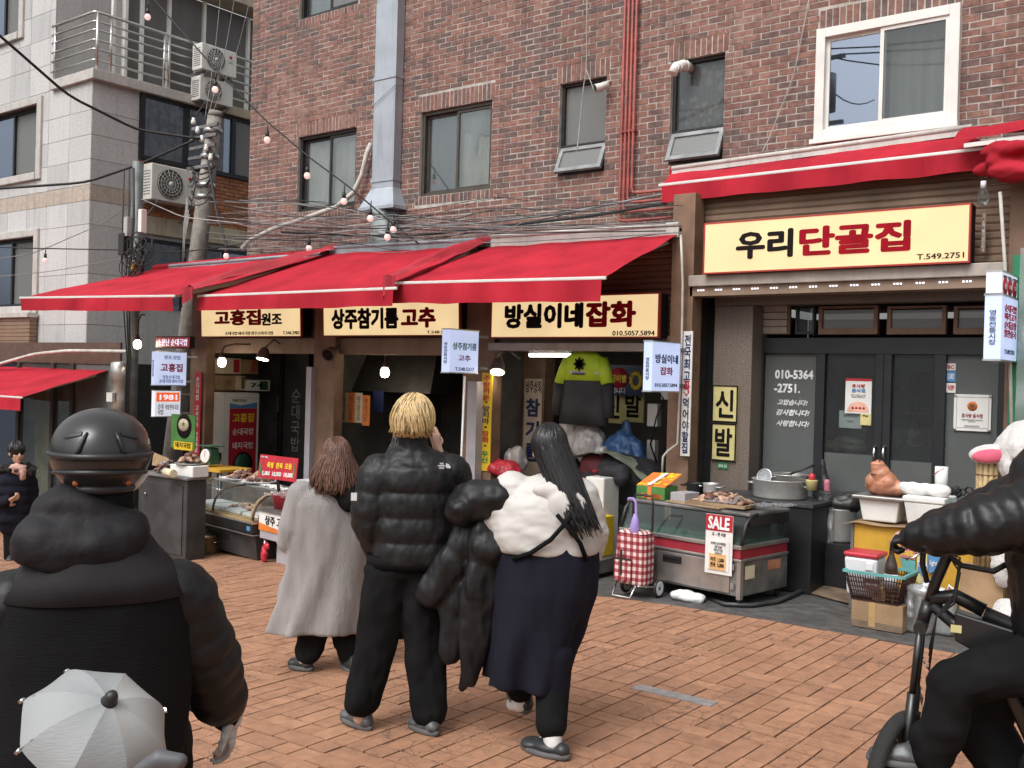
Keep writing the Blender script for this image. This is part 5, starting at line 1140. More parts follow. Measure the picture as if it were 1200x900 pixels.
t = thing('pepper_tub', 'small yellow tub with a red lid beside the aluminium basin', 'tub', PY(951, 575, 9.05)); q = PY(951, 574, 9.05); MB().lathe(q, [(.001, 0), (.045, 0), (.055, .085), (.057, .09), (.001, .09)], 18).build('tub', 'board_yellow', t); MB().lathe(q, [(.03, .09), (.03, .13), (.015, .15), (.001, .15)], 14).build('lid', 'plastic_red', t)
# grill with black pot behind the brown post
x0 = fx(806, 9.05); t = thing('gas_grill', 'low black gas grill behind the wooden board', 'grill', (x0, 9.0, .7)); MB().bx(x0-.02, x0+.42, 8.85, 9.2, .0, .74).build('body', 'inox_dull', t, bev=.006)
o = MB()
for k in range(12): o.bx(x0+.02+k*.03, x0+.03+k*.03, 8.87, 9.18, .775, .785)
o.bx(x0, x0+.4, 8.87, 8.885, .74, .785).bx(x0, x0+.4, 9.165, 9.18, .74, .785); o.build('grate', 'black_metal', t)
potx('pot', 'small black pot on the gas grill', 'pot', (x0+.11, 9.03, .787), .085, .085, 'black_metal'); potx('pot', 'small aluminium pot with a ladle on the gas grill', 'pot', (x0+.28, 9.03, .787), .075, .095, 'alu_pot')
# ---- floor things between fridge and yellow table
a = G(926, 690); b = G(1004, 712); c_ = G(1000, 662); d = G(958, 657)
o = MB().grid(lambda u, v: nv(a).lerp(b, u).lerp(nv(d).lerp(c_, u), v)+Vector((0, 0, .015+.05*math.sin(v*2.2)*(1-u*.6)+.012*nz3((u*4, v*4, 3), 1))), 24, 24)
o.grid(lambda u, v: nv(a).lerp(b, u).lerp(nv(d).lerp(c_, u), v)+Vector((0, 0, .009+.05*math.sin(v*2.2)*(1-u*.6)+.012*nz3((u*4, v*4, 3), 1))), 24, 24)
o = o.build('cardboard_sheet', 'cardboard_dirty'); tag(o, 'dirty brown cardboard sheet flattened on the ground', 'cardboard')
p = PY(981, 640, 9.45); potx('stock_pot', 'tall dull aluminium stock pot with black bag on top behind the cardboard sheet', 'pot', (p.x, 9.45, .42), .17, .30, 'alu_pot', False)
MB().bx(p.x-.25, p.x+.3, 9.2, 9.68, .0, .418).build('x', 'black_metal')
tag(COL.objects['x'], 'low black stand under the tall stock pot', 'stand'); COL.objects['x'].name = 'stand'
o = MB(); o.ell((p.x+.05, 9.45, .78), (.2, .17, .10)).ell((p.x-.12, 9.4, .76), (.1, .12, .12)).ell((p.x+.16, 9.4, .84), (.1, .08, .06)); o = skin(o, 'black_bag', 'plastic_black', None, vox=.015, smooth=1, wr=(.02, 9)); tag(o, 'shiny black plastic bag on the tall stock pot', 'bag')
p = PY(966, 620, 9.3)
o = MB().grid(lambda u, v: (p.x-.08+.18*u+.03*nz3((u*5, v*9, 2), 1), 9.25+.05*nz3((u*6, v*4, 1), 1), .25+.5*v), 10, 18).build('plastic_sheet', 'film'); tag(o, 'crumpled clear plastic sheet hanging beside the stock pot', 'plastic sheet')
t = thing('apron', 'black and pink rubber gloves hanging by the door frame', 'gloves', PY(968, 560, 9.6)); q = PY(964, 540, 9.6)
skin(MB().chain([q, q+Vector((.02, 0, -.2)), q+Vector((.0, 0, -.36))], [.02, .05, .045]), 'black_glove', 'plastic_black', t, local=False, wr=(.012, 9)); skin(MB().chain([q+Vector((.06, -.03, -.2)), q+Vector((.07, -.03, -.42))], [.035, .03]), 'pink_glove', 'ink_pink', t, local=False); t.name = 'rubber_gloves'
q = PY(968, 566, 10.0); t = thing('paper_bag_box', 'orange brown box inside the glass door on the floor', 'box', q); MB().bx(fx(968, 10.9), fx(1010, 10.9), 10.7, 11.1, .9, 1.15).build('carton', 'cardboard', t); MB().bx(fx(966, 10.9)-.05, fx(1012, 10.9)+.05, 10.65, 11.15, 0, .895).build('stool', 'lavender_grey', t); t.name = 'boxed_goods'
skin(MB().ell((fx(990, 10.9), 10.85, 1.22), (.26, .16, .06)).ell((fx(1000, 10.9), 10.8, 1.28), (.16, .12, .05)), 'cloth_bundle', 'paper_cream', t, local=False, wr=(.03, 9))
# ---- yellow table with pork goods
yx0, yx1, yY = fx(1005, 8.55), -1.35, 8.55; ytop = PY(1010, 611, yY).z
t = thing('yellow_table', 'yellow plywood box table with a cardboard top beside the doors', 'table', (yx0, yY, 0))
MB().bx(yx0, yx1, yY, yY+.02, .02, ytop-.02).bx(yx0, yx0+.02, yY+.021, yY+.6, .02, ytop-.02).build('front_panel', 'ply_yellow', t)
MB().bx(yx0-.03, yx0-.005, yY+.0, yY+.6, .0, ytop-.03).build('side_board', 'inox_dull', t)
MB().grid(lambda u, v: (yx0-.10+.62*u, yY-.05+.66*v, ytop-.012-.03*max(0, .2-u)*4+.006*math.sin(u*9)), 16, 8).build('cardboard_top', 'cardboard', t); MB().bx(yx0+.0, yx1, yY+.021, yY+.6, ytop-.03, ytop-.019).build('top', 'ply_yellow', t)
def styro(lab, p0, p1, yb, yt, Y, dep, lid):
    a = PY(p0, yb, Y); b = PY(p1, yt, Y); x0, x1, z0, z1 = a.x, b.x, ytop, b.z; t = thing('foam_box', lab, 'box', ((x0+x1)/2, Y, z0), 0, 'white foam boxes on the yellow table')
    e = .03; MB().hexa([(x0+e, Y+e, z0), (x1-e, Y+e, z0), (x1-e, Y+dep-e, z0), (x0+e, Y+dep-e, z0), (x0, Y, z1), (x1, Y, z1), (x1, Y+dep, z1), (x0, Y+dep, z1)]).build('tub', 'styro', t, bev=.012)
    if lid == 'rim': MB().bx(x0-.045, x1+.04, Y-.04, Y+dep+.04, z1+.001, z1+.03).build('rim', 'inox', t, bev=.008)
    else: MB().bx(x0-.01, x1+.01, Y-.01, Y+dep+.01, z1+.001, z1+.05).build('lid', 'styro', t, bev=.012)
    return x0, x1, z1
q = styro('white foam box with a metal rim under the pig head', 1005, 1054, 614, 588, 8.62, .30, 'rim')
q2 = styro('white lidded foam box next to the pig head box', 1058, 1106, 616, 592, 8.55, .34, 'lid')
# pig head, snout up
pc_ = Vector(((q[0]+q[1])/2, 8.74, q[2]+.03)); t = thing('pig_head', 'boiled pig head resting snout up on a foam box', 'pig head', pc_)
def L(x, y, z): return pc_+Vector((x, y, z))
o = MB(); o.ell(L(.0, .02, .07), (.165, .12, .085)).ell(L(.08, .0, .06), (.12, .11, .07)); o.chain([L(.0, -.0, .10), L(-.02, -.03, .18), L(-.035, -.045, .235)], [.115, .085, .064], 14); o.ell(L(-.037, -.055, .265), (.062, .054, .026)); o.ell(L(-.085, -.06, .12), (.05, .05, .06)).ell(L(.06, -.07, .11), (.06, .05, .06)); o.chain([L(.12, -.03, .08), L(.20, -.05, .055), L(.25, -.05, .075)], [.055, .036, .014])
skin(o, 'head', 'pig', t, vox=.007, smooth=5, wr=(.004, 16), local=False)
o = MB()
for s in (-1, 1): o.ell(L(-.035+s*.018, -.072, .292), (.009, .012, .006))
o.build('nostril', 'pig_dark', t)
MB().tube([L(-.075, -.105, .175), L(-.04, -.112, .18), L(-.0, -.10, .172)], .006, 6).build('mouth', 'pig_dark', t); MB().ell(L(.035, -.108, .125), (.014, .006, .007)).build('eye', 'pig_dark', t)
o = MB(); a_ = PY(1057, 580, 8.6); b_ = PY(1104, 581, 8.6); zt_ = q2[2]+.055
o.chain([Vector((a_.x, 8.68, zt_+.045)), Vector((b_.x, 8.66, zt_+.045))], [.05, .052]); o = skin(o, 'wrapped_roll', 'film', None, vox=.012, smooth=1, wr=(.012, 14)); o.data.materials[0] = MATS['styro']; tag(o, 'long white film wrapped pack lying on the lidded foam box', 'package')
p = PY(1100, 570, 8.75); t = thing('paper_cup_stack', 'upright white paper roll with a red line behind the wrapped pack', 'roll', (p.x, 8.8, zt_)); MB().cyl((p.x, 8.82, zt_), (p.x, 8.82, zt_+.23), .048, .052, 18).build('roll', 'styro', t); MB().tube([(p.x-.053, 8.79, zt_+.16), (p.x-.02, 8.765, zt_+.19), (p.x+.03, 8.775, zt_+.22)], .003, 5).build('red_line', 'plastic_red', t); t.name = 'paper_roll'
p = PY(1128, 588, 8.75); t = potx('plastic_basin', 'pale teal plastic basin with film behind the rider sleeve', 'basin', (p.x+.05, 8.8, ytop), .2, .19, 'teal', False); fo = MB().grid(lambda u, v: (p.x-.17+.3*u, 8.58+.2*v, ytop+.12+.10*v+.03*nz3((u*6, v*6, 7), 1)), 14, 10).build('cling_film', 'film'); tag(fo, 'clear crumpled film over the edge of the pale teal basin', 'film')
o = MB(); rr = random.Random(8)
for k in range(14): c0 = PY(rr.uniform(1112, 1136), rr.uniform(573, 580), 9.3); o.tube([c0+Vector((.03*math.cos(i*1.05+k), .01*math.sin(i), .03*math.sin(i*1.05+k))) for i in range(7)], .007, 5)
o = o.build('black_clip', 'plastic_black'); tag(o, 'tangle of black plastic clips behind the teal basin', 'clips')
a = PY(1146, 583, 8.35); t = thing('straw_mat', 'rolled bamboo blind standing beside the plush sheep', 'mat', a); c0 = PY(1157, 583, 8.3); zt2 = PY(1158, 540, 8.3).z
for k in range(12): th_ = k*.524; MB().cyl((c0.x+.068*math.cos(th_), 8.3+.068*math.sin(th_), ytop-.2), (c0.x+.068*math.cos(th_), 8.3+.068*math.sin(th_), zt2+.006*(k % 3)), .0185, n=8).build('bamboo_slat', 'straw', t)
for zz in (.1, .22): MB().lathe((c0.x, 8.3, zt2-zz), [(.089, -.004), (.089, .004)], 20).build('binding', 'cardboard', t)
MB().bx(c0.x-.15, c0.x+.15, 8.2, 8.4, 0, ytop-.2).build('x', 'cardboard'); tag(COL.objects['x'], 'plain carton standing under the rolled bamboo blind', 'box'); COL.objects['x'].name = 'carton'
# ---- basket on carton, jugs, posters
bx0, bx1, bY = fx(1004, 7.93), fx(1055, 7.93), 7.93; zc_ = PY(1030, 707, bY).z
t = thing('cardboard_box', 'brown cardboard box with tape under the shopping basket', 'box', (bx0, bY, 0)); MB().bx(bx0, bx1+.06, bY, bY+.30, .004, zc_).build('carton', 'cardboard', t, bev=.004); m_ = (bx0+bx1)/2; MB().bx(m_-.03, m_+.02, bY-.002, bY-.0003, .02, zc_).build('tape', 'tape', t); MB().bx(bx0+.001, bx1+.059, bY-.001, bY-.0002, .004, .055).build('bottom_edge', 'cardboard_dirty', t)  # darker strip along the foot of the carton front
t = thing('shopping_basket', 'dark brown plastic shopping basket with a teal rim on the carton', 'basket', (m_, bY, zc_))
zk0, zk1 = zc_+.005, PY(1030, 674, bY-.03).z; e = .05; bw0, bw1 = fx(997, bY), fx(1066, bY)
def bk(u, v, side):     # side 0 front 1 right 2 back 3 left
    g_ = e*(1-v); x0_, x1_, y0_, y1_ = bw0+g_, bw1-g_, bY-.05+g_, bY+.33-g_; z_ = zk0+(zk1-zk0)*v
    return [Vector((x0_+(x1_-x0_)*u, y0_, z_)), Vector((x1_, y0_+(y1_-y0_)*u, z_)), Vector((x1_-(x1_-x0_)*u, y1_, z_)), Vector((x0_, y1_-(y1_-y0_)*u, z_))][side]
for sd_ in range(4):
    o = MB(); n = 22 if sd_ in (0, 2) else 14
    for k in range(n+1): o.bar(bk(k/n, .0, sd_), bk(k/n, 1, sd_), .006, .006)
    for k in range(7): o.bar(bk(0, k/6, sd_), bk(1, k/6, sd_), .006, .008)
    o.build('basket_side', 'basket_brown', t)
o = MB()
for sd_ in range(4): o.bar(bk(0, 1.02, sd_), bk(1, 1.02, sd_), .022, .02)
o.build('rim', 'teal', t); MB().bx(bw0+e, bw1-e, bY-.05+e, bY+.33-e, zk0, zk0+.008).build('basket_floor', 'basket_brown', t)
ql = bk(.30, .45, 0)+Vector((0, -.008, 0)); MB().bx(ql.x, ql.x+.125, ql.y-.006, ql.y, ql.z, ql.z+.075).build('name_plate', 'basket_brown', t)
text(t, '영동시장', Frame(ql+Vector((0, -.006, 0)), (1, 0, 0), (0, 0, 1)), .0625, .04, .09, .018, 'ink_grey', .01)
MB().bx(bw0+.2, bw1-.09, bY+.02, bY+.2, zk0+.012, zk0+.09).build('x', 'tape'); tag(COL.objects['x'], 'yellowish snack carton lying inside the shopping basket', 'box'); COL.objects['x'].name = 'snack_box'
c0 = Vector((fx(1018, bY+.1), bY+.12, zk0+.03)); t = thing('plastic_tub', 'square white plastic tub with a red lid in the basket', 'tub', c0); zt3 = PY(1018, 655, bY).z
MB().hexa([(c0.x-.11, c0.y-.10, c0.z), (c0.x+.11, c0.y-.10, c0.z), (c0.x+.11, c0.y+.10, c0.z), (c0.x-.11, c0.y+.10, c0.z), (c0.x-.13, c0.y-.12, zt3), (c0.x+.13, c0.y-.12, zt3), (c0.x+.13, c0.y+.12, zt3), (c0.x-.13, c0.y+.12, zt3)]).build('tub', 'plastic_white', t, bev=.02)
MB().bx(c0.x-.135, c0.x+.135, c0.y-.125, c0.y+.125, zt3+.002, zt3+.04).build('lid', 'plastic_red', t, bev=.015); MB().bx(c0.x+.04, c0.x+.1, c0.y-.128, c0.y-.11, zt3-.09, zt3-.03).build('grip', 'plastic_white', t, bev=.006)
c0 = Vector((fx(1049, bY+.05), bY+.06, zk0+.012)); zb_t = PY(1047, 636, bY).z; h = zb_t-c0.z; t = thing('glass_bottle', 'dark brown glass bottle standing in the basket', 'bottle', c0); MB().lathe(c0, [(.001, 0), (.048, 0), (.05, .02), (.05, h*.52), (.044, h*.62), (.02, h*.78), (.017, h*.95), (.02, h*.955), (.02, h), (.001, h)], 22).build('glass', 'bottle_brown', t); MB().lathe(c0, [(.0508, h*.22), (.0508, h*.46)], 22).build('label', 'plastic_white', t)
def jug(lab, px, py, Y, s, mat='jug'):
    x = fx(px, Y); t = thing('water_jug', lab, 'jug', (x, Y, 0), 0, 'translucent plastic jugs by the carton')
    o = MB(); w_, d_, h_ = .10*s, .085*s, .24*s; rr0 = lambda k, z, f: [Vector((x+k*w_*sx*(1 if abs(sx) < 1 else 1), Y+k*d_*sy, z)) for sx, sy in ((-1, -.6), (-.7, -1), (.7, -1), (1, -.6), (1, .6), (.7, 1), (-.7, 1), (-1, .6))]
    o.loft([rr0(.94, .004, 0), rr0(1, .03, 0), rr0(1, h_, 0), rr0(.85, h_+.04*s, 0), rr0(.4, h_+.07*s, 0)]); o.build('body', mat, t); MB().cyl((x-.02, Y, h_+.07*s), (x-.02, Y, h_+.10*s), .028*s, n=14).build('cap', 'plastic_white', t)
    MB().tube([(x+.02, Y, h_+.06*s), (x+.04, Y-.01, h_+.13*s), (x+.09*s, Y, h_+.09*s), (x+.085*s, Y, h_+.01)], .011, 7).build('handle', 'plastic_white', t)
jug('translucent plastic jug next to the cardboard box', 1084, 740, 8.12, 1.05); jug('translucent plastic jug behind the rider knee, farther from the cardboard box', 1112, 740, 8.2, 1.0)
o = MB(); c0 = Vector((fx(1090, 8.1), 8.0, .34)); o.ell(c0, (.11, .08, .05)).ell(c0+Vector((-.07, -.03, -.1)), (.03, .03, .12)).ell(c0+Vector((.05, 0, .05)), (.05, .04, .05)); o = skin(o, 'plastic_bag', 'film', None, vox=.012, smooth=1, wr=(.02, 10)); tag(o, 'white plastic bag draped over the jug next to the cardboard box', 'bag')
F, W, H = FY(1053, 683, 1108, 636, 8.52); t = thing('beer_poster', 'torn yellow, pink and blue beer posters on the yellow table', 'poster', F.o)
MB().prism([(0, H*.9), (W*.16, H), (W*.36, H*.86), (W*.36, H*.55), (W*.02, H*.58)], 0, .004, F).build('pink_poster', 'ink_pink', t); MB().prism([(W*.02, H*.55), (W*.36, H*.53), (W*.38, H*.12), (W*.1, H*.3)], 0, .004, F).build('teal_poster', 'teal', t); MB().prism([(W*.40, H*.75), (W*.62, H*.82), (W*.64, H*.1), (W*.5, 0), (W*.40, H*.1)], 0.001, .006, F).build('bottle_print', 'board_yellow', t); MB().prism([(W*.64, H*.74), (W*.98, H*.66), (W, H*.42), (W*.66, H*.3)], 0, .004, F).build('blue_poster', 'blue_print', t)
text(t, "It's\n100%", F, W*.19, H*.75, W*.26, H*.26, 'ink_yellow', .03, .005); MB().prism([(W*.42, H*.52), (W*.62, H*.52), (W*.62, H*.34), (W*.52, H*.2), (W*.42, H*.34)], .006, .008, F).build('shield_print', 'blue_print', t); text(t, 'TERRA', F, W*.53, H*.48, W*.22, H*.12, 'ink_white', .03, .009); text(t, 'light', F, W*.76, H*.52, W*.16, H*.14, 'ink_white', .02, .005)
# ---- plaid cart
c0 = Vector((-4.60, 7.78, -.035)); t = thing('shopping_cart', 'red and white checked shopping trolley with black handle and small wheels', 'trolley', c0)
m = bpy.data.materials.new('plaid'); m.use_nodes = True; nt = m.node_tree; b_ = nt.nodes['Principled BSDF']; b_.inputs['Roughness'].default_value = .8; MATS['plaid'] = m
geo = nt.nodes.new('ShaderNodeTexCoord'); sp = nt.nodes.new('ShaderNodeSeparateXYZ'); nt.links.new(geo.outputs['Object'], sp.inputs[0])
def stripe(sock, f_):
    a_ = nt.nodes.new('ShaderNodeMath'); a_.operation = 'MULTIPLY'; a_.inputs[1].default_value = f_; nt.links.new(sock, a_.inputs[0]); b2 = nt.nodes.new('ShaderNodeMath'); b2.operation = 'FRACT'; nt.links.new(a_.outputs[0], b2.inputs[0]); c2 = nt.nodes.new('ShaderNodeMath'); c2.operation = 'GREATER_THAN'; c2.inputs[1].default_value = .5; nt.links.new(b2.outputs[0], c2.inputs[0]); return c2.outputs[0]
ad = nt.nodes.new('ShaderNodeMath'); ad.operation = 'ADD'; nt.links.new(sp.outputs[0], ad.inputs[0]); nt.links.new(sp.outputs[1], ad.inputs[1])
s1_, s2_ = stripe(ad.outputs[0], 16), stripe(sp.outputs[2], 16); av = nt.nodes.new('ShaderNodeMath'); av.operation = 'ADD'; nt.links.new(s1_, av.inputs[0]); nt.links.new(s2_, av.inputs[1])
cr = nt.nodes.new('ShaderNodeValToRGB'); cr.color_ramp.interpolation = 'CONSTANT'; cr.color_ramp.elements[0].color = (.66, .58, .55, 1); cr.color_ramp.elements[1].position = .66; cr.color_ramp.elements[1].color = (.20, .012, .02, 1); el = cr.color_ramp.elements.new(.33); el.color = (.36, .10, .11, 1)
dv = nt.nodes.new('ShaderNodeMath'); dv.operation = 'MULTIPLY'; dv.inputs[1].default_value = .5; nt.links.new(av.outputs[0], dv.inputs[0]); nt.links.new(dv.outputs[0], cr.inputs[0]); nt.links.new(cr.outputs[0], b_.inputs['Base Color'])
o = MB(); ra, rb_ = .145, .10
def ring(z, k): return [c0+Vector((ra*k*sx, rb_*k*sy, z)) for sx, sy in ((-1, -.7), (-.8, -1), (0, -1.06), (.8, -1), (1, -.7), (1.04, 0), (1, .7), (.8, 1), (-.8, 1), (-1, .7))]
o.loft([ring(.12, .95), ring(.14, 1), ring(.3, 1.04), ring(.52, 1), ring(.56, .92)], sm=False); o.build('bag', 'plaid', t, bev=.01); MB().loft([ring(.565, .95), ring(.585, .7)], sm=False).build('flap', 'plaid', t)
MB().loft([[c0+Vector((x, -rb_*1.05-.03*s, z)) for x, z in ((-.13, .15), (.04, .15), (.04, .34), (-.13, .34))] for s in (0, 1)], sm=False).build('pocket', 'plaid', t, bev=.01)
MB().bx(c0.x-.14, c0.x+.05, c0.y-rb_*1.05-.034, c0.y-rb_*1.05-.028, c0.z+.335, c0.z+.35).bx(c0.x-.065, c0.x-.045, c0.y-rb_*1.05-.036, c0.y-rb_*1.05-.030, c0.z+.2, c0.z+.42).build('strap', 'plastic_black', t)
o = MB()
o.tube([c0+Vector((-.10, .11, .1)), c0+Vector((-.10, .12, .82)), c0+Vector((-.08, .12, .88)), c0+Vector((.08, .12, .88)), c0+Vector((.10, .12, .82)), c0+Vector((.10, .11, .1))], .011, 8); o.build('handle', 'plastic_black', t)
o = MB(); o.tube([c0+Vector((-.12, -.10, .13)), c0+Vector((-.12, -.16, .02)), c0+Vector((.06, -.16, .02)), c0+Vector((.08, -.10, .13))], .009, 7).tube([c0+Vector((-.14, .12, .08)), c0+Vector((.2, .12, .08))], .009, 7).tube([c0+Vector((.1, -.1, .12)), c0+Vector((.16, .1, .08))], .009, 7); o.build('wire_frame', 'chrome', t)
for sx in (-.14, .19):
    w_ = MB(); q_ = c0+Vector((sx, .10, .085)); Xw = Matrix.Translation(q_) @ Matrix.Rotation(R_(90), 4, 'Y'); w_.lathe((0, 0, 0), [(.055, -.012), (.082, -.014), (.085, 0), (.082, .014), (.055, .012)], 22, X=Xw); ww = w_.build('wheel', 'plastic_black', t); MB().lathe((0, 0, 0), [(.001, .008), (.02, .013), (.045, .012), (.058, .016), (.062, .014), (.062, -.014), (.02, -.013), (.001, -.008)], 20, X=Xw).build('hub', 'plastic_white', ww)
q_ = c0+Vector((.03, -.06, .585)); t = thing('folded_umbrella', 'lilac folded umbrella hooked in the checked trolley', 'umbrella', q_); pm('lilac', (.36, .27, .62), .6)
MB().tube([q_, q_+Vector((.01, 0, .12)), q_+Vector((.0, 0, .25)), q_+Vector((-.02, -.01, .28)), q_+Vector((-.06, -.01, .28)), q_+Vector((-.07, -.01, .255))], .012, 8).build('hook_handle', 'lilac', t); MB().lathe(q_, [(.001, -.1), (.05, .03), (.03, .1), (.015, .15)], 14).build('canopy', 'lilac', t)
# ice bag, hose
q_ = G(801, 704); o = MB(); o.ell(q_+Vector((0, .05, .035)), (.16, .10, .05)).ell(q_+Vector((.08, .05, .03)), (.1, .09, .045)); o = skin(o, 'ice_bag', 'styro', None, vox=.01, smooth=2, wr=(.012, 14)); tag(o, 'lumpy white ice pack lying on the ground before the steel fridge', 'ice pack')
o = MB().tube([G(832, 702), G(850, 711)+Vector((0, 0, .02)), G(880, 712)+Vector((0, 0, .02)), G(910, 708)+Vector((0, 0, .02)), G(935, 698)+Vector((0, 0, .03)), G(945, 690)], .018, 8).build('hose', 'dark_metal'); tag(o, 'dark hose curling out from under the steel fridge', 'hose')
# ================================================================ stalls at the soup shop and what stands in the shops
th = R_(9); r9 = Vector((math.cos(th), -math.sin(th), 0)); O9 = G(213, 642); FD = Frame(O9, r9, (0, 0, 1)); LD, DD = 1.80, .70
t = thing('display_case', 'curved glass display case with brown end trims and trays of meat on top', 'display case', O9)
sl_ = -.008
MB().hexa([FD.pt(.06, .10, -.06), FD.pt(LD-.04, .10, -.06), FD.pt(LD-.04, .10, -DD), FD.pt(.06, .10, -DD), FD.pt(.02, .395, 0), FD.pt(LD, .395, 0), FD.pt(LD, .395, -DD), FD.pt(.02, .395, -DD)]).build('base', 'dark_metal', t)
for r0 in range(4):
    for k in range(14): pass
o = MB()
for r0 in range(4):
    for k in range(12): q = FD.pt(.7+k*.042, .255+r0*.018, -.02-.045*(1-(.255+r0*.018-.1)/.295)); o.bx(q.x-.014, q.x+.014, q.y-.02, q.y+.0, q.z-.004, q.z+.004)
o.build('air_slot', 'black_metal', t)
MB().fb(FD, -.02, LD+.02, .40, .515, -DD, .05).build('bumper', 'black_metal', t, bev=.02)
o = MB(); o.fb(FD, -.025, LD+.025, .517, .537, -DD, .06).fb(FD, -.025, LD+.025, .385, .398, -DD, .055); o.build('steel_trim', 'inox', t, bev=.004)
MB().fb(FD, .0, LD, .539, .56, -DD+.01, .03).build('wooden_sill', 'tape', t)
MB().fb(FD, LD-.10, LD-.02, .44, .49, .0505, .053).build('blue_sticker', 'blue_print', t)
prof = [(.03, .56), (.025, .62), (0, .70), (-.05, .77), (-.13, .82), (-.24, .845), (-.40, .85)]
o = MB().grid(lambda u, v: FD.pt(.03+(LD-.06)*u, *[(a[1]+(b[1]-a[1])*f_) for a, b, f_ in [(prof[min(5, int(v*6))], prof[min(5, int(v*6))+1], v*6-min(5, int(v*6)))]], [(a[0]+(b[0]-a[0])*f_) for a, b, f_ in [(prof[min(5, int(v*6))], prof[min(5, int(v*6))+1], v*6-min(5, int(v*6)))]][0]), 2, 18); o.build('curved_glass', 'case_glass', t)
for k, xx in enumerate((.0, .035, LD*.47, LD-.035, LD)): MB().tube([FD.pt(xx, z, y) for y, z in prof], .014, 8).build('glass_trim', 'box_rust' if k in (0, 2, 4) else 'straw', t)
MB().fb(FD, 0, LD, .84, .862, -DD, -.38).build('top', 'inox', t, bev=.005); MB().fb(FD, .0, LD, .56, .84, -DD, -DD+.02).build('back_panel', 'inox', t)
o = MB()
for k in range(4): o.fb(FD, .1+k*.42, .46+k*.42, .565, .60, -.45, -.08)
o.build('inner_tray', 'plastic_white', t)
for xx in (.14, LD-.16):
    o = MB(); q = FD.pt(xx, 0, -.2); z = gz(q.x); o.cyl((q.x, q.y, z+.0), (q.x, q.y, z+.02), .09, n=16).cyl((q.x, q.y, z+.02), (q.x, q.y, O9.z+.11), .022, n=10); o.build('foot', 'inox', t)
pile('inner_meat', 'grey pink meat in the trays behind the curved glass', 'meat', FD.pt(1.2, .60, -.26), (.30, .10, .06), 26, .035, ['meat_pale'], 5)
rr = random.Random(5); o = MB()
for k in range(13): q = FD.pt(.1+.125*k, .866, -.46+.05*rr.random()); a = rr.uniform(-.5, .5); Fq = Frame(q, (math.cos(a), math.sin(a)-.1, 0), (0, 1, .05)); o.fb(Fq, 0, .15, 0, .10, 0, .012)
o = o.build('plastic_packet', ['paper_white']); tag(o, 'flat white and blue plastic packets lying on the curved glass case', 'packets')
for k, (xx, mm, nme) in enumerate(((.50, ['meat', 'meat_pale'], 'plate of dark boiled meat at the alley side of the case top'), (.92, ['meat_pale', 'meat'], 'plate of pale boiled trotters at the menu board side of the case top'))):
    q = FD.pt(xx, .868, -.55); pl = thing('plate', ['white plate under the dark boiled meat', 'white plate under the pale boiled trotters'][k], 'plate', q); MB().lathe(q, [(.001, 0), (.17, .0), (.22, .03), (.215, .034), (.16, .012), (.001, .01)], 24).build('plate_body', 'plastic_white', pl); pile('boiled_meat', nme, 'meat', q+Vector((0, 0, .02)), (.17, .11, .10), 30, .035, mm, 20+k)
# menu board on the case
q = FD.pt(1.13, .86, -.36); F, W, H = FY(302, 559, 350, 537, 7.0); t = thing('menu_board', 'red price board with yellow dish names and green bottles standing on the glass case', 'menu board', F.o); F = Frame(F.o, (1, -.05, 0), (-.05, .15, 1))
panel(t, 'board', F, W, H, .012, 'banner_red'); text(t, '족발  편육  모둠', F, W*.55, H*.60, W*.62, H*.24, 'ink_yellow', .04, .003); text(t, '5,000  10,000  10,000', F, W*.52, H*.22, W*.78, H*.2, 'ink_white', .03, .003); text(t, '이벤트메뉴', F, W*.13, H*.9, W*.2, H*.08, 'ink_white', .01, .003)
o = MB()
for u in (.06, .93): o.prism([(W*u-.012, H*.15), (W*u+.012, H*.15), (W*u+.012, H*.5), (W*u+.005, H*.62), (W*u+.005, H*.78), (W*u-.005, H*.78), (W*u-.005, H*.62), (W*u-.012, H*.5)], 0.001, .004, F)
o.build('bottle_print', 'ink_green', t); MB().bar(F.pt(W*.5, 0, -.02), F.pt(W*.5, -.12, -.05), .05, .03).build('stand', 'black_metal', t)
# white counter with the oil mill banner
O2 = FD.pt(LD+.05, .0, -.03); O2.z = gz(O2.x); FW_ = Frame(O2, r9, (0, 0, 1)); LW = 1.02
t = thing('white_counter', 'white counter with an orange and white oil mill banner', 'counter', O2)
MB().fb(FW_, 0, LW, .27, .58, -.6, 0).build('body', 'lavender_grey', t, bev=.006); MB().fb(FW_, -.02, LW+.02, .58, .61, -.62, .03).build('top', 'inox_dull', t)
for a_, b_ in ((.04, -.05), (LW-.04, -.05), (.04, -.55), (LW-.04, -.55)): MB().cyl(FW_.pt(a_, 0, b_), FW_.pt(a_, .27, b_), .02, n=8).build('leg', 'inox', t)
bn = MB().fb(FW_, -.01, LW+.01, .36, .575, .002, .008).build('banner_cloth', 'paper_white', t); MB().prism([(-.009, .362), (LW+.009, .362), (LW+.009, .42), (LW*.5, .40), (-.009, .445)], .0085, .0115, FW_).build('orange_print', 'orange_print', bn); text(bn, '상주 고추 방앗간', FW_, LW*.53, .49, LW*.8, .10, 'ink_black', .025, .012)
q = FW_.pt(.25, .61, -.25); t = thing('red_bin', 'red plastic tub covered with clear film on the white counter', 'tub', q); MB().lathe(q, [(.001, 0), (.19, 0), (.23, .16), (.24, .165), (.22, .15), (.001, .12)], 22).build('tub', 'plastic_red', t); MB().grid(lambda u, v: q+Vector(((u-.5)*.48, (v-.5)*.46, .185+.03*nz3((u*6, v*6, 3), 1)-.06*abs(v-.5))), 14, 14).build('film', 'film', t)
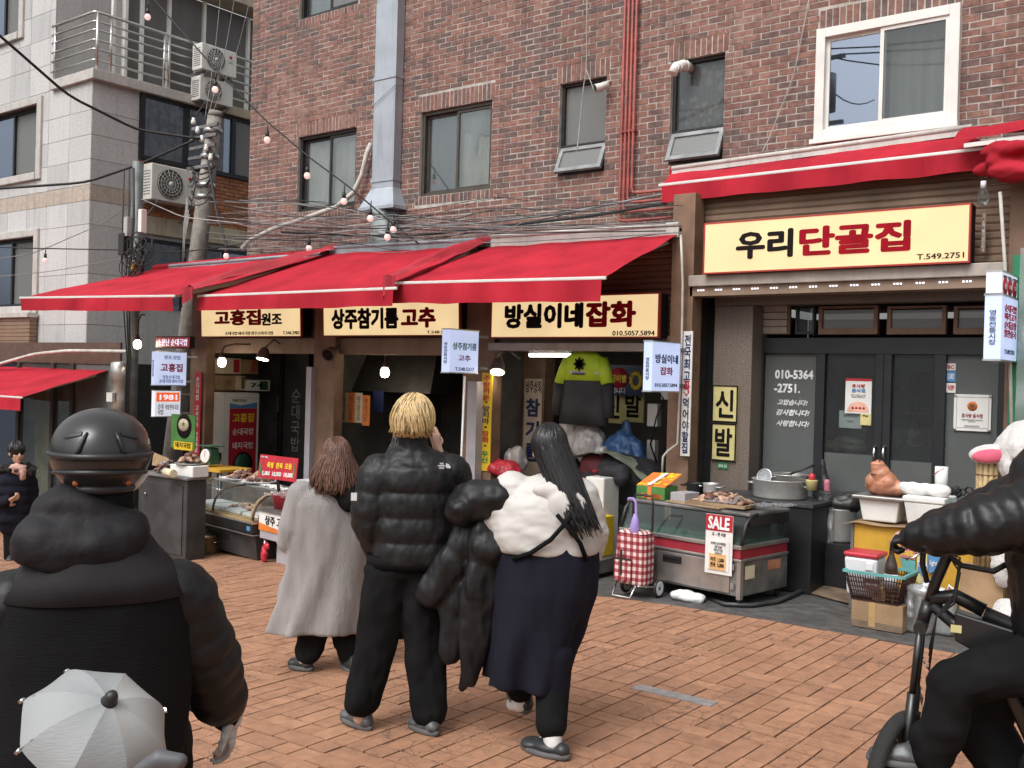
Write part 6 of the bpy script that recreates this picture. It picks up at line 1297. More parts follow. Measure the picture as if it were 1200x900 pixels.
q = FW_.pt(.50, .61, -.42); t = thing('spice_case', 'clear acrylic box of brown sesame on the white counter', 'box', q); MB().fb(Frame(q, r9, (0, 0, 1)), .0, .36, .01, .20, -.02, .26).build('sesame', 'paper_cream', t); o = MB(); 
for aa in ((0, 0), (.37, 0), (0, .28), (.37, .28)): o.bar(Frame(q, r9, (0, 0, 1)).pt(aa[0], 0, aa[1]-.02), Frame(q, r9, (0, 0, 1)).pt(aa[0], .33, aa[1]-.02), .012, .012)
o.build('corner_edge', 'inox', t); MB().fb(Frame(q, r9, (0, 0, 1)), -.015, .385, .33, .35, -.03, .28).build('lid', 'plastic_white', t); MB().fb(Frame(q, r9, (0, 0, 1)), .0, .37, .21, .33, .262, .266).build('acrylic_front', 'case_glass', t)
q = FW_.pt(.12, 0, -.15); t = thing('white_crate', 'dusty white box under the white counter', 'box', q); MB().fb(FW_, .20, .52, .0, .20, -.4, -.1).build('crate', 'lavender_grey', t, bev=.008)
o = MB(); q = FW_.pt(.08, .10, -.02); o.ell(q, (.05, .04, .10)).ell(q+Vector((.04, 0, .09)), (.05, .03, .05)); o = skin(o, 'snack_bag', 'plastic_red', None, vox=.01, smooth=1, wr=(.012, 14)); tag(o, 'red and white crumpled bag hanging under the white counter', 'bag')
# gold pot
q = G(226, 649)+Vector((0, .15, 0)); q.z = gz(q.x); potx('cooking_pot', 'large golden aluminium pot with a lid on the paving', 'pot', q, .225, .21, 'gold_pot', True, True)
# steel cabinet by the alley
a = G(166, 651); b = G(222, 656); zt = PY(190, 556, a.y).z
t = thing('steel_cabinet', 'dull steel cabinet with a small door knob beside the alley', 'cabinet', a); MB().bx(a.x-.1, b.x+.05, a.y, a.y+.26, a.z+.04, zt-.03).build('body', 'dark_metal', t, bev=.008); MB().bx(a.x-.13, b.x+.08, a.y-.03, a.y+.28, zt-.028, zt).build('top', 'inox_dull', t, bev=.006); MB().bx(a.x+.02, b.x-.02, a.y-.014, a.y-.001, a.z+.1, zt-.1).build('door', 'dark_metal', t, bev=.004); MB().cyl((a.x+.08, a.y-.014, zt-.25), (a.x+.08, a.y-.04, zt-.25), .02, n=10).build('knob', 'chrome', t)
for k in (0, 1): MB().bx(a.x-.05+k*(b.x-a.x), a.x+.02+k*(b.x-a.x), a.y+.04, a.y+.22, gz(a.x)-.03, a.z+.039).build('foot', 'black_metal', t)
Yk = a.y+.03
F, W, H = FY(199, 553, 226, 541, Yk); t = thing('foam_tray', 'white foam box carrying a plate of trotters on the steel cabinet', 'box', F.o); MB().bx(F.o.x, F.o.x+W, Yk, Yk+.22, zt+.002, zt+.13).build('tub', 'styro', t, bev=.01)
q = Vector((F.o.x+W*.5, Yk+.11, zt+.135)); t = thing('plate', 'flat metal plate under the trotters on the foam box', 'plate', q); MB().lathe(q, [(.001, 0), (.15, 0), (.17, .02), (.14, .012), (.001, .01)], 20).build('plate_body', 'inox', t); pile('trotters', 'pale brown trotters on the plate by the bowl picture', 'meat', q+Vector((0, 0, .02)), (.11, .07, .10), 18, .036, ['meat_pale', 'meat'], 31)
q = PY(186, 545, Yk); pile('boiled_meat', 'dark meat bundle at the alley edge of the steel cabinet', 'meat', (q.x, Yk+.1, zt+.01), (.13, .10, .14), 22, .035, ['meat', 'film'], 33)
q = PY(203, 549, Yk-.1); o = MB().cyl((q.x-.12, Yk-.12, zt+.05), (q.x+.1, Yk-.16, zt+.05), .045, n=14).build('paper_roll', 'paper_cream'); tag(o, 'short roll of cream paper on the steel cabinet', 'roll')
o = MB().slab(PY(178, 545, Yk+.3), PY(200, 549, Yk+.2), PY(197, 537, Yk+.25), PY(180, 530, Yk+.35), .01).build('carton_flap', 'cardboard'); tag(o, 'opened brown carton flap leaning behind the meat on the cabinet', 'carton')
# table with scale
q = PY(238, 545, 8.35); b = PY(273, 545, 8.3); t = thing('scale_table', 'small yellow topped table beside the bowl picture', 'table', q); MB().bx(q.x, b.x, 8.1, 8.6, q.z-.04, q.z).build('top', 'ply_yellow', t, bev=.005)
for xx, yy in ((q.x+.04, 8.14), (b.x-.04, 8.14), (q.x+.04, 8.56), (b.x-.04, 8.56)): MB().cyl((xx, yy, gz(xx)), (xx, yy, q.z-.041), .02, n=8).build('leg', 'inox_dull', t)
c0 = PY(246, 544, 8.3); t = thing('kitchen_scale', 'dial kitchen scale with a green pan on the small table', 'scale', c0); MB().hexa([(c0.x-.10, 8.22, c0.z), (c0.x+.10, 8.22, c0.z), (c0.x+.10, 8.4, c0.z), (c0.x-.10, 8.4, c0.z), (c0.x-.07, 8.26, c0.z+.22), (c0.x+.07, 8.26, c0.z+.22), (c0.x+.07, 8.38, c0.z+.22), (c0.x-.07, 8.38, c0.z+.22)]).build('body', 'case_green', t, bev=.01)
Xs = Matrix.Translation((c0.x, 8.23, c0.z+.11)) @ Matrix.Rotation(R_(83), 4, 'X'); d_ = MB().lathe((0, 0, 0), [(.095, 0), (.095, .015), (.088, .017), (.001, .014)], 24, X=Xs).build('dial', 'paper_white', t); MB().bx(-.003, .003, -.01, .07, .019, .021, X=Xs).build('needle', 'ink_crimson', d_); MB().bx(c0.x-.14, c0.x+.14, 8.2, 8.42, c0.z+.235, c0.z+.25).build('pan', 'case_green', t, bev=.006)
# fridge and cartons in the soup shop
a = PY(237, 557, 9.55); b = PY(263, 460, 9.55); X1 = b.x; Y1 = PX(303, 500, X1).y; g_ = gz(a.x); zt = b.z; t = thing('white_fridge', 'white upright fridge with a red soup poster on its broad side', 'fridge', (a.x, 9.55, g_))
MB().bx(a.x, X1-.014, 9.6, Y1, g_+.02, zt).build('cabinet', 'white_frame', t, bev=.01); MB().bx(a.x, X1-.014, 9.55, 9.597, g_+.1, zt).build('front_door', 'white_frame', t, bev=.008)
D = Frame((X1, 9.55, 0), (0, 1, 0), (0, 0, 1)); dw = Y1-9.55; d_ = MB().fb(D, .05, dw, g_+.03, zt-.005, -.014, -.004).build('side_panel', 'white_frame', t)
z0 = PX(285, 556, X1).z; z1 = PX(285, 466, X1).z; P_ = Frame((X1, 9.55+dw*.16, z0), (0, 1, 0), (0, 0, 1)); pw, ph = dw*.78, z1-z0
dp = panel(d_, 'poster_print', P_, pw, ph*.86, .003, 'banner_red'); panel(d_, 'blue_header', P_, pw, ph*.14, .003, 'blue_print', 0, ph*.862); MB().prism([(0, ph*.93), (pw*.4, ph*.9), (pw, ph*.94), (pw, ph), (0, ph)], 0.0005, .003, P_).build('header_wave', 'paper_white', d_)
text(d_, 'UNICOOLA', P_, pw*.34, ph*.965, pw*.5, ph*.035, 'ink_black', .02, .005); text(d_, '고흥집', P_, pw*.5, ph*.74, pw*.76, ph*.11, 'ink_yellow', .045, .003); text(d_, '순대국밥', P_, pw*.5, ph*.56, pw*.76, ph*.085, 'ink_white', .02, .003); text(d_, '돼지국밥', P_, pw*.5, ph*.38, pw*.76, ph*.085, 'ink_white', .02, .003)
MB().lathe((0, 0, 0), [(pw*.36, 0), (pw*.36, .003), (pw*.001, .0035)], 26, X=P_.mat() @ Matrix.Translation((pw*.52, ph*.14, 0))).build('bowl_print', 'ink_black', d_); MB().lathe((0, 0, 0), [(pw*.29, .003), (pw*.29, .005), (pw*.001, .0055)], 26, X=P_.mat() @ Matrix.Translation((pw*.52, ph*.145, 0))).build('soup_print', 'case_green', d_); MB().bx(X1-.06, X1-.03, 9.50, 9.549, g_+1.0, g_+1.12).build('handle', 'chrome', t)
def carton(lab, x0, y0, x1, y1, Y, dep, m, tx=None, tm='ink_black', pt=None):
    if x0 < 262: F, W, H = FY(x0, y0, x1, y1, 9.6+(Y-10.05)); dep = .35
    else: q0 = PX(x0, y0, X1-.01); q1 = PX(x1, y1, X1-.01); F = Frame(q0, (0, 1, 0), (0, 0, 1)); W, H = q1.y-q0.y, PX(x0, y1, X1-.01).z-q0.z; dep = .33
    t = thing('carton', lab, 'box', F.o, 0, 'cartons stacked on the fridge'); MB().fb(F, 0, W-.006, 0, H-.004, -dep, 0).build('box', m, t, bev=.004)
    if pt: MB().fb(F, W*.55, W*.9, H*.1, H*.9, .0003, .002).build('print', pt, t)
    if tx: text(t, tx, F, W*.42, H*.5, W*.5, H*.4, tm, .02, .004)
carton('pale carton with orange print, top of the stack at the post end', 239, 438, 261, 420, 10.05, .4, 'cardboard', None, pt='orange_print'); carton('pale carton with red print, top middle of the stack', 262.5, 438, 283, 419, 10.1, .4, 'paper_cream', None, pt='banner_red'); carton('brown red carton at the inner end of the top row', 284, 438, 303, 421, 10.15, .4, 'cardboard', None, pt='rust_red')
carton('brown carton under the pale carton with orange print', 238, 458, 261, 439, 10.05, .4, 'cardboard'); carton('orange brown carton with brush lettering in the lower row', 263, 457, 276, 440, 10.05, .4, 'cardboard', '꽃대감', 'brown_print'); carton('cream carton squeezed behind the white green carton', 276.5, 457, 288, 440, 10.12, .4, 'paper_cream', None, pt='brown_print'); carton('white carton with dark green leaf print at the inner end', 288.5, 458, 317, 445, 9.98, .35, 'paper_white', '74', 'ink_black', pt='case_green')
# black glazed screen with faint dish lettering, shelves behind
x0, x1 = fx(332, 10.6), fx(360, 10.6); t = thing('black_screen', 'black glass screen with vertical grey soup lettering inside the soup shop', 'screen', (x0, 10.6, -.2)); MB().bx(x0, x1, 10.6, 10.63, -.3, 2.2).build('glass_panel', 'shop_black', t); F, W, H = FY(337, 532, 356, 452, 10.59); text(t, V('순대국밥'), F, W*.5, H*.5, W*.6, H*.9, 'ink_grey', .0, .002)
o = MB(); o.bx(x0-.05, x0, 10.55, 10.65, -.3, 2.4).bx(x1, x1+.05, 10.55, 10.65, -.3, 2.4); o.build('frame', 'black_metal', t)
x0 = fx(304, 10.9); t = thing('dish_rack', 'dark rack with pots and papers beside the fridge', 'rack', (x0, 10.9, -.2))
for z in (.3, .75, 1.2): MB().bx(x0, fx(332, 10.9), 10.8, 11.2, z-.2, z-.18).build('shelf', 'inox_dull', t)
for xx in (x0, fx(332, 10.9)-.03): MB().bx(xx, xx+.03, 10.8, 10.83, -.3, 1.2).build('upright', 'black_metal', t)
o = MB()
for k in range(12): o.bx(fx(308, 10.85)+rr.uniform(0, .2), fx(308, 10.85)+rr.uniform(.2, .4), 10.84-.003*k, 10.842-.003*k, 1.05+k*.05, 1.15+k*.05)
o.build('paper_note', 'lavender_grey', t)
for k in range(5): q = Vector((x0+.08+.12*k, 10.95, .555)); potx('steel_bowl', 'steel pot on the dark rack beside the fridge', 'pot', q, .055, .10, 'alu_pot', False, group='steel pots on the dark rack')
# oil shop: hood, counter, machine
x0, x1 = fx(396, 10.2), fx(530, 10.2); t = thing('extractor_hood', 'big dull grey sloping extractor hood in the oil shop', 'hood', (x0, 10.2, 1.7)); pm('hood_dark', (.06, .055, .05), .5, .4, var=.3)
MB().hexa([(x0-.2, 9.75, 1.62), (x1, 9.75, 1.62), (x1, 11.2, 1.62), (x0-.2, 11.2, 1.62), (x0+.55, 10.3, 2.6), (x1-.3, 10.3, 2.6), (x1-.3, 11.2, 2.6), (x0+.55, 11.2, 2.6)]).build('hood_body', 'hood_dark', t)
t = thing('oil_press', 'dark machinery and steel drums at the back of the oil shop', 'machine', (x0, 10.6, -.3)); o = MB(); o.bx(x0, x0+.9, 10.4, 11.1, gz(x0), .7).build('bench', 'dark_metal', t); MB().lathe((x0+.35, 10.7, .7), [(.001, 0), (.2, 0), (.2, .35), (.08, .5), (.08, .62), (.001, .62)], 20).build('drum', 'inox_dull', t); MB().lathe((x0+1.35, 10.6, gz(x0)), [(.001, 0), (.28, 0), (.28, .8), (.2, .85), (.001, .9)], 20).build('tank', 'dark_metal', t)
o = MB().bx(fx(437, 9.7), fx(449, 9.7), 9.69, 9.7, 1.35, 1.63).build('blue_cloth', 'ink_navy'); tag(o, 'dark blue cloth hanging beside the orange menu strips', 'cloth')
x0 = fx(355, 9.0); o = MB().bx(fx(360, 9.1), fx(366, 9.1), 9.06, 9.3, gz(x0), PY(362, 430, 9.1).z).build('pale_board', 'lavender_grey'); tag(o, 'tall pale lilac board leaning on the post of the soup shop', 'board')
x0 = fx(551, 9.0); o = MB().bx(fx(550, 9.05), fx(561, 9.05), 9.0, 9.12, gz(x0), PY(555, 447, 9.05).z).build('pale_board', 'lavender_grey'); tag(o, 'tall pale lilac board beside the yellow vertical banner', 'board')
o = MB().cyl((fx(543, 8.5), 8.5, PY(543, 441, 8.5).z), (fx(540, 8.5), 8.5, gz(-7)), .012, n=8).build('steel_rod', 'white_frame'); tag(o, 'thin white rod hanging under the green lettered lit sign', 'rod')
o = MB().tube([PY(798, 275, 9.05), PY(800, 330, 9.08), PY(799, 400, 9.08), PY(796, 470, 9.06), PY(794, 520, 9.05), PY(783, 528, 9.0), PY(777, 535, 8.98), PY(776, 556, 8.98)], .012, 8).build('drain_tube', 'hose_white'); tag(o, 'thin white tube running down the brown post and hooking out', 'tube')
o = MB().tube([PY(1172, 225, 8.9), PY(1177, 300, 8.9), PY(1183, 400, 8.9), PY(1187, 560, 8.9)], .014, 8).build('drain_tube', 'hose_white'); tag(o, 'thin cream tube running down behind the tower sign', 'tube')
o = MB().bx(fx(1184, 9.15), -1.35, 9.05, 9.12, 0, PY(1186, 300, 9.1).z).build('wrapped_pier', pm('tarp_green', (.02, .22, .10), .6, var=.2)); tag(o, 'pier wrapped in green plastic behind the tower sign', 'pier')
o = MB().bx(fx(1168, 10.1), fx(1178, 10.1), 10.0, 10.1, 0, 2.0).build('timber', 'wood_board'); tag(o, 'rough timber upright beside the certificate', 'timber')
o = MB().grid(lambda u, v: (fx(1190, 8.95)+.35*u, 8.93+.03*nz3((u*6, v*9, 3), 1), .9+2.1*v), 8, 40).build('plastic_sheet', 'film'); tag(o, 'creased clear plastic sheet hanging at the wrapped pier', 'plastic sheet')
p = PY(1152, 231, 8.9); t = thing('bare_bulb', 'unlit clear bulb hanging under the bunched awning', 'lamp', p); MB().lathe(p, [(.001, -.07), (.04, -.055), (.055, -.01), (.04, .04), (.02, .07)], 14).build('bulb', 'case_glass', t); MB().cyl(p+Vector((0, 0, .07)), p+Vector((0, 0, .13)), .022, n=10).build('socket', 'plastic_white', t)
# ---------------- general goods shop
pm('hivis', (.48, .70, .03), .6, var=.06, bump=.1, bs=40); pm('charcoal', (.028, .03, .034), .7, var=.3, vs=6); pm('silver_tape', (.6, .6, .58), .4); pm('blue_bag', (.05, .12, .28), .35, var=.3, vs=6); pm('quilt_dark', (.02, .02, .024), .8, var=.4, vs=5); pm('quilt_red', (.10, .015, .02), .8, var=.4, vs=5); pm('quilt_green', (.24, .27, .20), .8, var=.2, vs=8)
x0, x1 = fx(577, 10.1), fx(598, 10.1); 
t = thing('inner_window', 'dim glass partition with stickers inside the general goods shop', 'partition', (x0, 10.4, 0)); MB().bx(fx(577, 10.4), fx(612, 10.4), 10.4, 10.41, gz(x0), 2.0).build('pane', 'pane_frost', t)
o = MB()
for p0 in (577, 600, 612): o.bx(fx(p0, 10.38)-.03, fx(p0, 10.38)+.03, 10.36, 10.42, gz(x0), 2.05)
o.build('frame', 'black_metal', t)
for k, (c0, c1, c2, m) in enumerate(((603, 478, 474, 'paper_white'), (607, 492, 486, 'blue_print'), (603, 500, 494, 'board_pale'), (604, 515, 506, 'blue_print'))): a = PY(c0, c1, 10.35); MB().bx(a.x-.05, a.x+.05, 10.345, 10.35, a.z, a.z+.08).build('sticker', m, t)
MB().bx(fx(612, 10.0), fx(640, 10.0), 9.95, 10.15, gz(-7), 2.6).build('inner_pillar', 'post_brown', s3)
# hi-vis jacket on a hanger
cj = PY(686, 418, 9.35); zt = cj.z; k_ = PY(720, 500, 9.35).x-PY(660, 500, 9.35).x; w_ = k_/60
t = thing('hivis_jacket', 'yellow and charcoal work jacket hanging from the shop beam', 'jacket', (cj.x, 9.35, zt)); h_px = (9.35*.791+5*.6115)/1200*1.0
zz = lambda py: PY(686, py, 9.35).z
o = MB(); 
def ringj(z, hw, d, cx=0): return [Vector((cj.x+cx+hw*math.cos(a)*(1 if abs(math.cos(a)) < .99 else 1), 9.35+d*math.sin(a)+.012*math.sin(a*5+z*20), z)) for a in [k*math.pi/12 for k in range(24)]]
o.loft([ringj(zz(498), 33*w_*.86, .09), ringj(zz(480), 33*w_*.84, .10), ringj(zz(446), 30*w_*.8, .10), ringj(zz(430), 31*w_*.8, .10)]); o.build('lower_body', 'charcoal', t)
o = MB(); o.loft([ringj(zz(446)+.001, 30.5*w_*.8, .103), ringj(zz(430), 31*w_*.8, .105), ringj(zz(418), 26*w_*.8, .10), ringj(zz(412), 14*w_*.8, .07)]); o.build('upper_body', 'hivis', t)
o = MB(); o.loft([ringj(zz(439), 30.8*w_*.8, .109), ringj(zz(435), 31*w_*.8, .109)]); o.build('reflective_band', 'silver_tape', t)
for s in (-1, 1):
    a = Vector((cj.x+s*24*w_*.8, 9.35, zz(421))); b = Vector((cj.x+s*28*w_, 9.33, zz(450))); c_ = Vector((cj.x+s*31*w_, 9.32, zz(488)))
    o = MB(); o.tube([a, a.lerp(b, .5), b], [.07, .075, .07], 12); o.build('sleeve', 'hivis', t); o = MB(); o.tube([b, b.lerp(c_, .5), c_], [.071, .068, .058], 12); o.build('sleeve_end', 'charcoal', t)
Fj = Frame((cj.x, 9.35-.115, zz(427)), (1, 0, 0), (0, 0, 1)); o = MB(); o.lathe((0, 0, 0), [(.055, 0), (.055, .004), (.035, .004), (.035, 0)], 20, X=Fj.mat()); 
for k in range(8): o.cyl(Fj.pt(.066*math.cos(k*.785), .066*math.sin(k*.785), 0), Fj.pt(.066*math.cos(k*.785), .066*math.sin(k*.785), .004), .012, n=6)
o.build('back_print', 'ink_black', t); text(t, 'DONGSUNG', Fj, 0, -.105, .17, .028, 'ink_black', .02, .003)
def bag(lab, px, py, Y, rx, ry, rz_, m, seed, name='plastic_bag', cat='bag', grp=None, sm_=1, knot=True):
    q = PY(px, py, Y); o = MB(); o.ell(q, (rx, ry, rz_)).ell(q+Vector((rx*.3, 0, -rz_*.4)), (rx*.8, ry*.9, rz_*.7))
    if knot: o.chain([q+Vector((0, 0, rz_*.6)), q+Vector((.02, 0, rz_*1.5))], [rx*.4, .03])
    o = skin(o, name, m, None, vox=.014, smooth=sm_, wr=(.035, 11, (1, 1, .5), seed)); tag(o, lab, cat, grp); return o
pm('bag_milky', (.42, .40, .39), .25, var=.2, vs=5, coat=.3)
bag('milky plastic bag of goods hanging below the hi-vis jacket', 690, 520, 9.5, .20, .14, .24, 'bag_milky', 1); bag('grey plastic bag hanging behind the woman with long black hair', 668, 508, 9.6, .16, .12, .26, 'bag_milky', 2); bag('small clear bag hung low beside the milky bag', 706, 545, 9.35, .12, .1, .12, 'bag_milky', 3); bag('big crumpled blue plastic bag before the shoe boards', 730, 530, 9.6, .26, .18, .22, 'blue_bag', 4)
bag('clear bag of pale goods beside the oil board', 605, 536, 9.5, .15, .12, .13, 'bag_milky', 5, knot=False); bag('red plastic wrapped bundle at the foot of the yellow banner', 590, 548, 9.3, .22, .2, .09, 'plastic_red', 6, knot=False)
q = PY(720, 575, 9.3); o = MB(); o.ell((q.x, 9.45, .80), (.55, .3, .28)).ell((q.x+.25, 9.4, .7), (.35, .26, .2)); o = skin(o, 'quilt_heap', 'quilt_dark', None, vox=.02, smooth=2, wr=(.04, 4)); tag(o, 'black quilted clothes heaped under the hanging bags', 'clothes')
o = MB(); o.ell((q.x-.22, 9.38, .90), (.28, .2, .17)); o = skin(o, 'quilt_heap', 'quilt_red', None, vox=.02, smooth=2, wr=(.04, 5)); tag(o, 'dark red quilt on the heap of black clothes', 'clothes')
o = MB().grid(lambda u, v: (q.x-.45+1.05*u, 9.12+.35*v, .96+.16*math.sin(u*3.0+.3)-.22*u*u+.03*nz3((u*8, v*5, 2), 1)), 30, 8).build('blanket', 'quilt_green'); tag(o, 'pale green blanket thrown over the heap of clothes', 'blanket')
q = PY(712, 588, 8.9); t = thing('white_bin', 'white plastic bin full of small goods beside the fruit drink box', 'bin', q); MB().bx(fx(700, 8.9), fx(722, 8.9), 8.7, 9.0, -.02, PY(710, 558, 8.9).z).build('bin', 'white_frame', t, bev=.015); MB().tube([(fx(700, 8.9)+.02+.2*math.cos(k*.35)*.6+.1, 8.85+.1*math.sin(k*.35), PY(710, 556, 8.9).z+.03) for k in range(10)], .012, 6).build('red_cord', 'plastic_red', t)
o = MB(); q = PY(716, 553, 8.95); o.ell(q, (.14, .12, .1)).ell(q+Vector((.12, 0, -.02)), (.1, .1, .12)); o = skin(o, 'black_bag', 'quilt_dark', None, vox=.014, smooth=1, wr=(.03, 8)); tag(o, 'black bag with red piping on the white bin', 'bag')
t = thing('yellow_crate', 'yellow plastic crate behind the long haired woman', 'crate', PY(698, 650, 8.6)); MB().bx(fx(684, 8.5), fx(704, 8.5), 8.4, 8.8, .1, .50).build('crate', 'banner_yellow', t, bev=.01); MB().bx(fx(680, 8.4), fx(706, 8.4), 8.3, 8.8, -.03, .098).build('plinth', 'inox_dull', t)
t = thing('fuse_panel', 'pale meter boxes and cables on the inner wall by the brown post', 'meter', PY(780, 500, 9.8)); a = PY(760, 510, 9.9)
MB().bx(a.x, a.x+.13, 9.85, 9.95, a.z+.1, a.z+.35).bx(a.x+.16, a.x+.26, 9.86, 9.95, a.z+.4, a.z+.55).build('meter_box', 'white_frame', t, bev=.01); MB().bx(a.x+.0, a.x+.1, 9.87, 9.95, a.z-.6, a.z-.05).build('cable_duct', 'white_frame', t)
MB().tube([(a.x+.05, 9.88, a.z+.6), (a.x+.2, 9.86, a.z+.4), (a.x+.12, 9.85, a.z+.2), (a.x+.05, 9.86, a.z-.1), (a.x+.14, 9.86, a.z-.3)], .01, 6).build('cable', 'cable_black', t)
o = MB().tube([PY(661, 440, 9.7), PY(663, 470, 9.7), PY(662, 508, 9.7)], .045, 10).build('mesh_bundle', pm('net_white', (.5, .5, .48), .7, var=.5, vs=40)); tag(o, 'white net tube of goods hanging by the oil board', 'net')
# ================================================================ people
pm('skin', (.52, .32, .23), .5, var=.1, vs=20); pm('nylon_black', (.009, .009, .010), .5, spec=.35, var=.25, vs=8, bump=.3, bs=22); pm('nylon_yoke', (.026, .024, .027), .8, spec=.2, var=.15, bump=.3, bs=300); pm('cloth_black', (.0085, .0085, .009), .9, spec=.12, var=.3, vs=6, bump=.3, bs=14); pm('cloth_navy', (.011, .011, .019), .9, spec=.15, var=.25, vs=5, bump=.35, bs=12, stretch=(1, 1, .35))
pm('knit_lilac', (.255, .238, .232), .9, var=.12, vs=6, bump=.55, bs=60, stretch=(3, 3, .6), sheen=.3); pm('jacket_white', (.52, .50, .47), .6, var=.06, bump=.4, bs=13); pm('hair_black', (.010, .009, .010), .32, var=.3, vs=40); pm('hair_brown', (.115, .05, .03), .4, var=.4, vs=40); pm('hair_blond', (.62, .45, .22), .42, var=.22, vs=40); pm('hair_root', (.22, .14, .07), .5)
pm('shoe_dark', (.03, .032, .034), .45, var=.3); pm('shoe_grey', (.10, .105, .108), .45, .2, var=.4, vs=30); pm('sole', (.10, .10, .10), .7); pm('sock', (.70, .69, .68), .8); pm('glove_white', (.55, .54, .54), .9, var=.2, vs=60, bump=.5, bs=200); pm('logo_white', (.72, .72, .72), .5); pm('cloth_cream', (.55, .52, .46), .85, var=.1, bump=.3, bs=15); pm('scarf_pink', (.55, .33, .27), .85, var=.2, bump=.5, bs=60); pm('fur_dark', (.02, .017, .015), .9, var=.4, vs=50, bump=.8, bs=120)
def torso(o, P, rows, n=32):
    o.loft([[P(cx, py)+Vector((hw*math.copysign(abs(math.cos(a))**.8, math.cos(a)), hd*math.sin(a), 0)) for a in [i*2*math.pi/n for i in range(n)]] for cx, py, hw, hd in rows])
class Fig:
    """a standing place: x to the side, y away along the line of sight, z up"""
    def __init__(s, name, lab, px, py, cat='person', D=None):
        if D is None: s.g = G(px, py); s.D = (s.g-EYE).dot(CFW); s.gy = py
        else:
            q = PD(px, 450, D); s.g = Vector((q.x, q.y, gz(q.x))); s.D = D; s.gy = proj(s.g)[1]
        s.cx = px; s.k = s.D/CF; s.rz = math.atan2(-s.g.x, s.g.y); s.t = thing(name, lab, cat, s.g, s.rz)
        s.tilt = math.tan(CRO); s.z0 = (s.gy-450)*s.k if D is not None else 0
    def p(s, px, py, y=0):
        dz = (s.gy-py)*s.k
        return Vector(((px-s.cx)*s.k-(dz-s.z0)*s.tilt, y, dz+(px-s.cx)*s.k*s.tilt))
    def W(s, p): return wm(s.t) @ Vector(p)
def hand(mb, w, d, n, s=1.0, curl=.5, side=1):
    """palm, four unequal bent fingers and a thumb; w wrist, d direction, n palm normal"""
    w, d, n = nv(w), nv(d).normalized(), nv(n); n = (n-d*n.dot(d)).normalized(); x = d.cross(n)*side
    for i in range(4): mb.chain([w, w+d*.085*s+x*(i-1.5)*.020*s], [.021*s, .0125*s], 8)
    for i, L_ in enumerate((.066, .076, .070, .054)):
        a = w+d*.088*s+x*(i-1.5)*.0205*s; th_ = curl; q = [a]; dd = d.copy()
        for seg in (.45, .32, .25):
            dd = (d*math.cos(th_)+n*math.sin(th_)); q.append(q[-1]+dd*L_*seg*s*1.15); th_ += curl*.9
        mb.chain(q, [.0098*s, .0092*s, .0085*s, .0072*s], 8)
    a = w+d*.025*s-x*.026*s; mb.chain([a, a+(d*.5-x*.8+n*.25).normalized()*.036*s, a+(d*.5-x*.8+n*.25).normalized()*.036*s+(d*.85-x*.2+n*.4).normalized()*.032*s], [.0135*s, .0115*s, .009*s], 8)
def head(mb, c, s=1.0, turn=0.0, face=True):
    """skull, jaw, nose, brow, ears, neck stub; faces +Y turned by turn about z"""
    Rz = Matrix.Rotation(turn, 3, 'Z'); c = nv(c); q = lambda x, y, z: c+Rz @ Vector((x, y, z))*s
    mb.ell(q(0, -.012, .022), (.076*s, .094*s, .092*s), Rz, 18, 12); mb.ell(q(0, .022, -.045), (.058*s, .066*s, .072*s), Rz, 16, 10); mb.ell(q(0, .052, -.095), (.030*s, .028*s, .022*s), Rz)
    if face:
        mb.chain([q(0, .084, .012), q(0, .104, -.026)], [.009*s, .014*s], 8); mb.ell(q(0, .078, .03), (.05*s, .014*s, .012*s), Rz); mb.ell(q(0, .082, -.066), (.024*s, .012*s, .011*s), Rz)
        for sx in (-1, 1): mb.ell(q(sx*.042, .055, -.03), (.022*s, .022*s, .02*s), Rz)
    for sx in (-1, 1): mb.ell(q(sx*.079, -.006, -.01), (.010*s, .022*s, .034*s), Rz)
def face_bits(t, c, s, turn):
    Rz = Matrix.Rotation(turn, 3, 'Z'); q = lambda x, y, z: nv(c)+Rz @ Vector((x, y, z))*s; o = MB()
    for sx in (-1, 1): o.ell(q(sx*.032, .082, .008), (.014*s, .008*s, .006*s), Rz, 10, 6)
    o.build('eye', 'ink_black', t, local=True); o = MB()
    for sx in (-1, 1): o.tube([q(sx*.05, .074, .03), q(sx*.03, .085, .036), q(sx*.014, .086, .03)], .004*s, 5)
    o.build('eyebrow', 'hair_black', t, local=True); MB().tube([q(-.022, .086, -.066), q(0, .093, -.064), q(.022, .086, -.066)], .0045*s, 6).build('mouth', 'ink_red', t, local=True)
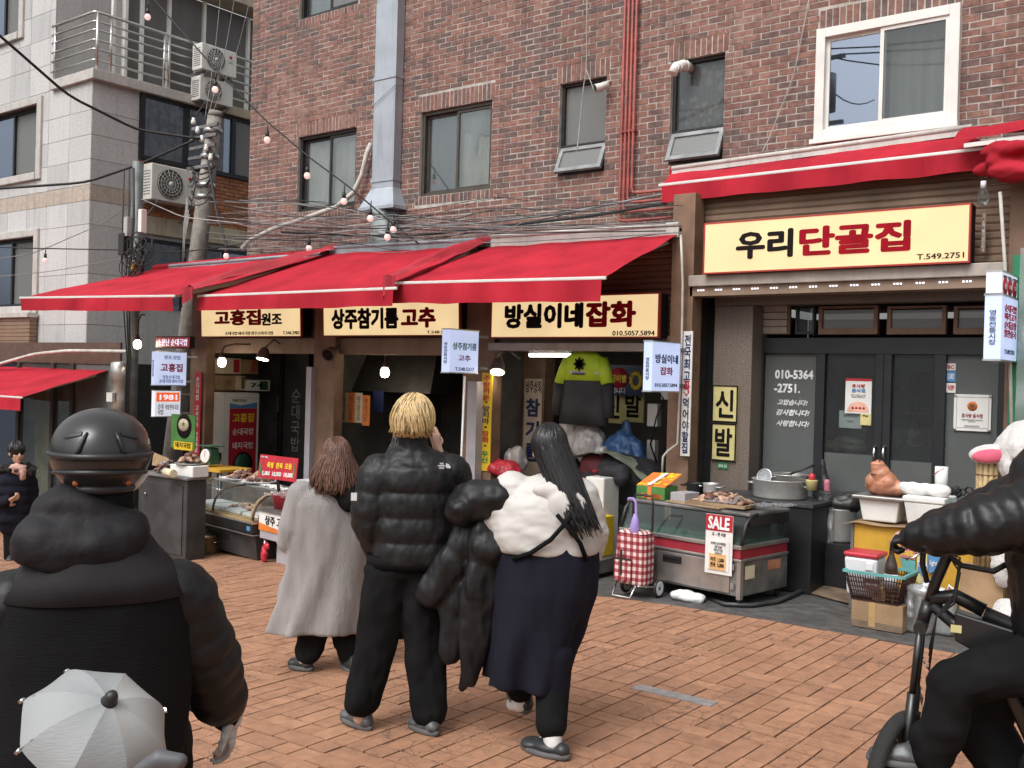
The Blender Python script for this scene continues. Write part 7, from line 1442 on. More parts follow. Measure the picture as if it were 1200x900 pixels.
def hair(t, mats, c, s, turn, n, length, seed, spread=.03, drift=(0, 0), conv=0, r=.0065, front=False, emin=-.05, wave=0, flat=0, cap=1.09, fuzz=.05):
    """scalp cap and many falling locks"""
    rr = random.Random(seed); Rz = Matrix.Rotation(turn, 3, 'Z'); c = nv(c); rad = Vector((.082, .101, .106))*s*cap/1.05
    o = MB(); o.ell(c+Rz @ Vector((0, -.016, .026))*s, tuple(rad), Rz, 20, 12)
    skin(o, 'hair_cap', mats[0], t, vox=.012, smooth=2)
    lk = MB()
    for k in range(n):
        a = rr.uniform(0, 2*math.pi)
        d0 = Vector((math.cos(a), math.sin(a), 0))
        if d0.y > .35 and not front and rr.random() < .8: continue
        L_ = length*(1+rr.uniform(-.3, .14)); lift = 1.02+fuzz*.3*rr.random()**2; tw = rr.uniform(-1, 1)*fuzz; pts = []
        e0 = rr.uniform(.25, 1.5) if rr.random() < .65 else rr.uniform(0, .5); ph = rr.uniform(0, 6); sw = rr.uniform(-1, 1)
        down = 0; e = e0; p = None; st = .024*s+.012*L_
        while down < L_+.001 and len(pts) < 30:
            if e > emin:
                q = Vector((math.cos(e)*d0.x*rad.x, math.cos(e)*d0.y*rad.y, math.sin(e)*rad.z))*lift; q = Matrix.Rotation(tw*(e0-e), 3, 'Z') @ q; p = c+Rz @ (q+Vector((0, -.016, .026))*s); e -= .26
                if e > .3: pass
            else:
                down += st; f_ = down/max(L_, .01)
                p = p+Vector((drift[0]*st+d0.x*spread*st*2+wave*.012*math.cos(ph+down*26)+sw*.003, drift[1]*st+(d0.y-.15)*spread*st*2-flat*st*f_, -st)); p.x -= (p.x-c.x-drift[0]*down)*conv
            pts.append(p.copy())
        if len(pts) < 3: continue
        m_ = len(pts); lk.tube(pts, [r*s*(.75 if i == 0 else 1.0 if i < m_*.6 else 1.0-.75*(i-m_*.6)/(m_*.4)) for i in range(m_)], 5, True, rr.choice(range(len(mats))))
    lk.build('hair_lock', mats, t, local=True)
def shoe(t, heel, toe, w_=.048, h=.075, m='shoe_dark', sole='sole', nm='shoe', slip=False, L_=None):
    heel, toe = nv(heel), nv(toe); d = (toe-heel); L_ = d.length; d.normalize(); x = d.cross(Vector((0, 0, 1))).normalized(); u = x.cross(d); o = MB()
    o.ell(heel+d*.045+u*.042, (.040, .045, .036)); o.ell(heel+d*(L_*.45)+u*.040, (w_*.92, L_*.32, .034), Matrix((x, d, u)).transposed()); o.ell(heel+d*(L_*.76)+u*.034, (w_*1.02, L_*.22, .030), Matrix((x, d, u)).transposed())
    if not slip: o.chain([heel+d*.05+u*.05, heel+d*.055+u*h], [.038, .036]); o.chain([heel+d*.07+u*h*.8, heel+d*L_*.6+u*.05], [.034, .03])
    s = skin(o, nm, m, t, vox=.009, smooth=2); so = MB(); ring_ = lambda z, k: [heel+d*(L_*(.5-.5*math.cos(a)*k))+x*(w_*k*(1.0+.12*-math.cos(a))*math.sin(a))+u*z for a in [i*math.pi/9 for i in range(18)]]
    so.loft([ring_(0, .94), ring_(.006, 1.0), ring_(.028, 1.0)]); so.build('sole', sole, s, local=True); return s
def wrinkled(p): return p
# ---------------------------------------------------------------- blond man
f = Fig('person', 'blond man in a black puffer jacket and wide black trousers, hand at his mouth', 462, 852); P = f.p; t = f.t; k = f.k
hc = P(486, 496); hd_t = -.75
o = Body(); head(o, hc, 1.0, hd_t); o.chain([P(484, 515), P(483, 535)], [.058, .066]); o.chain([P(450, 560), P(520, 560)], [.09, .09]); o.chain([P(483, 540), P(475, 660)], [.15, .15])
o.chain([P(452, 665), P(440, 750, .02), P(423, 838, -.02)], [.085, .065, .045]); o.chain([P(490, 665), P(497, 760, -.02), P(502, 845, -.09)], [.085, .065, .045])
o.chain([P(437, 548), P(424, 605, -.02), P(440, 655, .06)], [.05, .042, .03]); o.chain([P(532, 550), P(542, 596, .14), P(515, 530, .20)], [.05, .042, .028])
hand(o, P(513, 531, .19), (-.14, .05, 1.0), (-.6, .8, 0), .95, .45, 1)
skin(o, 'body', 'skin', t, vox=.0075, smooth=3); face_bits(t, hc, 1.0, hd_t)
hair(t, ['hair_blond', 'hair_blond', 'hair_root', 'hair_blond'], hc, 1.0, hd_t*.6, 1300, .012, 3, 0, r=.0045, front=False, emin=-.62, cap=1.17, wave=.9, fuzz=.5)
o = MB(); o.chain([P(484, 524, .0), P(484, 512, .0)], [.082, .080]); o.ell(P(484, 535), (.15, .10, .06))
rows = [(488, 528, .12, .085), (489, 536, .17, .10), (489, 543, .215, .125)]
for i in range(44):
    y = 546+i*2.62; q_ = abs(math.sin(math.pi*(y-546)/29))**.5; rows.append((489-(y-546)*.045, y, .212+.016*q_-.018*max(0, (y-620)/40), .146+.016*q_))
torso(o, P, rows, 40)
o.ell(P(449, 553), (.10, .105, .095)); o.ell(P(528, 553), (.10, .105, .095)); o.ell(P(488, 541), (.17, .10, .055))
o.puff(P(445, 550), P(432, 606, -.02), .108, .10, 2); o.puff(P(432, 604, -.02), P(446, 648, .06), .10, .085, 2)
o.puff(P(530, 550), P(543, 600, .12), .10, .09, 3); o.puff(P(543, 598, .12), P(519, 543, .19), .085, .06, 3)
jk = skin(o, 'puffer_jacket', 'nylon_black', t, vox=.009, smooth=2, wr=(.0055, 15, (1.5, 1.5, .8), 2))
MB().loft([[P(484, y)+Vector((.245*math.cos(a), .158*math.sin(a), 0)) for a in [i*math.pi/14 for i in range(28)]] for y in (650, 663)]).build('jacket_hem', 'cloth_black', jk, local=True)
LF = Frame(P(521, 544, -.165), (.97, .22, 0), (0, .12, 1)); o = MB()
for r0 in (.024, .017, .010): o.prism([(.0+r0*math.cos(i*math.pi/16), -.008+r0*math.sin(i*math.pi/16)) for i in range(9)]+[((r0-.005)*math.cos(i*math.pi/16), -.008+(r0-.005)*math.sin(i*math.pi/16)) for i in range(8, -1, -1)], 0, .004, LF)
o.build('chest_logo', 'logo_white', jk, local=True); lt = text(jk, 'THE\nNORTH\nFACE', Frame(f.W(LF.o), wm(t).to_3x3() @ LF.r, wm(t).to_3x3() @ LF.u), -.024, .004, .036, .03, 'logo_white', .03, .004)
MB().bx(-.015, .015, -.003, .003, -.02, .02, X=Matrix.Translation(P(417, 578, -.13))).build('sleeve_logo', 'logo_white', jk, local=True)
o = MB(); o.ell(P(472, 668), (.20, .14, .07)); o.chain([P(457, 670), P(450, 700), P(442, 745, .015), P(432, 795), P(425, 816, -.02)], [.125, .122, .112, .105, .10]); o.chain([P(490, 670), P(493, 705), P(498, 755, -.01), P(501, 800, -.02), P(503, 828, -.07)], [.12, .118, .112, .106, .10])
skin(o, 'trousers', 'cloth_black', t, vox=.012, smooth=3, wr=(.018, 7, (1.4, 1.4, .8), 5))
shoe(t, P(436, 852, -.06), P(399, 848, .13), m='shoe_grey'); shoe(t, P(512, 853, -.16), P(480, 852, .02), m='shoe_grey')
# ---------------------------------------------------------------- woman in the long grey cardigan coat
f = Fig('person', 'woman in a long lilac grey knitted coat with wavy brown hair', 385, 783); P = f.p; t = f.t
hc = P(394, 538); o = Body(); head(o, hc, .98, .15); o.chain([P(394, 552), P(394, 570)], [.05, .055]); o.chain([P(365, 590), P(425, 590)], [.07, .07]); o.chain([P(393, 580), P(388, 680)], [.13, .15]); o.chain([P(372, 690), P(366, 740), P(357, 772, -.02)], [.08, .06, .042]); o.chain([P(400, 690), P(408, 745), P(413, 780, -.02)], [.08, .06, .042])
o.chain([P(352, 588), P(342, 630), P(372, 622, .18)], [.048, .042, .03]); o.chain([P(430, 588), P(436, 632), P(410, 620, .18)], [.048, .042, .03]); hand(o, P(374, 622, .18), (.8, .5, .1), (0, 1, 0), .9, .5, 1); hand(o, P(408, 620, .18), (-.8, .5, .1), (0, 1, 0), .9, .5, -1)
skin(o, 'body', 'skin', t, vox=.010, smooth=3)
hair(t, ['hair_brown'], hc, .98, .15, 1400, .20, 5, .13, r=.0042, wave=.5, emin=-.08, cap=1.17, fuzz=.2)
o = MB(); o.ell(P(402, 572, -.08), (.12, .10, .07)); o.ell(P(410, 584, -.135), (.085, .06, .075)); skin(o, 'hood', 'cloth_black', t, vox=.012, smooth=3, wr=(.012, 10))
o = MB()
def cring(cx, py, hw, hd, fold, yo=0): 
    c = P(cx, py, yo); return [c+Vector(((hw+fold*math.sin(a*7+py*.03))*math.cos(a), (hd+fold*math.sin(a*7+1+py*.03))*math.sin(a), .012*math.sin(a*3))) for a in [i*2*math.pi/56 for i in range(56)]]
o.loft([cring(384, 569, .16, .09, 0), cring(386, 577, .232, .13, 0), cring(386, 590, .255, .155, .003), cring(386, 620, .262, .165, .006), cring(384, 660, .262, .17, .012), cring(380, 695, .285, .185, .018), cring(377, 722, .31, .20, .024), cring(375, 738, .325, .205, .026)], cap=True)
o.chain([P(354, 580), P(343, 615, -.02), P(340, 632, .0)], [.095, .088, .082]); o.chain([P(341, 630, .0), P(368, 630, .16)], [.082, .07]); o.chain([P(424, 580), P(431, 615), P(430, 636, .02)], [.09, .085, .08]); o.chain([P(431, 634, .02), P(405, 628, .16)], [.08, .07])
o.ell(P(337, 718, .05), (.07, .05, .10)); o.ell(P(340, 700, .05), (.08, .06, .16)); o.ell(P(330, 724, .05), (.05, .04, .05))
skin(o, 'knitted_coat', 'knit_lilac', t, vox=.0125, smooth=3, wr=(.010, 6, (1.5, 1.5, .45), 3))
o = MB(); o.chain([P(370, 725), P(366, 745), P(362, 760, -.01)], [.10, .098, .092]); o.chain([P(400, 725), P(407, 750), P(412, 768, -.01)], [.10, .098, .092]); skin(o, 'trousers', 'cloth_black', t, vox=.013, smooth=2, wr=(.012, 9))
shoe(t, P(367, 783, -.06), P(339, 782, .07)); shoe(t, P(417, 784, -.16), P(403, 783, .04))
# ---------------------------------------------------------------- woman half hidden behind the blond man
f = Fig('person', 'person in cream bottoms mostly hidden behind the blond man', 452, 748); P = f.p; t = f.t
hc = P(472, 526); o = Body(); head(o, hc, .96, .2, False); o.chain([P(468, 536), P(460, 550)], [.05, .055]); o.chain([P(435, 560), P(478, 560)], [.08, .08]); o.chain([P(456, 555), P(452, 650)], [.14, .15]); o.chain([P(446, 650), P(440, 735)], [.08, .045]); o.chain([P(462, 650), P(470, 735)], [.08, .045]); o.chain([P(432, 560), P(428, 610), P(436, 640, .1)], [.05, .04, .03]); o.chain([P(482, 560), P(486, 610), P(480, 640, .1)], [.05, .04, .03]); hand(o, P(436, 640, .1), (0, .2, -1), (1, 0, 0)); hand(o, P(480, 640, .1), (0, .2, -1), (-1, 0, 0), side=-1)
skin(o, 'body', 'skin', t, vox=.011, smooth=3); hair(t, ['hair_black'], hc, .96, .2, 160, .10, 9, .2)
o = MB(); o.chain([P(440, 560), P(474, 560)], [.11, .11]); o.ell(P(456, 590), (.23, .15, .26)); o.chain([P(434, 560), P(429, 605), P(436, 635, .08)], [.085, .075, .06]); o.chain([P(480, 560), P(484, 605), P(480, 635, .08)], [.085, .075, .06]); skin(o, 'jacket', 'cloth_black', t, vox=.015, smooth=2, wr=(.012, 7))
o = MB(); o.chain([P(446, 630), P(440, 670), P(438, 700)], [.16, .15, .13]); o.chain([P(458, 630), P(455, 690)], [.13, .12]); skin(o, 'cream_skirt', 'cloth_cream', t, vox=.015, smooth=2, wr=(.02, 6, (1.5, 1.5, .4)))
o = MB(); o.chain([P(446, 690), P(441, 738)], [.08, .075]); o.chain([P(462, 690), P(470, 738)], [.085, .08]); skin(o, 'trousers', 'cloth_black', t, vox=.015, smooth=2)
shoe(t, P(447, 750, -.05), P(434, 742, .12)); shoe(t, P(474, 750, -.05), P(466, 742, .12))
# ---------------------------------------------------------------- woman with long black hair, white jacket and navy apron skirt
f = Fig('person', 'woman with long black hair in a white hooded jacket and crossed apron straps', 630, 868); P = f.p; t = f.t; k = f.k
hc = P(644, 528); o = Body(); head(o, hc, 1.0, -.1, False); o.chain([P(646, 545), P(648, 565)], [.055, .062]); o.chain([P(605, 585), P(680, 590)], [.10, .10]); o.chain([P(642, 580), P(640, 700)], [.19, .2]); o.chain([P(622, 700), P(612, 780, .05), P(608, 826, .1)], [.11, .075, .05]); o.chain([P(655, 700), P(648, 790, -.06), P(646, 850, -.19)], [.11, .08, .05])
o.chain([P(598, 580), P(578, 612, .02), P(548, 600, .14)], [.065, .05, .035]); o.chain([P(690, 590), P(695, 640, .05), P(670, 655, .2)], [.065, .05, .035]); hand(o, P(548, 600, .14), (-.9, .4, .1), (0, 0, -1), 1, .7, 1); hand(o, P(670, 655, .2), (-.6, .6, .1), (0, 0, 1), 1, .6, -1)
skin(o, 'body', 'skin', t, vox=.011, smooth=3)
hair(t, ['hair_black'], hc, 1.0, -.1, 1100, .36, 13, .05, drift=(.42, -.12), conv=.055, r=.0055, cap=1.13, flat=.1, fuzz=.1)
o = MB(); o.chain([P(601, 575), P(585, 600, .0), P(574, 614, .02)], [.105, .10, .09]); o.chain([P(574, 614, .02), P(548, 605, .14)], [.09, .065]); o.chain([P(680, 582), P(694, 625, .03), P(690, 650, .08)], [.10, .09, .08]); o.chain([P(690, 650, .08), P(668, 655, .2)], [.08, .06])
torso(o, P, [(648, 556, .09, .08), (647, 562, .14, .105), (645, 570, .20, .14), (642, 584, .245, .175), (639, 600, .262, .195), (637, 620, .272, .207), (639, 636, .275, .207), (641, 646, .262, .198)], 48); jk = skin(o, 'white_jacket', 'jacket_white', t, vox=.0105, smooth=5, wr=(.0075, 9, (1.0, 1.0, 2.4), 4))
o = MB(); o.ell(P(664, 588, -.175), (.105, .035, .085)); o.ell(P(652, 572, -.135), (.125, .05, .05)); skin(o, 'hood', 'jacket_white', t, vox=.010, smooth=4, wr=(.007, 10))
o = MB(); yb_ = -.205
o.tube([P(669, 596, -.215), P(664, 603, -.228), P(645, 624, -.235), P(622, 640, -.215), P(602, 648, -.17)], .012, 6); o.tube([P(652, 596, -.225), P(664, 610, -.235), P(678, 628, -.215), P(686, 650, -.15)], .012, 6); o.build('apron_strap', 'cloth_black', t, local=True)
o = MB()
def sring(cx, py, hw, hd, fold): c = P(cx, py); return [c+Vector(((hw+fold*math.sin(a*6+py*.02))*math.cos(a), (hd+fold*math.sin(a*6+2))*math.sin(a), .05*math.cos(a)*-1*(fold*12))) for a in [i*2*math.pi/48 for i in range(48)]]
o.loft([sring(641, 632, .25, .19, 0), sring(640, 655, .265, .21, .004), sring(637, 690, .265, .215, .008), sring(631, 730, .235, .20, .013), sring(620, 770, .222, .19, .022), sring(615, 802, .212, .185, .026)])
o.chain([P(650, 760, -.1), P(650, 815, -.1)], [.09, .065]); skin(o, 'navy_skirt', 'cloth_navy', t, vox=.013, smooth=2, wr=(.022, 5, (1.6, 1.6, .35), 6))
o = MB(); o.chain([P(616, 780, .04), P(609, 815, .1)], [.085, .072]); o.chain([P(648, 785, -.05), P(646, 836, -.17)], [.095, .08]); skin(o, 'leggings', 'cloth_black', t, vox=.013, smooth=2)
o = MB(); o.chain([P(646, 838, -.18), P(648, 855, -.20), P(638, 860, -.11)], [.056, .046, .034]); skin(o, 'sock', 'sock', t, vox=.01, smooth=2); o = MB(); o.chain([P(610, 812, .10), P(609, 832, .11), P(600, 838, .17)], [.05, .048, .038]); skin(o, 'sock', 'sock', t, vox=.01, smooth=2)
sh = shoe(t, P(666, 869, -.26), P(612, 868, -.08), .066, m='shoe_dark', nm='slipper', slip=True); sh = shoe(t, P(617, 846, .10), P(596, 816, .22), .064, m='shoe_dark', nm='slipper', slip=True)
# coat carried over her arm
q0 = f.W(P(560, 600, .0)); ct = thing('padded_coat', 'long black padded coat with a puffy hood carried over the woman arm', 'coat', f.g, f.rz)
o = MB(); o.ell(P(560, 588, .0), (.15, .13, .115)); o.ell(P(540, 596, -.03), (.09, .12, .09)); o.ell(P(583, 582, -.02), (.09, .11, .09)); skin(o, 'hood', 'nylon_black', ct, vox=.011, smooth=2, wr=(.018, 9, (1, 1, 1), 7))
o = MB()
o.puff(P(578, 618, .02), P(570, 700, 0), .145, .135, 2, .5, .06); o.puff(P(568, 690, .0), P(550, 796, -.02), .135, .05, 3, .55, .05); o.puff(P(556, 625, .03), P(503, 700, .03), .105, .088, 3, .8, .07); o.puff(P(540, 660, .05), P(528, 770, .04), .13, .07, 3, .5, .05)
o.chain([P(552, 780), P(541, 806)], [.05, .022]); o.ell(P(575, 640, -.02), (.13, .11, .10)); skin(o, 'coat_body', 'nylon_black', ct, vox=.0105, smooth=2, wr=(.013, 10, (1.5, 1.5, .6), 8))
# ---------------------------------------------------------------- elderly woman far off at the alley
f = Fig('person', 'elderly woman in a dark padded coat and pink scarf before the far glass doors', 15, 655); P = f.p; t = f.t; k = f.k
hc = P(20, 531); T = math.pi+.35; o = Body(); head(o, hc, 1.0, T); o.chain([P(20, 542), P(20, 552)], [.05, .06]); o.chain([P(20, 555), P(18, 605)], [.14, .17]); o.chain([P(4, 562), P(0, 592), P(14, 584, -.2)], [.05, .045, .03]); o.chain([P(34, 562), P(37, 588), P(20, 588, -.12)], [.05, .045, .03]); o.chain([P(14, 605), P(12, 650)], [.08, .045]); o.chain([P(24, 605), P(24, 650)], [.08, .045]); hand(o, P(12, 583, -.21), (.5, -.4, .2), (.3, .5, 1), 1, .9); hand(o, P(20, 588, -.12), (-.5, -.4, -.2), (.3, .5, 1), 1, .9, -1)
skin(o, 'body', 'skin', t, vox=.011, smooth=3); face_bits(t, hc, 1.0, T)
hair(t, ['hair_black'], hc, 1.0, T, 400, .06, 4, .5, wave=1.0, r=.007, front=False, cap=1.14)
o = MB(); o.ell(P(19, 560), (.22, .15, .10)); o.puff(P(19, 558), P(18, 612), .215, .225, 5, .75); o.puff(P(5, 562), P(0, 590, -.02), .085, .075, 3); o.puff(P(0, 590, -.02), P(10, 585, -.18), .075, .06, 2); o.puff(P(34, 562), P(37, 600), .085, .075, 4); skin(o, 'padded_coat', 'cloth_navy', t, vox=.014, smooth=1, wr=(.01, 8))
o = MB()
for i in range(16): a = i*.39; o.ell(P(19, 551)+Vector((.17*math.cos(a), .11*math.sin(a), .03*math.sin(a*2))), (.06, .055, .05))
skin(o, 'fur_collar', 'fur_dark', t, vox=.012, smooth=1, wr=(.03, 22)); o = MB(); o.ell(P(20, 547, -.07), (.11, .10, .045)); o.ell(P(22, 551, -.11), (.09, .06, .04)); o.ell(P(26, 557, -.14), (.04, .04, .06)); skin(o, 'scarf', 'scarf_pink', t, vox=.011, smooth=1, wr=(.02, 14))
o = MB(); o.chain([P(14, 610), P(13, 652)], [.10, .08]); o.chain([P(24, 610), P(24, 652)], [.10, .08]); skin(o, 'trousers', 'cloth_black', t, vox=.014, smooth=2); shoe(t, P(13, 655, .05), P(12, 658, -.14)); shoe(t, P(25, 655, .05), P(25, 658, -.14))
# ---------------------------------------------------------------- figure seated inside the corner shop
f = Fig('person', 'dark haired person sitting behind the glass door, hand raised to the face', 1070, 600, D=10.9); P = f.p; t = f.t
hc = P(1070, 502); T = math.pi+.2; o = Body(); head(o, hc, 1, T); o.chain([P(1070, 512), P(1070, 522)], [.05, .06]); o.chain([P(1070, 528), P(1068, 580)], [.15, .16]); o.chain([P(1056, 528), P(1050, 552), P(1066, 516, -.16)], [.05, .045, .03]); o.chain([P(1084, 528), P(1088, 556), P(1066, 558, -.2)], [.05, .045, .03]); o.chain([P(1062, 578), P(1060, 576, -.4), P(1060, 622, -.4)], [.08, .07, .045]); o.chain([P(1078, 578), P(1080, 576, -.4), P(1080, 622, -.4)], [.08, .07, .045]); hand(o, P(1067, 514, -.16), (.1, .1, 1), (0, 1, 0), 1, .7); hand(o, P(1066, 558, -.2), (-1, 0, 0), (0, 0, -1), 1, .6)
skin(o, 'body', 'skin', t, vox=.011, smooth=3); face_bits(t, hc, 1, T); hair(t, ['hair_black'], hc, 1, T, 180, .05, 6, .3, r=.010, cap=1.16, front=False)
o = MB(); o.ell(P(1070, 535), (.23, .16, .12)); o.ell(P(1068, 560), (.25, .18, .2)); o.chain([P(1056, 530), P(1049, 553), P(1062, 524, -.14)], [.085, .075, .06]); o.chain([P(1084, 530), P(1089, 556), P(1070, 558, -.19)], [.085, .075, .06]); skin(o, 'jacket', 'nylon_yoke', t, vox=.014, smooth=2, wr=(.02, 8)); o = MB(); o.chain([P(1062, 578), P(1060, 576, -.4), P(1060, 622, -.4)], [.11, .09, .07]); o.chain([P(1078, 578), P(1080, 576, -.4), P(1080, 622, -.4)], [.11, .09, .07]); skin(o, 'trousers', 'cloth_black', t, vox=.015, smooth=2)
sz = P(1070, 588).z; st = thing('stool', 'dark stool carrying the seated person behind the glass door', 'stool', f.g); MB().cyl((f.g.x, f.g.y, 0.006), (f.g.x, f.g.y, sz), .05, n=12).cyl((f.g.x, f.g.y, sz), (f.g.x, f.g.y, sz+.05), .19, n=20).cyl((f.g.x, f.g.y, .006), (f.g.x, f.g.y, .03), .2, n=20).build('seat_and_stem', 'black_metal', st)
# ---------------------------------------------------------------- helmeted rider, seen from behind
f = Fig('person', 'rider in a matt black helmet and padded black work jacket seen from behind', 117, 1200, D=2.72); P = f.p; t = f.t; k = f.k
hc = P(119, 532, .02); o = Body(); head(o, hc, 1.05, 0); o.chain([P(119, 560), P(118, 600)], [.062, .07]); o.chain([P(50, 700), P(182, 700)], [.08, .08]); o.chain([P(117, 620), P(112, 880)], [.17, .19]); o.chain([P(200, 700, 0), P(234, 780, .05), P(268, 872, .16)], [.06, .05, .035]); o.chain([P(28, 700, 0), P(-8, 780, .05), P(-20, 872, .2)], [.06, .05, .035])
hand(o, P(268, 872, .16), (.25, .35, -1), (-1, .2, 0), 1.05, .5, 1); hand(o, P(-20, 872, .2), (0, .6, -1), (1, .2, 0), 1.05, .5, -1)
o.chain([P(75, 890, .0), P(40, 930, .4), P(40, 1110, .45)], [.10, .08, .05]); o.chain([P(155, 890, .0), P(190, 930, .4), P(190, 1110, .45)], [.10, .08, .05]); skin(o, 'body', 'skin', t, vox=.0085, smooth=3)
o = MB(); o.ell(P(112, 715), (.24, .165, .11)); o.ell(P(116, 655), (.16, .13, .09)); o.ell(P(105, 790), (.25, .185, .25)); o.ell(P(105, 870), (.235, .18, .14)); o.ell(P(180, 694), (.085, .10, .07)); o.ell(P(46, 694), (.085, .10, .07))
torso(o, P, [(116, 630, .11, .12), (115, 655, .17, .155), (113, 690, .236, .178), (111, 730, .25, .18), (106, 800, .255, .18), (106, 880, .245, .18)]); jv = skin(o, 'work_vest', 'nylon_black', t, vox=.012, smooth=3, wr=(.006, 5, (1.4, 1, .7), 3)); jv.data.materials[0] = pm('vest_black', (.0095, .0095, .0105), .9, spec=.12, var=.2, bump=.35, bs=420, stretch=(.05, .05, 1))
o = MB(); torso(o, P, [(117, 592, .09, .09), (116, 615, .115, .12), (116, 638, .15, .148), (115, 662, .20, .172), (113, 690, .245, .185)], 48); o.build('grey_yoke', 'nylon_yoke', t, local=True); o = MB(); o.chain([P(119, 600), P(119, 566)], [.085, .082]); skin(o, 'neck_warmer', 'cloth_black', t, vox=.012, smooth=3)
o = MB(); o.ell(P(95, 625, -.07), (.165, .10, .088)); o.ell(P(62, 630, -.05), (.085, .10, .075)); o.ell(P(135, 618, -.05), (.09, .10, .075)); o.ell(P(95, 592, -.02), (.12, .11, .07)); o.ell(P(88, 645, -.085), (.12, .07, .05)); hd = skin(o, 'hood', 'nylon_yoke', t, vox=.0095, smooth=3, wr=(.020, 7, (1, 1, 1.3), 9)); hd.data.materials[0] = pm('hood_nylon', (.014, .013, .015), .65, spec=.25, var=.2, bump=.3, bs=40)
for s in (0, 1):
    o = MB(); a, b, c = (P(202, 695, 0), P(234, 780, .05), P(262, 862, .15)) if not s else (P(26, 695, 0), P(-10, 770, .05), P(-18, 862, .19))
    o.ell(a, (.092, .10, .085)); o.puff(a, b, .102, .100, 3); o.puff(b, c, .10, .080, 3); o.chain([c, c.lerp(b, .12)], [.058, .075]); skin(o, 'sleeve', 'nylon_black', t, vox=.0095, smooth=2, wr=(.006, 13, (1, 1, 1), 5+s))
    d = (c-b).normalized(); o = MB(); o.chain([c-d*.02, c+d*.05], [.05, .046]); skin(o, 'cuff', 'cloth_black', t, vox=.01, smooth=2)
    o = MB(); w_ = P(268, 872, .16) if not s else P(-20, 872, .2); o.chain([w_-d*.01, w_+d*.03], [.036, .04]); hand(o, w_, (.25, .35, -1) if not s else (0, .6, -1), (-1, .2, 0) if not s else (1, .2, 0), 1.13, .5, 1 if not s else -1); skin(o, 'glove', 'glove_white', t, vox=.0065, smooth=2)
o = MB(); o.ell(P(112, 895), (.22, .19, .12)); o.chain([P(78, 900, .0), P(42, 935, .4), P(40, 1100, .45)], [.13, .11, .085]); o.chain([P(152, 900, .0), P(188, 935, .4), P(190, 1100, .45)], [.13, .11, .085]); skin(o, 'trousers', 'cloth_black', t, vox=.014, smooth=2, wr=(.012, 7))
shoe(t, P(40, 1125, .38), P(40, 1125, .62)); shoe(t, P(190, 1125, .38), P(190, 1125, .62))
# helmet: shell with a raised brow ridge, band, vents, chin strap
pm('helmet_black', (.018, .018, .019), .3, var=.15, vs=3, coat=.25); pm('helmet_gloss', (.02, .02, .022), .4); pm('reflector', (.45, .12, .03), .3)
hcn = P(118, 527, .02); Rx, Ry, Rz_ = .128, .158, .118
def hp(a, e, s=1.0): return hcn+Vector((Rx*s*math.cos(e)*math.sin(a), -Ry*s*math.cos(e)*math.cos(a), Rz_*s*math.sin(e)))
o = MB(); vis_open = lambda a, e: abs(a) > 2.35 and e < .25
rows_ = []
for j in range(25):
    e = -.98+2.55*j/24; rows_.append([hp(2*math.pi*i/64-math.pi, min(e, 1.57), 1.0+(.018 if -.17 < e < -.05 else 0)+(.02 if e < -.85 else 0)+.012*max(0, math.sin((e-.28)*3.2))*(1 if .28 < e < 1.2 else 0)) for i in range(64)])
o.loft(rows_, cap=False); hm = o.build('helmet', 'helmet_black', t, local=True); ms = hm.modifiers.new('sub', 'SUBSURF'); ms.levels = 1; ms.render_levels = 1
o = MB()
for e_, w_ in ((-.02, .010), (-.40, .008), (-.86, .014)): o.tube([hp(a*.1, e_+(.10*math.cos(a*.1)-.06 if e_ == -.40 else 0), 1.012) for a in range(-20, 21)], [w_*(.25+.75*math.cos(a*.1/1.32)**1 if abs(a) < 20 else .2) for a in range(-20, 21)], 8)
o.build('ridge', 'helmet_gloss', hm, local=True)
for s in (-1, 1):
    o = MB(); o.loft([[hp(s*(.42+.42*u)+s*.0, .50-.10*u+dv, 1.035-abs(dv)*.25) for dv in (-.05, -.02, .02, .05)] for u in (0, .25, .5, .75, 1)], cap=False, closed=False); o.build('air_vent', 'plastic_black', hm, local=True)
    o = MB(); o.tube([hp(s*.30, .52, 1.025), hp(s*.36, .35, 1.025), hp(s*.42, .12, 1.02), hp(s*.5, .0, 1.015)], [.003, .006, .006, .003], 6); o.build('moulded_line', 'helmet_gloss', hm, local=True)
for a_ in (-.62, .72): MB().ell(hp(a_, -.66, 1.005), (.008, .006, .008)).build('rivet', 'reflector', hm, local=True)
MB().tube([hp(1.25, -.45, 1.01), hp(1.3, -.8, 1.02), hp(1.25, -1.05, 1.0)], .012, 6).build('visor_strap', 'styro', hm, local=True); MB().ell(hp(-1.2, -.92, 1.05), (.02, .03, .04)).build('visor_pivot', 'plastic_red', hm, local=True)
RIDER = f
# ---------------------------------------------------------------- cyclist cut by the picture edge
f = Fig('person', 'cyclist in a glossy black puffer jacket and black trousers reaching for the handlebar', 1225, 1020, D=3.95); P = f.p; t = f.t; k = f.k
hc = P(1262, 490, 0); T = 1.5; o = Body(); head(o, hc, 1, T); o.chain([P(1262, 515), P(1258, 545)], [.06, .065]); o.chain([P(1250, 570, -.12), P(1250, 570, .14)], [.09, .09]); o.chain([P(1250, 570), P(1262, 735)], [.16, .17])
o.chain([P(1215, 585, -.16), P(1150, 610, -.20), P(1090, 631, -.16)], [.07, .055, .035]); o.chain([P(1225, 585, .18), P(1150, 620, .24), P(1080, 640, .2)], [.065, .055, .035])
hand(o, P(1093, 631, -.16), (-1, .1, -.2), (0, .2, -1), .72, 1.2, 1); hand(o, P(1080, 640, .2), (-1, 0, -.2), (0, .2, -1), 1, .75, -1)
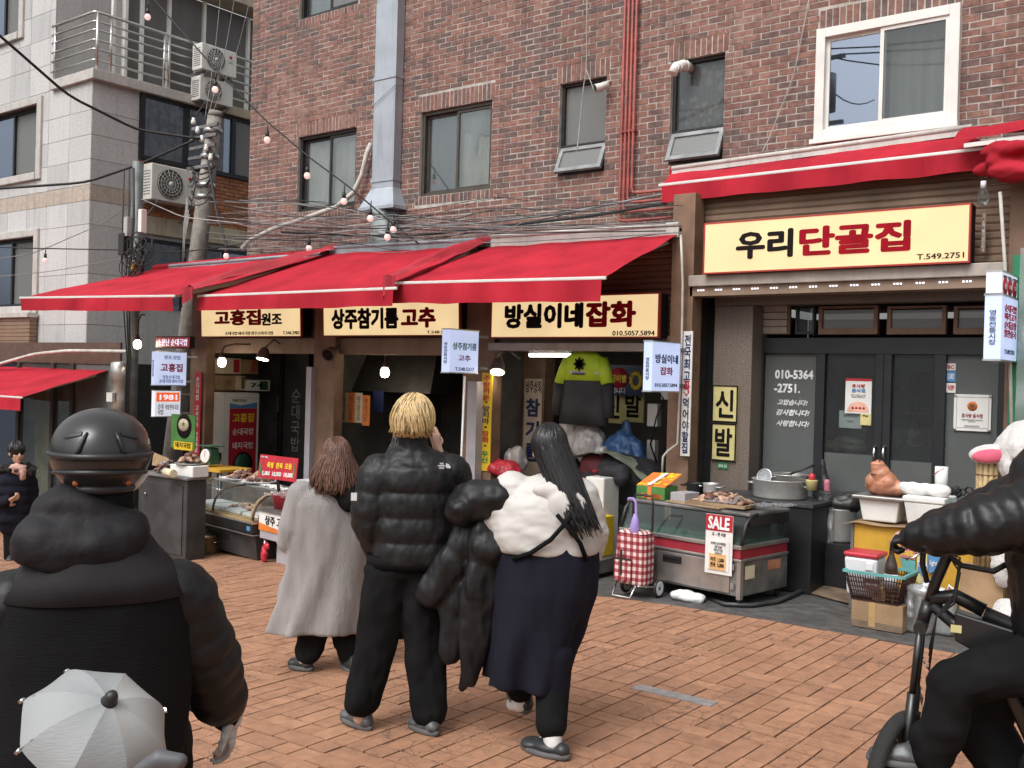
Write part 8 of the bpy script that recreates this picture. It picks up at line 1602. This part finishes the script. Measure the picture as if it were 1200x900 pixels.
o.chain([P(1250, 760, -.1), P(1115, 800, -.16), P(1098, 885, -.12)], [.11, .085, .05]); o.chain([P(1255, 760, .12), P(1140, 850, .16), P(1200, 955, .12)], [.11, .085, .05]); skin(o, 'body', 'skin', t, vox=.0085, smooth=3); face_bits(t, hc, 1, T); hair(t, ['hair_black'], hc, 1, T, 160, .05, 6, .2)
pm('nylon_gloss', (.0065, .0065, .0075), .44, spec=.4, var=.2, vs=6, bump=.25, bs=22)
o = MB(); o.ell(P(1232, 578, -.02), (.15, .24, .12)); o.puff(P(1238, 560), P(1252, 745), .205, .205, 5, 1.15); o.puff(P(1225, 592, -.15), P(1155, 614, -.2), .138, .115, 3); o.puff(P(1157, 613, -.2), P(1108, 626, -.17), .112, .078, 3); o.chain([P(1112, 625, -.17), P(1090, 630, -.16)], [.085, .062]); o.puff(P(1220, 580, .18), P(1150, 620, .24), .13, .115, 3); o.puff(P(1150, 620, .24), P(1090, 638, .2), .11, .08, 3)
torso(o, P, [(1240, 555, .17, .2), (1240, 580, .2, .24), (1246, 660, .21, .24), (1254, 750, .20, .24)]); skin(o, 'puffer_jacket', 'nylon_gloss', t, vox=.0105, smooth=2, wr=(.007, 14, (1.2, 1, 1), 11))
o = MB(); o.chain([P(1094, 629, -.16), P(1082, 632, -.155)], [.056, .046]); hand(o, P(1090, 631, -.16), (-1, .1, -.2), (0, .2, -1), 1.0, 1.2, 1); skin(o, 'glove', 'nylon_black', t, vox=.007, smooth=2)
o = MB(); o.ell(P(1255, 760), (.2, .22, .14)); o.chain([P(1248, 762, -.10), P(1180, 778, -.14), P(1130, 800, -.16)], [.125, .112, .10]); o.chain([P(1132, 801, -.16), P(1118, 850, -.14), P(1106, 888, -.12)], [.10, .09, .085]); o.ell(P(1092, 866, -.13), (.05, .08, .06)); o.chain([P(1255, 762, .12), P(1140, 850, .16), P(1195, 940, .12)], [.15, .13, .11]); skin(o, 'trousers', 'cloth_black', t, vox=.013, smooth=3, wr=(.016, 7, (1, 1, 1), 12))
shoe(t, P(1102, 908, -.12), P(1030, 908, -.12), .052, m='shoe_grey'); shoe(t, P(1212, 985, .12), P(1145, 985, .12), .052, m='shoe_grey'); MB().cyl(P(1098, 892, -.12), P(1099, 902, -.12), .045, n=12).build('ankle', 'skin', t, local=True)
CYC = f
# ================================================================ plush sheep
pm('fleece', (.58, .57, .56), .95, var=.06, vs=30, bump=.9, bs=90, sheen=.5); pm('plush_face', (.66, .50, .40), .9, var=.05, bump=.3, bs=200); pm('plush_pink', (.62, .12, .19), .9, bump=.3, bs=200)
f = Fig('plush_sheep', 'big white fleecy toy sheep with pink lined ears sitting behind the cyclist', 1205, 735, 'toy', D=7.6); P = f.p; t = f.t
rr = random.Random(2); o = MB(); hc = P(1207, 533); o.ell(hc, (.25, .24, .27))
for i in range(70):
    a, e = rr.uniform(0, 6.28), rr.uniform(-1.2, 1.5); d = Vector((math.cos(a)*math.cos(e), math.sin(a)*math.cos(e), math.sin(e)))
    if e > .25 or (d.y < -.35 and d.x > -.1): continue
    o.ell(hc+Vector((d.x*.25, d.y*.24, d.z*.27)), rr.uniform(.055, .08))
o.ell(P(1205, 640), (.28, .26, .36)); o.ell(P(1180, 655, -.16), (.09, .12, .2)); o.ell(P(1225, 655, -.16), (.09, .12, .2)); o.ell(P(1184, 712, -.28), (.11, .2, .11)); o.ell(P(1226, 712, -.28), (.11, .2, .11)); skin(o, 'fleece_body', 'fleece', t, vox=.016, smooth=2, wr=(.012, 16))
o = MB(); o.ell(hc+Vector((.06, -.13, -.06)), (.19, .14, .18)); skin(o, 'face', 'plush_face', t, vox=.014, smooth=3)
MB().tube([hc+Vector((-.06, -.235, -.015)), hc+Vector((-.03, -.262, -.006)), hc+Vector((.0, -.272, -.012))], .012, 6).tube([hc+Vector((.12, -.262, -.012)), hc+Vector((.15, -.255, -.006)), hc+Vector((.18, -.24, -.015))], .012, 6).build('eye', 'ink_black', t, local=True)
for s in (-1, 1):
    Re = Matrix.Rotation(s*.12, 3, 'Y'); c = hc+Vector((s*.265, -.09, .0)); o = MB(); o.ell(c, (.155, .05, .075), Re); skin(o, 'ear', 'fleece', t, vox=.012, smooth=2); MB().ell(c+Vector((0, -.035, -.012)), (.125, .024, .052), Re).build('ear_lining', 'plush_pink', t, local=True)
o = MB(); c = f.g; o.bx(c.x-.35, c.x+.35, c.y-.3, c.y+.3, .004, .27).build('x', 'cardboard'); tag(COL.objects['x'], 'brown carton the toy sheep sits on', 'box'); COL.objects['x'].name = 'carton'
# ================================================================ the cyclist's bicycle
pm('bike_black', (.012, .012, .013), .35, coat=.3); pm('tyre', (.02, .02, .02), .85, bump=.6, bs=150); pm('spoke', (.4, .4, .4), .3, .9)
f = CYC; P = f.p
B = thing('bicycle', 'black electric bicycle with a straight black frame and cables', 'bicycle', f.g, f.rz); kx = lambda px, py, y=0: P(px, py, y)
def wheel(nm, c, r, yaw=0):
    X = Matrix.Translation(c) @ Matrix.Rotation(yaw, 4, 'Z') @ Matrix.Rotation(R_(90), 4, 'X'); o = MB(); o.lathe((0, 0, 0), [(r-.03, -.035), (r-.008, -.026), (r, 0), (r-.008, .026), (r-.03, .035), (r-.045, .02), (r-.045, -.02), (r-.03, -.035)], 44, X=X); w_ = o.build(nm, 'tyre', B, local=True)
    MB().lathe((0, 0, 0), [(r-.046, -.018), (r-.046, .018), (r-.065, .012), (r-.065, -.012), (r-.046, -.018)], 44, X=X).build('rim', 'bike_black', w_, local=True); MB().lathe((0, 0, 0), [(.001, -.06), (.03, -.06), (.035, -.03), (.035, .03), (.03, .06), (.001, .06)], 16, X=X).build('hub', 'bike_black', w_, local=True)
    o = MB()
    for i in range(14): a = i*2*math.pi/14; o.cyl(X @ Vector((.03*math.cos(a), .03*math.sin(a), .02*(-1)**i)), X @ Vector(((r-.06)*math.cos(a+.2), (r-.06)*math.sin(a+.2), 0)), .0018, n=4)
    o.build('spoke', 'spoke', w_, local=True); return c
fw_ = Vector((kx(1070, 940).x, 0, .27)); rwc = Vector((kx(1385, 940).x, 0, .27)); wheel('front_wheel', fw_, .27, R_(68)); wheel('rear_wheel', rwc, .27)
hd0 = kx(1098, 730); hd1 = kx(1118, 652)
o = MB(); crown = kx(1090, 745)
for s in (-1, 1): o.tube([crown+Vector((0, s*.055, 0)), crown.lerp(fw_, .45)+Vector((0, s*.06, 0))], .015, 10); o.tube([crown.lerp(fw_, .42)+Vector((0, s*.06, 0)), fw_+Vector((0, s*.06, 0))], .021, 10)
o.tube([crown+Vector((0, -.07, 0)), crown+Vector((0, .07, 0))], .026, 10); o.build('fork', 'bike_black', B, local=True)
o = MB(); o.tube([crown, kx(1098, 715)], .026, 10).tube([kx(1100, 712), kx(1128, 705), kx(1160, 720)], .028, 10).tube([kx(1102, 718), kx(1170, 775), kx(1225, 900)], .026, 10); o.tube([kx(1160, 722), kx(1260, 760), kx(1262, 760)], .026, 10); o.tube([kx(1225, 900), rwc], .02, 8).tube([kx(1255, 770), rwc], .016, 8).tube([kx(1225, 900), kx(1262, 745)], .022, 8); o.build('frame', 'bike_black', B, local=True)
MB().hexa([kx(1128, 757, -.045), kx(1195, 790, -.045), kx(1195, 790, .045), kx(1128, 757, .045), kx(1128, 722, -.045), kx(1195, 738, -.045), kx(1195, 738, .045), kx(1128, 722, .045)]).build('battery_box', 'bike_black', B, local=True, bev=.008); MB().bx(-.02, .02, -.001, .001, -.015, .015, X=Matrix.Translation(kx(1130, 742, -.048))).build('warning_label', 'board_yellow', B, local=True)
o = MB(); o.tube([kx(1099, 714), kx(1106, 690), kx(1120, 655), kx(1118, 640), kx(1108, 634)], .022, 10); o.tube([kx(1108, 636, -.22), kx(1106, 637, -.12), kx(1112, 652, -.02), kx(1112, 652, .02), kx(1106, 637, .12), kx(1108, 636, .22)], .013, 9); o.tube([kx(1118, 652), kx(1135, 668, 0), kx(1170, 672, 0), kx(1195, 655, 0)], .012, 8); o.build('handlebar', 'bike_black', B, local=True)
for s in (-1, 1): MB().tube([kx(1107, 635, s*.225), kx(1106, 636, s*.13)], .018, 10).build('grip', 'plastic_black', B, local=True); MB().tube([kx(1100, 642, s*.2), kx(1088, 652, s*.24), kx(1080, 655, s*.22)], .006, 6).build('brake_lever', 'chrome', B, local=True)
MB().tube([kx(1097, 690, -.03), kx(1092, 668, -.04), kx(1094, 650, -.08)], .012, 6).build('phone_holder', 'plastic_black', B, local=True)
o = MB()
for i in range(4): o.tube([kx(1106, 640, -.1+.06*i), kx(1135, 655+6*i, -.08), kx(1128, 700+4*i, -.06), kx(1108, 730, -.05), kx(1100, 770+8*i, -.05)], .004, 5)
o.build('brake_cable', 'cable_black', B, local=True); MB().tube([kx(1105, 820, .1), kx(1085, 790, .1), kx(1082, 830, .1), kx(1095, 870, .1)], .008, 6).build('mudguard_stay', 'chrome', B, local=True)
o = MB(); o.lathe((0, 0, 0), [(.001, -.02), (.09, -.02), (.095, 0), (.09, .02), (.001, .02)], 24, X=Matrix.Translation(kx(1225, 900)) @ Matrix.Rotation(R_(90), 4, 'X')); o.tube([kx(1225, 900, -.06), kx(1170, 915, -.08), kx(1100, 914, -.09)], .012, 7); o.build('crank', 'bike_black', B, local=True); MB().bx(-.05, .05, -.09, .02, -.012, .012, X=Matrix.Translation(kx(1080, 917, -.11))).build('pedal', 'plastic_black', B, local=True)
o = MB(); o.ell(kx(1262, 742), (.15, .09, .04)); o.build('saddle', 'plastic_black', B, local=True)
# ================================================================ the rider's scooter with the phone parasol
f = RIDER; P = f.p
S_ = thing('scooter', 'black delivery scooter under the helmeted rider', 'scooter', f.g, f.rz)
o = MB(); o.ell(P(112, 935, .05), (.16, .38, .08)); skin(o, 'saddle', 'plastic_black', S_, vox=.015)
o = MB(); o.ell(P(112, 1000, -.05), (.15, .40, .14)); o.chain([P(112, 1060, .2), P(112, 1090, .6)], [.12, .12]); o.chain([P(112, 1070, .65), P(112, 930, .8)], [.13, .09]); skin(o, 'scooter_body', 'helmet_black', S_, vox=.015)
for nm, y in (('rear_wheel', -.35), ('front_wheel', .98)): X = Matrix.Translation(Vector((P(112, 1100).x, y, .25))) @ Matrix.Rotation(R_(90), 4, 'Y'); w_ = MB().lathe((0, 0, 0), [(.14, -.05), (.22, -.055), (.25, 0), (.22, .055), (.14, .05), (.14, -.05)], 30, X=X).build(nm, 'tyre', S_, local=True); MB().lathe((0, 0, 0), [(.001, -.04), (.14, -.045), (.14, .045), (.001, .04)], 24, X=X).build('rim', 'spoke', w_, local=True)
zc = P(112, 905).z; xc = P(112, 900).x
MB().tube([(xc, .78, .55), (xc, .72, zc)], .025, 8).tube([(xc-.34, .55, zc-.02), (xc-.15, .7, zc+.03), (xc+.15, .7, zc+.03), (xc+.36, .52, zc-.06)], .014, 8).build('handlebar', 'bike_black', S_, local=True)
MB().bx(xc-.15, xc+.15, -.62, -.30, P(112, 950).z-.03, P(112, 950).z-.01).build('rear_rack', 'dark_metal', S_, local=True)
pm('parasol_grey', (.27, .28, .285), .6, var=.06, bump=.15, bs=300, stretch=(.2, .2, 1)); pm('parasol_lit', (.37, .37, .36), .6, var=.06, bump=.15, bs=300)
# small parasol, dome turned to the camera
D_ = 1.95; c = PD(128, 822, D_); ax = (-(PD(127, 821, 1)-EYE)*.50+Vector((0, 0, .80))+CR*.36).normalized(); t = thing('phone_parasol', 'little grey phone parasol with eight panels and a black tip', 'parasol', c)
xa_ = ax.cross(Vector((CFW.x, CFW.y, 0))).normalized(); ya_ = ax.cross(xa_); R0 = .145
def pp(a, s): 
    rr_s = R0*math.sin(s*1.12)/math.sin(1.12); sc = 1-.075*(s**2)*abs(math.sin(4*(a-.2))); return c+xa_*(rr_s*math.cos(a)*sc)+ya_*(rr_s*math.sin(a)*sc)-ax*(R0*.55*(1-math.cos(s*1.12))/(1-math.cos(1.12)))
for i in range(8):
    a0 = i*math.pi/4+.2; o = MB().grid(lambda u, v: pp(a0+u*math.pi/4, max(v, .02))-ax*(.008*math.sin(u*math.pi)*v), 8, 10); o.build('canopy_panel', 'parasol_lit' if i in (3, 4, 5) else 'parasol_grey', t)  # three panels take a lighter grey, daylight put into their colour
    q = pp(a0, 1.0); d = (q-pp(a0, .93)).normalized(); MB().cyl(q, q+d*.012, .0045, .004, 8).build('rib_tip', 'chrome', t); MB().tube([pp(a0, v/6)-ax*.003 for v in range(1, 7)], .0022, 5).build('rib', 'alu_dark', t)
MB().lathe((0, 0, 0), [(.001, .026), (.009, .023), (.013, .014), (.013, .004), (.016, .0), (.001, -.004)], 16, X=Matrix.Translation(c) @ ax.to_track_quat('Z', 'Y').to_matrix().to_4x4()).build('tip', 'plastic_black', t)
e_ = wm(S_) @ Vector((xc+.02, -.5, P(112, 950).z-.01)); mid = c-ax*.20
MB().tube([c, mid, mid.lerp(e_, .5)+Vector((0, 0, -.02)), e_], .007, 8).build('stem', 'chrome', t)
q = PD(193, 890, 1.9); o = MB(); o.chain([q-CR*.05-CU*.02, q-CR*.01, q+CR*.03-CU*.002], [.012, .02, .014]); o.chain([q-CR*.05-CU*.03, q+CR*.02-CU*.02], [.014, .014]); o = skin(o, 'grey_cover', pm('cover_grey', (.09, .092, .10), .5), t, vox=.006, smooth=3, local=False); MB().tube([q+Vector((0, 0, -.02)), q.lerp(e_, .5), e_+Vector((.02, 0, 0))], .007, 7).build('cover_arm', 'plastic_black', t)
# ================================================================ overhead cables and festoon lights
def cable(lab, pts, r, m='cable_black', name='overhead_cable', group='cables over the alley and roofs'):
    ps = []
    for i in range(len(pts)-1): ps += [nv(pts[i]).lerp(pts[i+1], j/6) for j in range(6)]
    ps.append(nv(pts[-1])); sm = [ps[0]]+[(ps[i-1]+ps[i]*2+ps[i+1])/4 for i in range(1, len(ps)-1)]+[ps[-1]]
    return tag(MB().tube(sm, r, 6).build(name, m), lab, 'cable', group)
pt = lambda px, py, Y=10.0: PY(px, py, Y)
cable('thick black cable falling from the top corner to the utility pole', [pt(-60, -10, 6.5), pt(0, 42, 7.2), pt(80, 112, 8.3), pt(160, 152, 9.3), pt(235, 163, 10)], .022)
cable('thick black cable rising from the stone wall to the utility pole', [pt(-60, 221, 7.5), pt(0, 221, 8), pt(100, 214, 8.8), pt(165, 192, 9.5), pt(228, 164, 10)], .020)
cable('thin black cable passing level before the stone windows', [pt(-60, 288, 8.4), pt(40, 291, 8.6), pt(150, 293, 9.0)], .010); cable('thin pale cable climbing to the steel pole', [pt(-60, 312, 8.2), pt(40, 297, 8.6), pt(120, 262, 9.0), pt(160, 236, 9.0)], .007, 'cable_grey'); cable('thin grey cable low over the stone wall', [pt(-60, 330, 8.2), pt(60, 318, 8.6), pt(150, 302, 9.0)], .006, 'cable_grey')
cable('cable from the steel pole across to the brick corner', [pt(163, 232, 9.0), pt(215, 255, 9.4), pt(285, 262, 9.6)], .009, 'cable_white'); cable('black cable sagging from the steel pole past the utility pole', [pt(160, 293, 9.0), pt(210, 296, 9.3), pt(290, 285, 9.5)], .009); cable('black service cable dropping beside the utility pole', [pt(244, 190, 9.9), pt(254, 250, 9.6), pt(268, 298, 9.4)], .018)
for i, x in enumerate((252, 264, 278)): cable(['thin wire hanging by the balcony, nearest the air conditioners', 'thin wire hanging by the balcony in the middle', 'thin wire hanging by the balcony, nearest the brick corner'][i], [pt(x+8+i*6, -20, 11), pt(x, 60, 10.8), pt(240+i*3, 140, 10.2)], .005, 'cable_grey')
rr = random.Random(21)
for i in range(30):
    y0 = 232+rr.uniform(0, 62); y1 = 232+rr.uniform(-6, 46); x1 = rr.choice([620, 700, 780, 800, 800, 720]); ya = rr.uniform(8.9, 9.6); m = rr.choice(['cable_grey', 'cable_grey', 'cable_black'])
    cable('thin wire strung along the brick wall over the awnings', [pt(240+rr.uniform(0, 50), y0, ya), pt(360+rr.uniform(-20, 20), y0+rr.uniform(-12, 22)*.6+4, ya), pt(470, (y0+y1)/2+rr.uniform(0, 22), ya), pt(580, y1+rr.uniform(-4, 24), ya), pt(x1, y1+rr.uniform(-8, 16)-.02*(x1-600), ya)], rr.choice([.003, .004, .006]), m, 'wall_wire', 'thin wires along the brick wall')
cable('black cable bundle curving along the bricks under the middle windows', [pt(330, 272, 9.5), pt(470, 278, 9.4), pt(560, 268, 9.4), pt(650, 258, 9.4), pt(700, 252, 9.4), pt(780, 238, 9.4)], .017)
cable('grey cable bundle along the bricks over the general goods awning', [pt(470, 266, 9.45), pt(560, 262, 9.45), pt(660, 250, 9.45), pt(790, 225, 9.45)], .013, 'cable_grey')
cable('thin cable slanting down the bricks beside the white window', [pt(948, 0, 9.72), pt(930, 90, 9.7), pt(900, 165, 9.7), pt(893, 178, 9.6)], .006, 'cable_white'); cable('white cord hanging down before the narrow toilet window', [pt(688, -10, 9.68), pt(687, 82, 9.65), pt(684, 100, 9.65), pt(680, 140, 9.62), pt(676, 178, 9.55)], .006, 'cable_white'); cable('white looped cord between the camera and the toilet window', [pt(687, 82, 9.65), pt(692, 95, 9.62), pt(697, 108, 9.62), pt(706, 106, 9.65)], .006, 'cable_white')
cable('pale cable sagging along the top of the far low awning', [pt(-20, 432, 9.3), pt(40, 415, 9.3), pt(80, 411, 9.3), pt(155, 412, 9.2)], .03, 'hose_white')
# festoon string
fest = [(150, -20), (176, -6), (205, 28), (252, 80), (310, 140), (362, 184), (408, 218), (460, 262), (490, 285)]
FY_ = lambda x: 7.6+1.5*(x-150)/340
cable('black festoon light string falling from the balcony to the awnings', [PY(x, y, FY_(x)) for x, y in fest], .011)
def fbulb(lab, px, py, Y, drop=.11):
    p = PY(px, py, Y); t = thing('festoon_bulb', lab, 'bulb', p, 0, 'festoon bulbs on the black string'); r = .042
    MB().lathe(p, [(.001, -r*1.05), (r*.7, -r*.75), (r, -.002), (r*.75, r*.7), (r*.5, r*.95)], 14).build('bulb', 'bulb_small', t); MB().cyl(p+Vector((0, 0, r*.9)), p+Vector((0, 0, r*.9+.075)), .026, .022, 10).cyl(p+Vector((0, 0, r*.9+.07)), p+Vector((.01, 0, r*.9+.07+drop)), .007, n=6).build('socket', 'plastic_black', t)
labs = ['topmost festoon bulb before the balcony screen', 'festoon bulb in front of the balcony air conditioners', 'festoon bulb before plain brick beside the building corner', 'festoon bulb in front of the alley side brick window, upper one', 'festoon bulb at the lower corner of the alley side brick window', 'festoon bulb under the duct hood', 'festoon bulb beside the duct stub, higher of the pair', 'festoon bulb beside the duct stub, lower of the pair', 'festoon bulb standing over the alley end flashing', 'festoon bulb standing at the folded awning edge', 'small dark festoon bulb before the stone wall']
for lab, (x, y, Y) in zip(labs, ((173, 20, 7.7), (252, 105, 8.0), (313, 164, 8.3), (360, 206, 8.55), (403, 236, 8.8), (434, 256, 8.9), (461, 269, 9.0), (454, 278, 9.0), (265, 300, 9.1), (362, 291, 9.1), (53, 305, 8.6))): fbulb(lab, x, y, Y)
fit_text(); fin_skins()
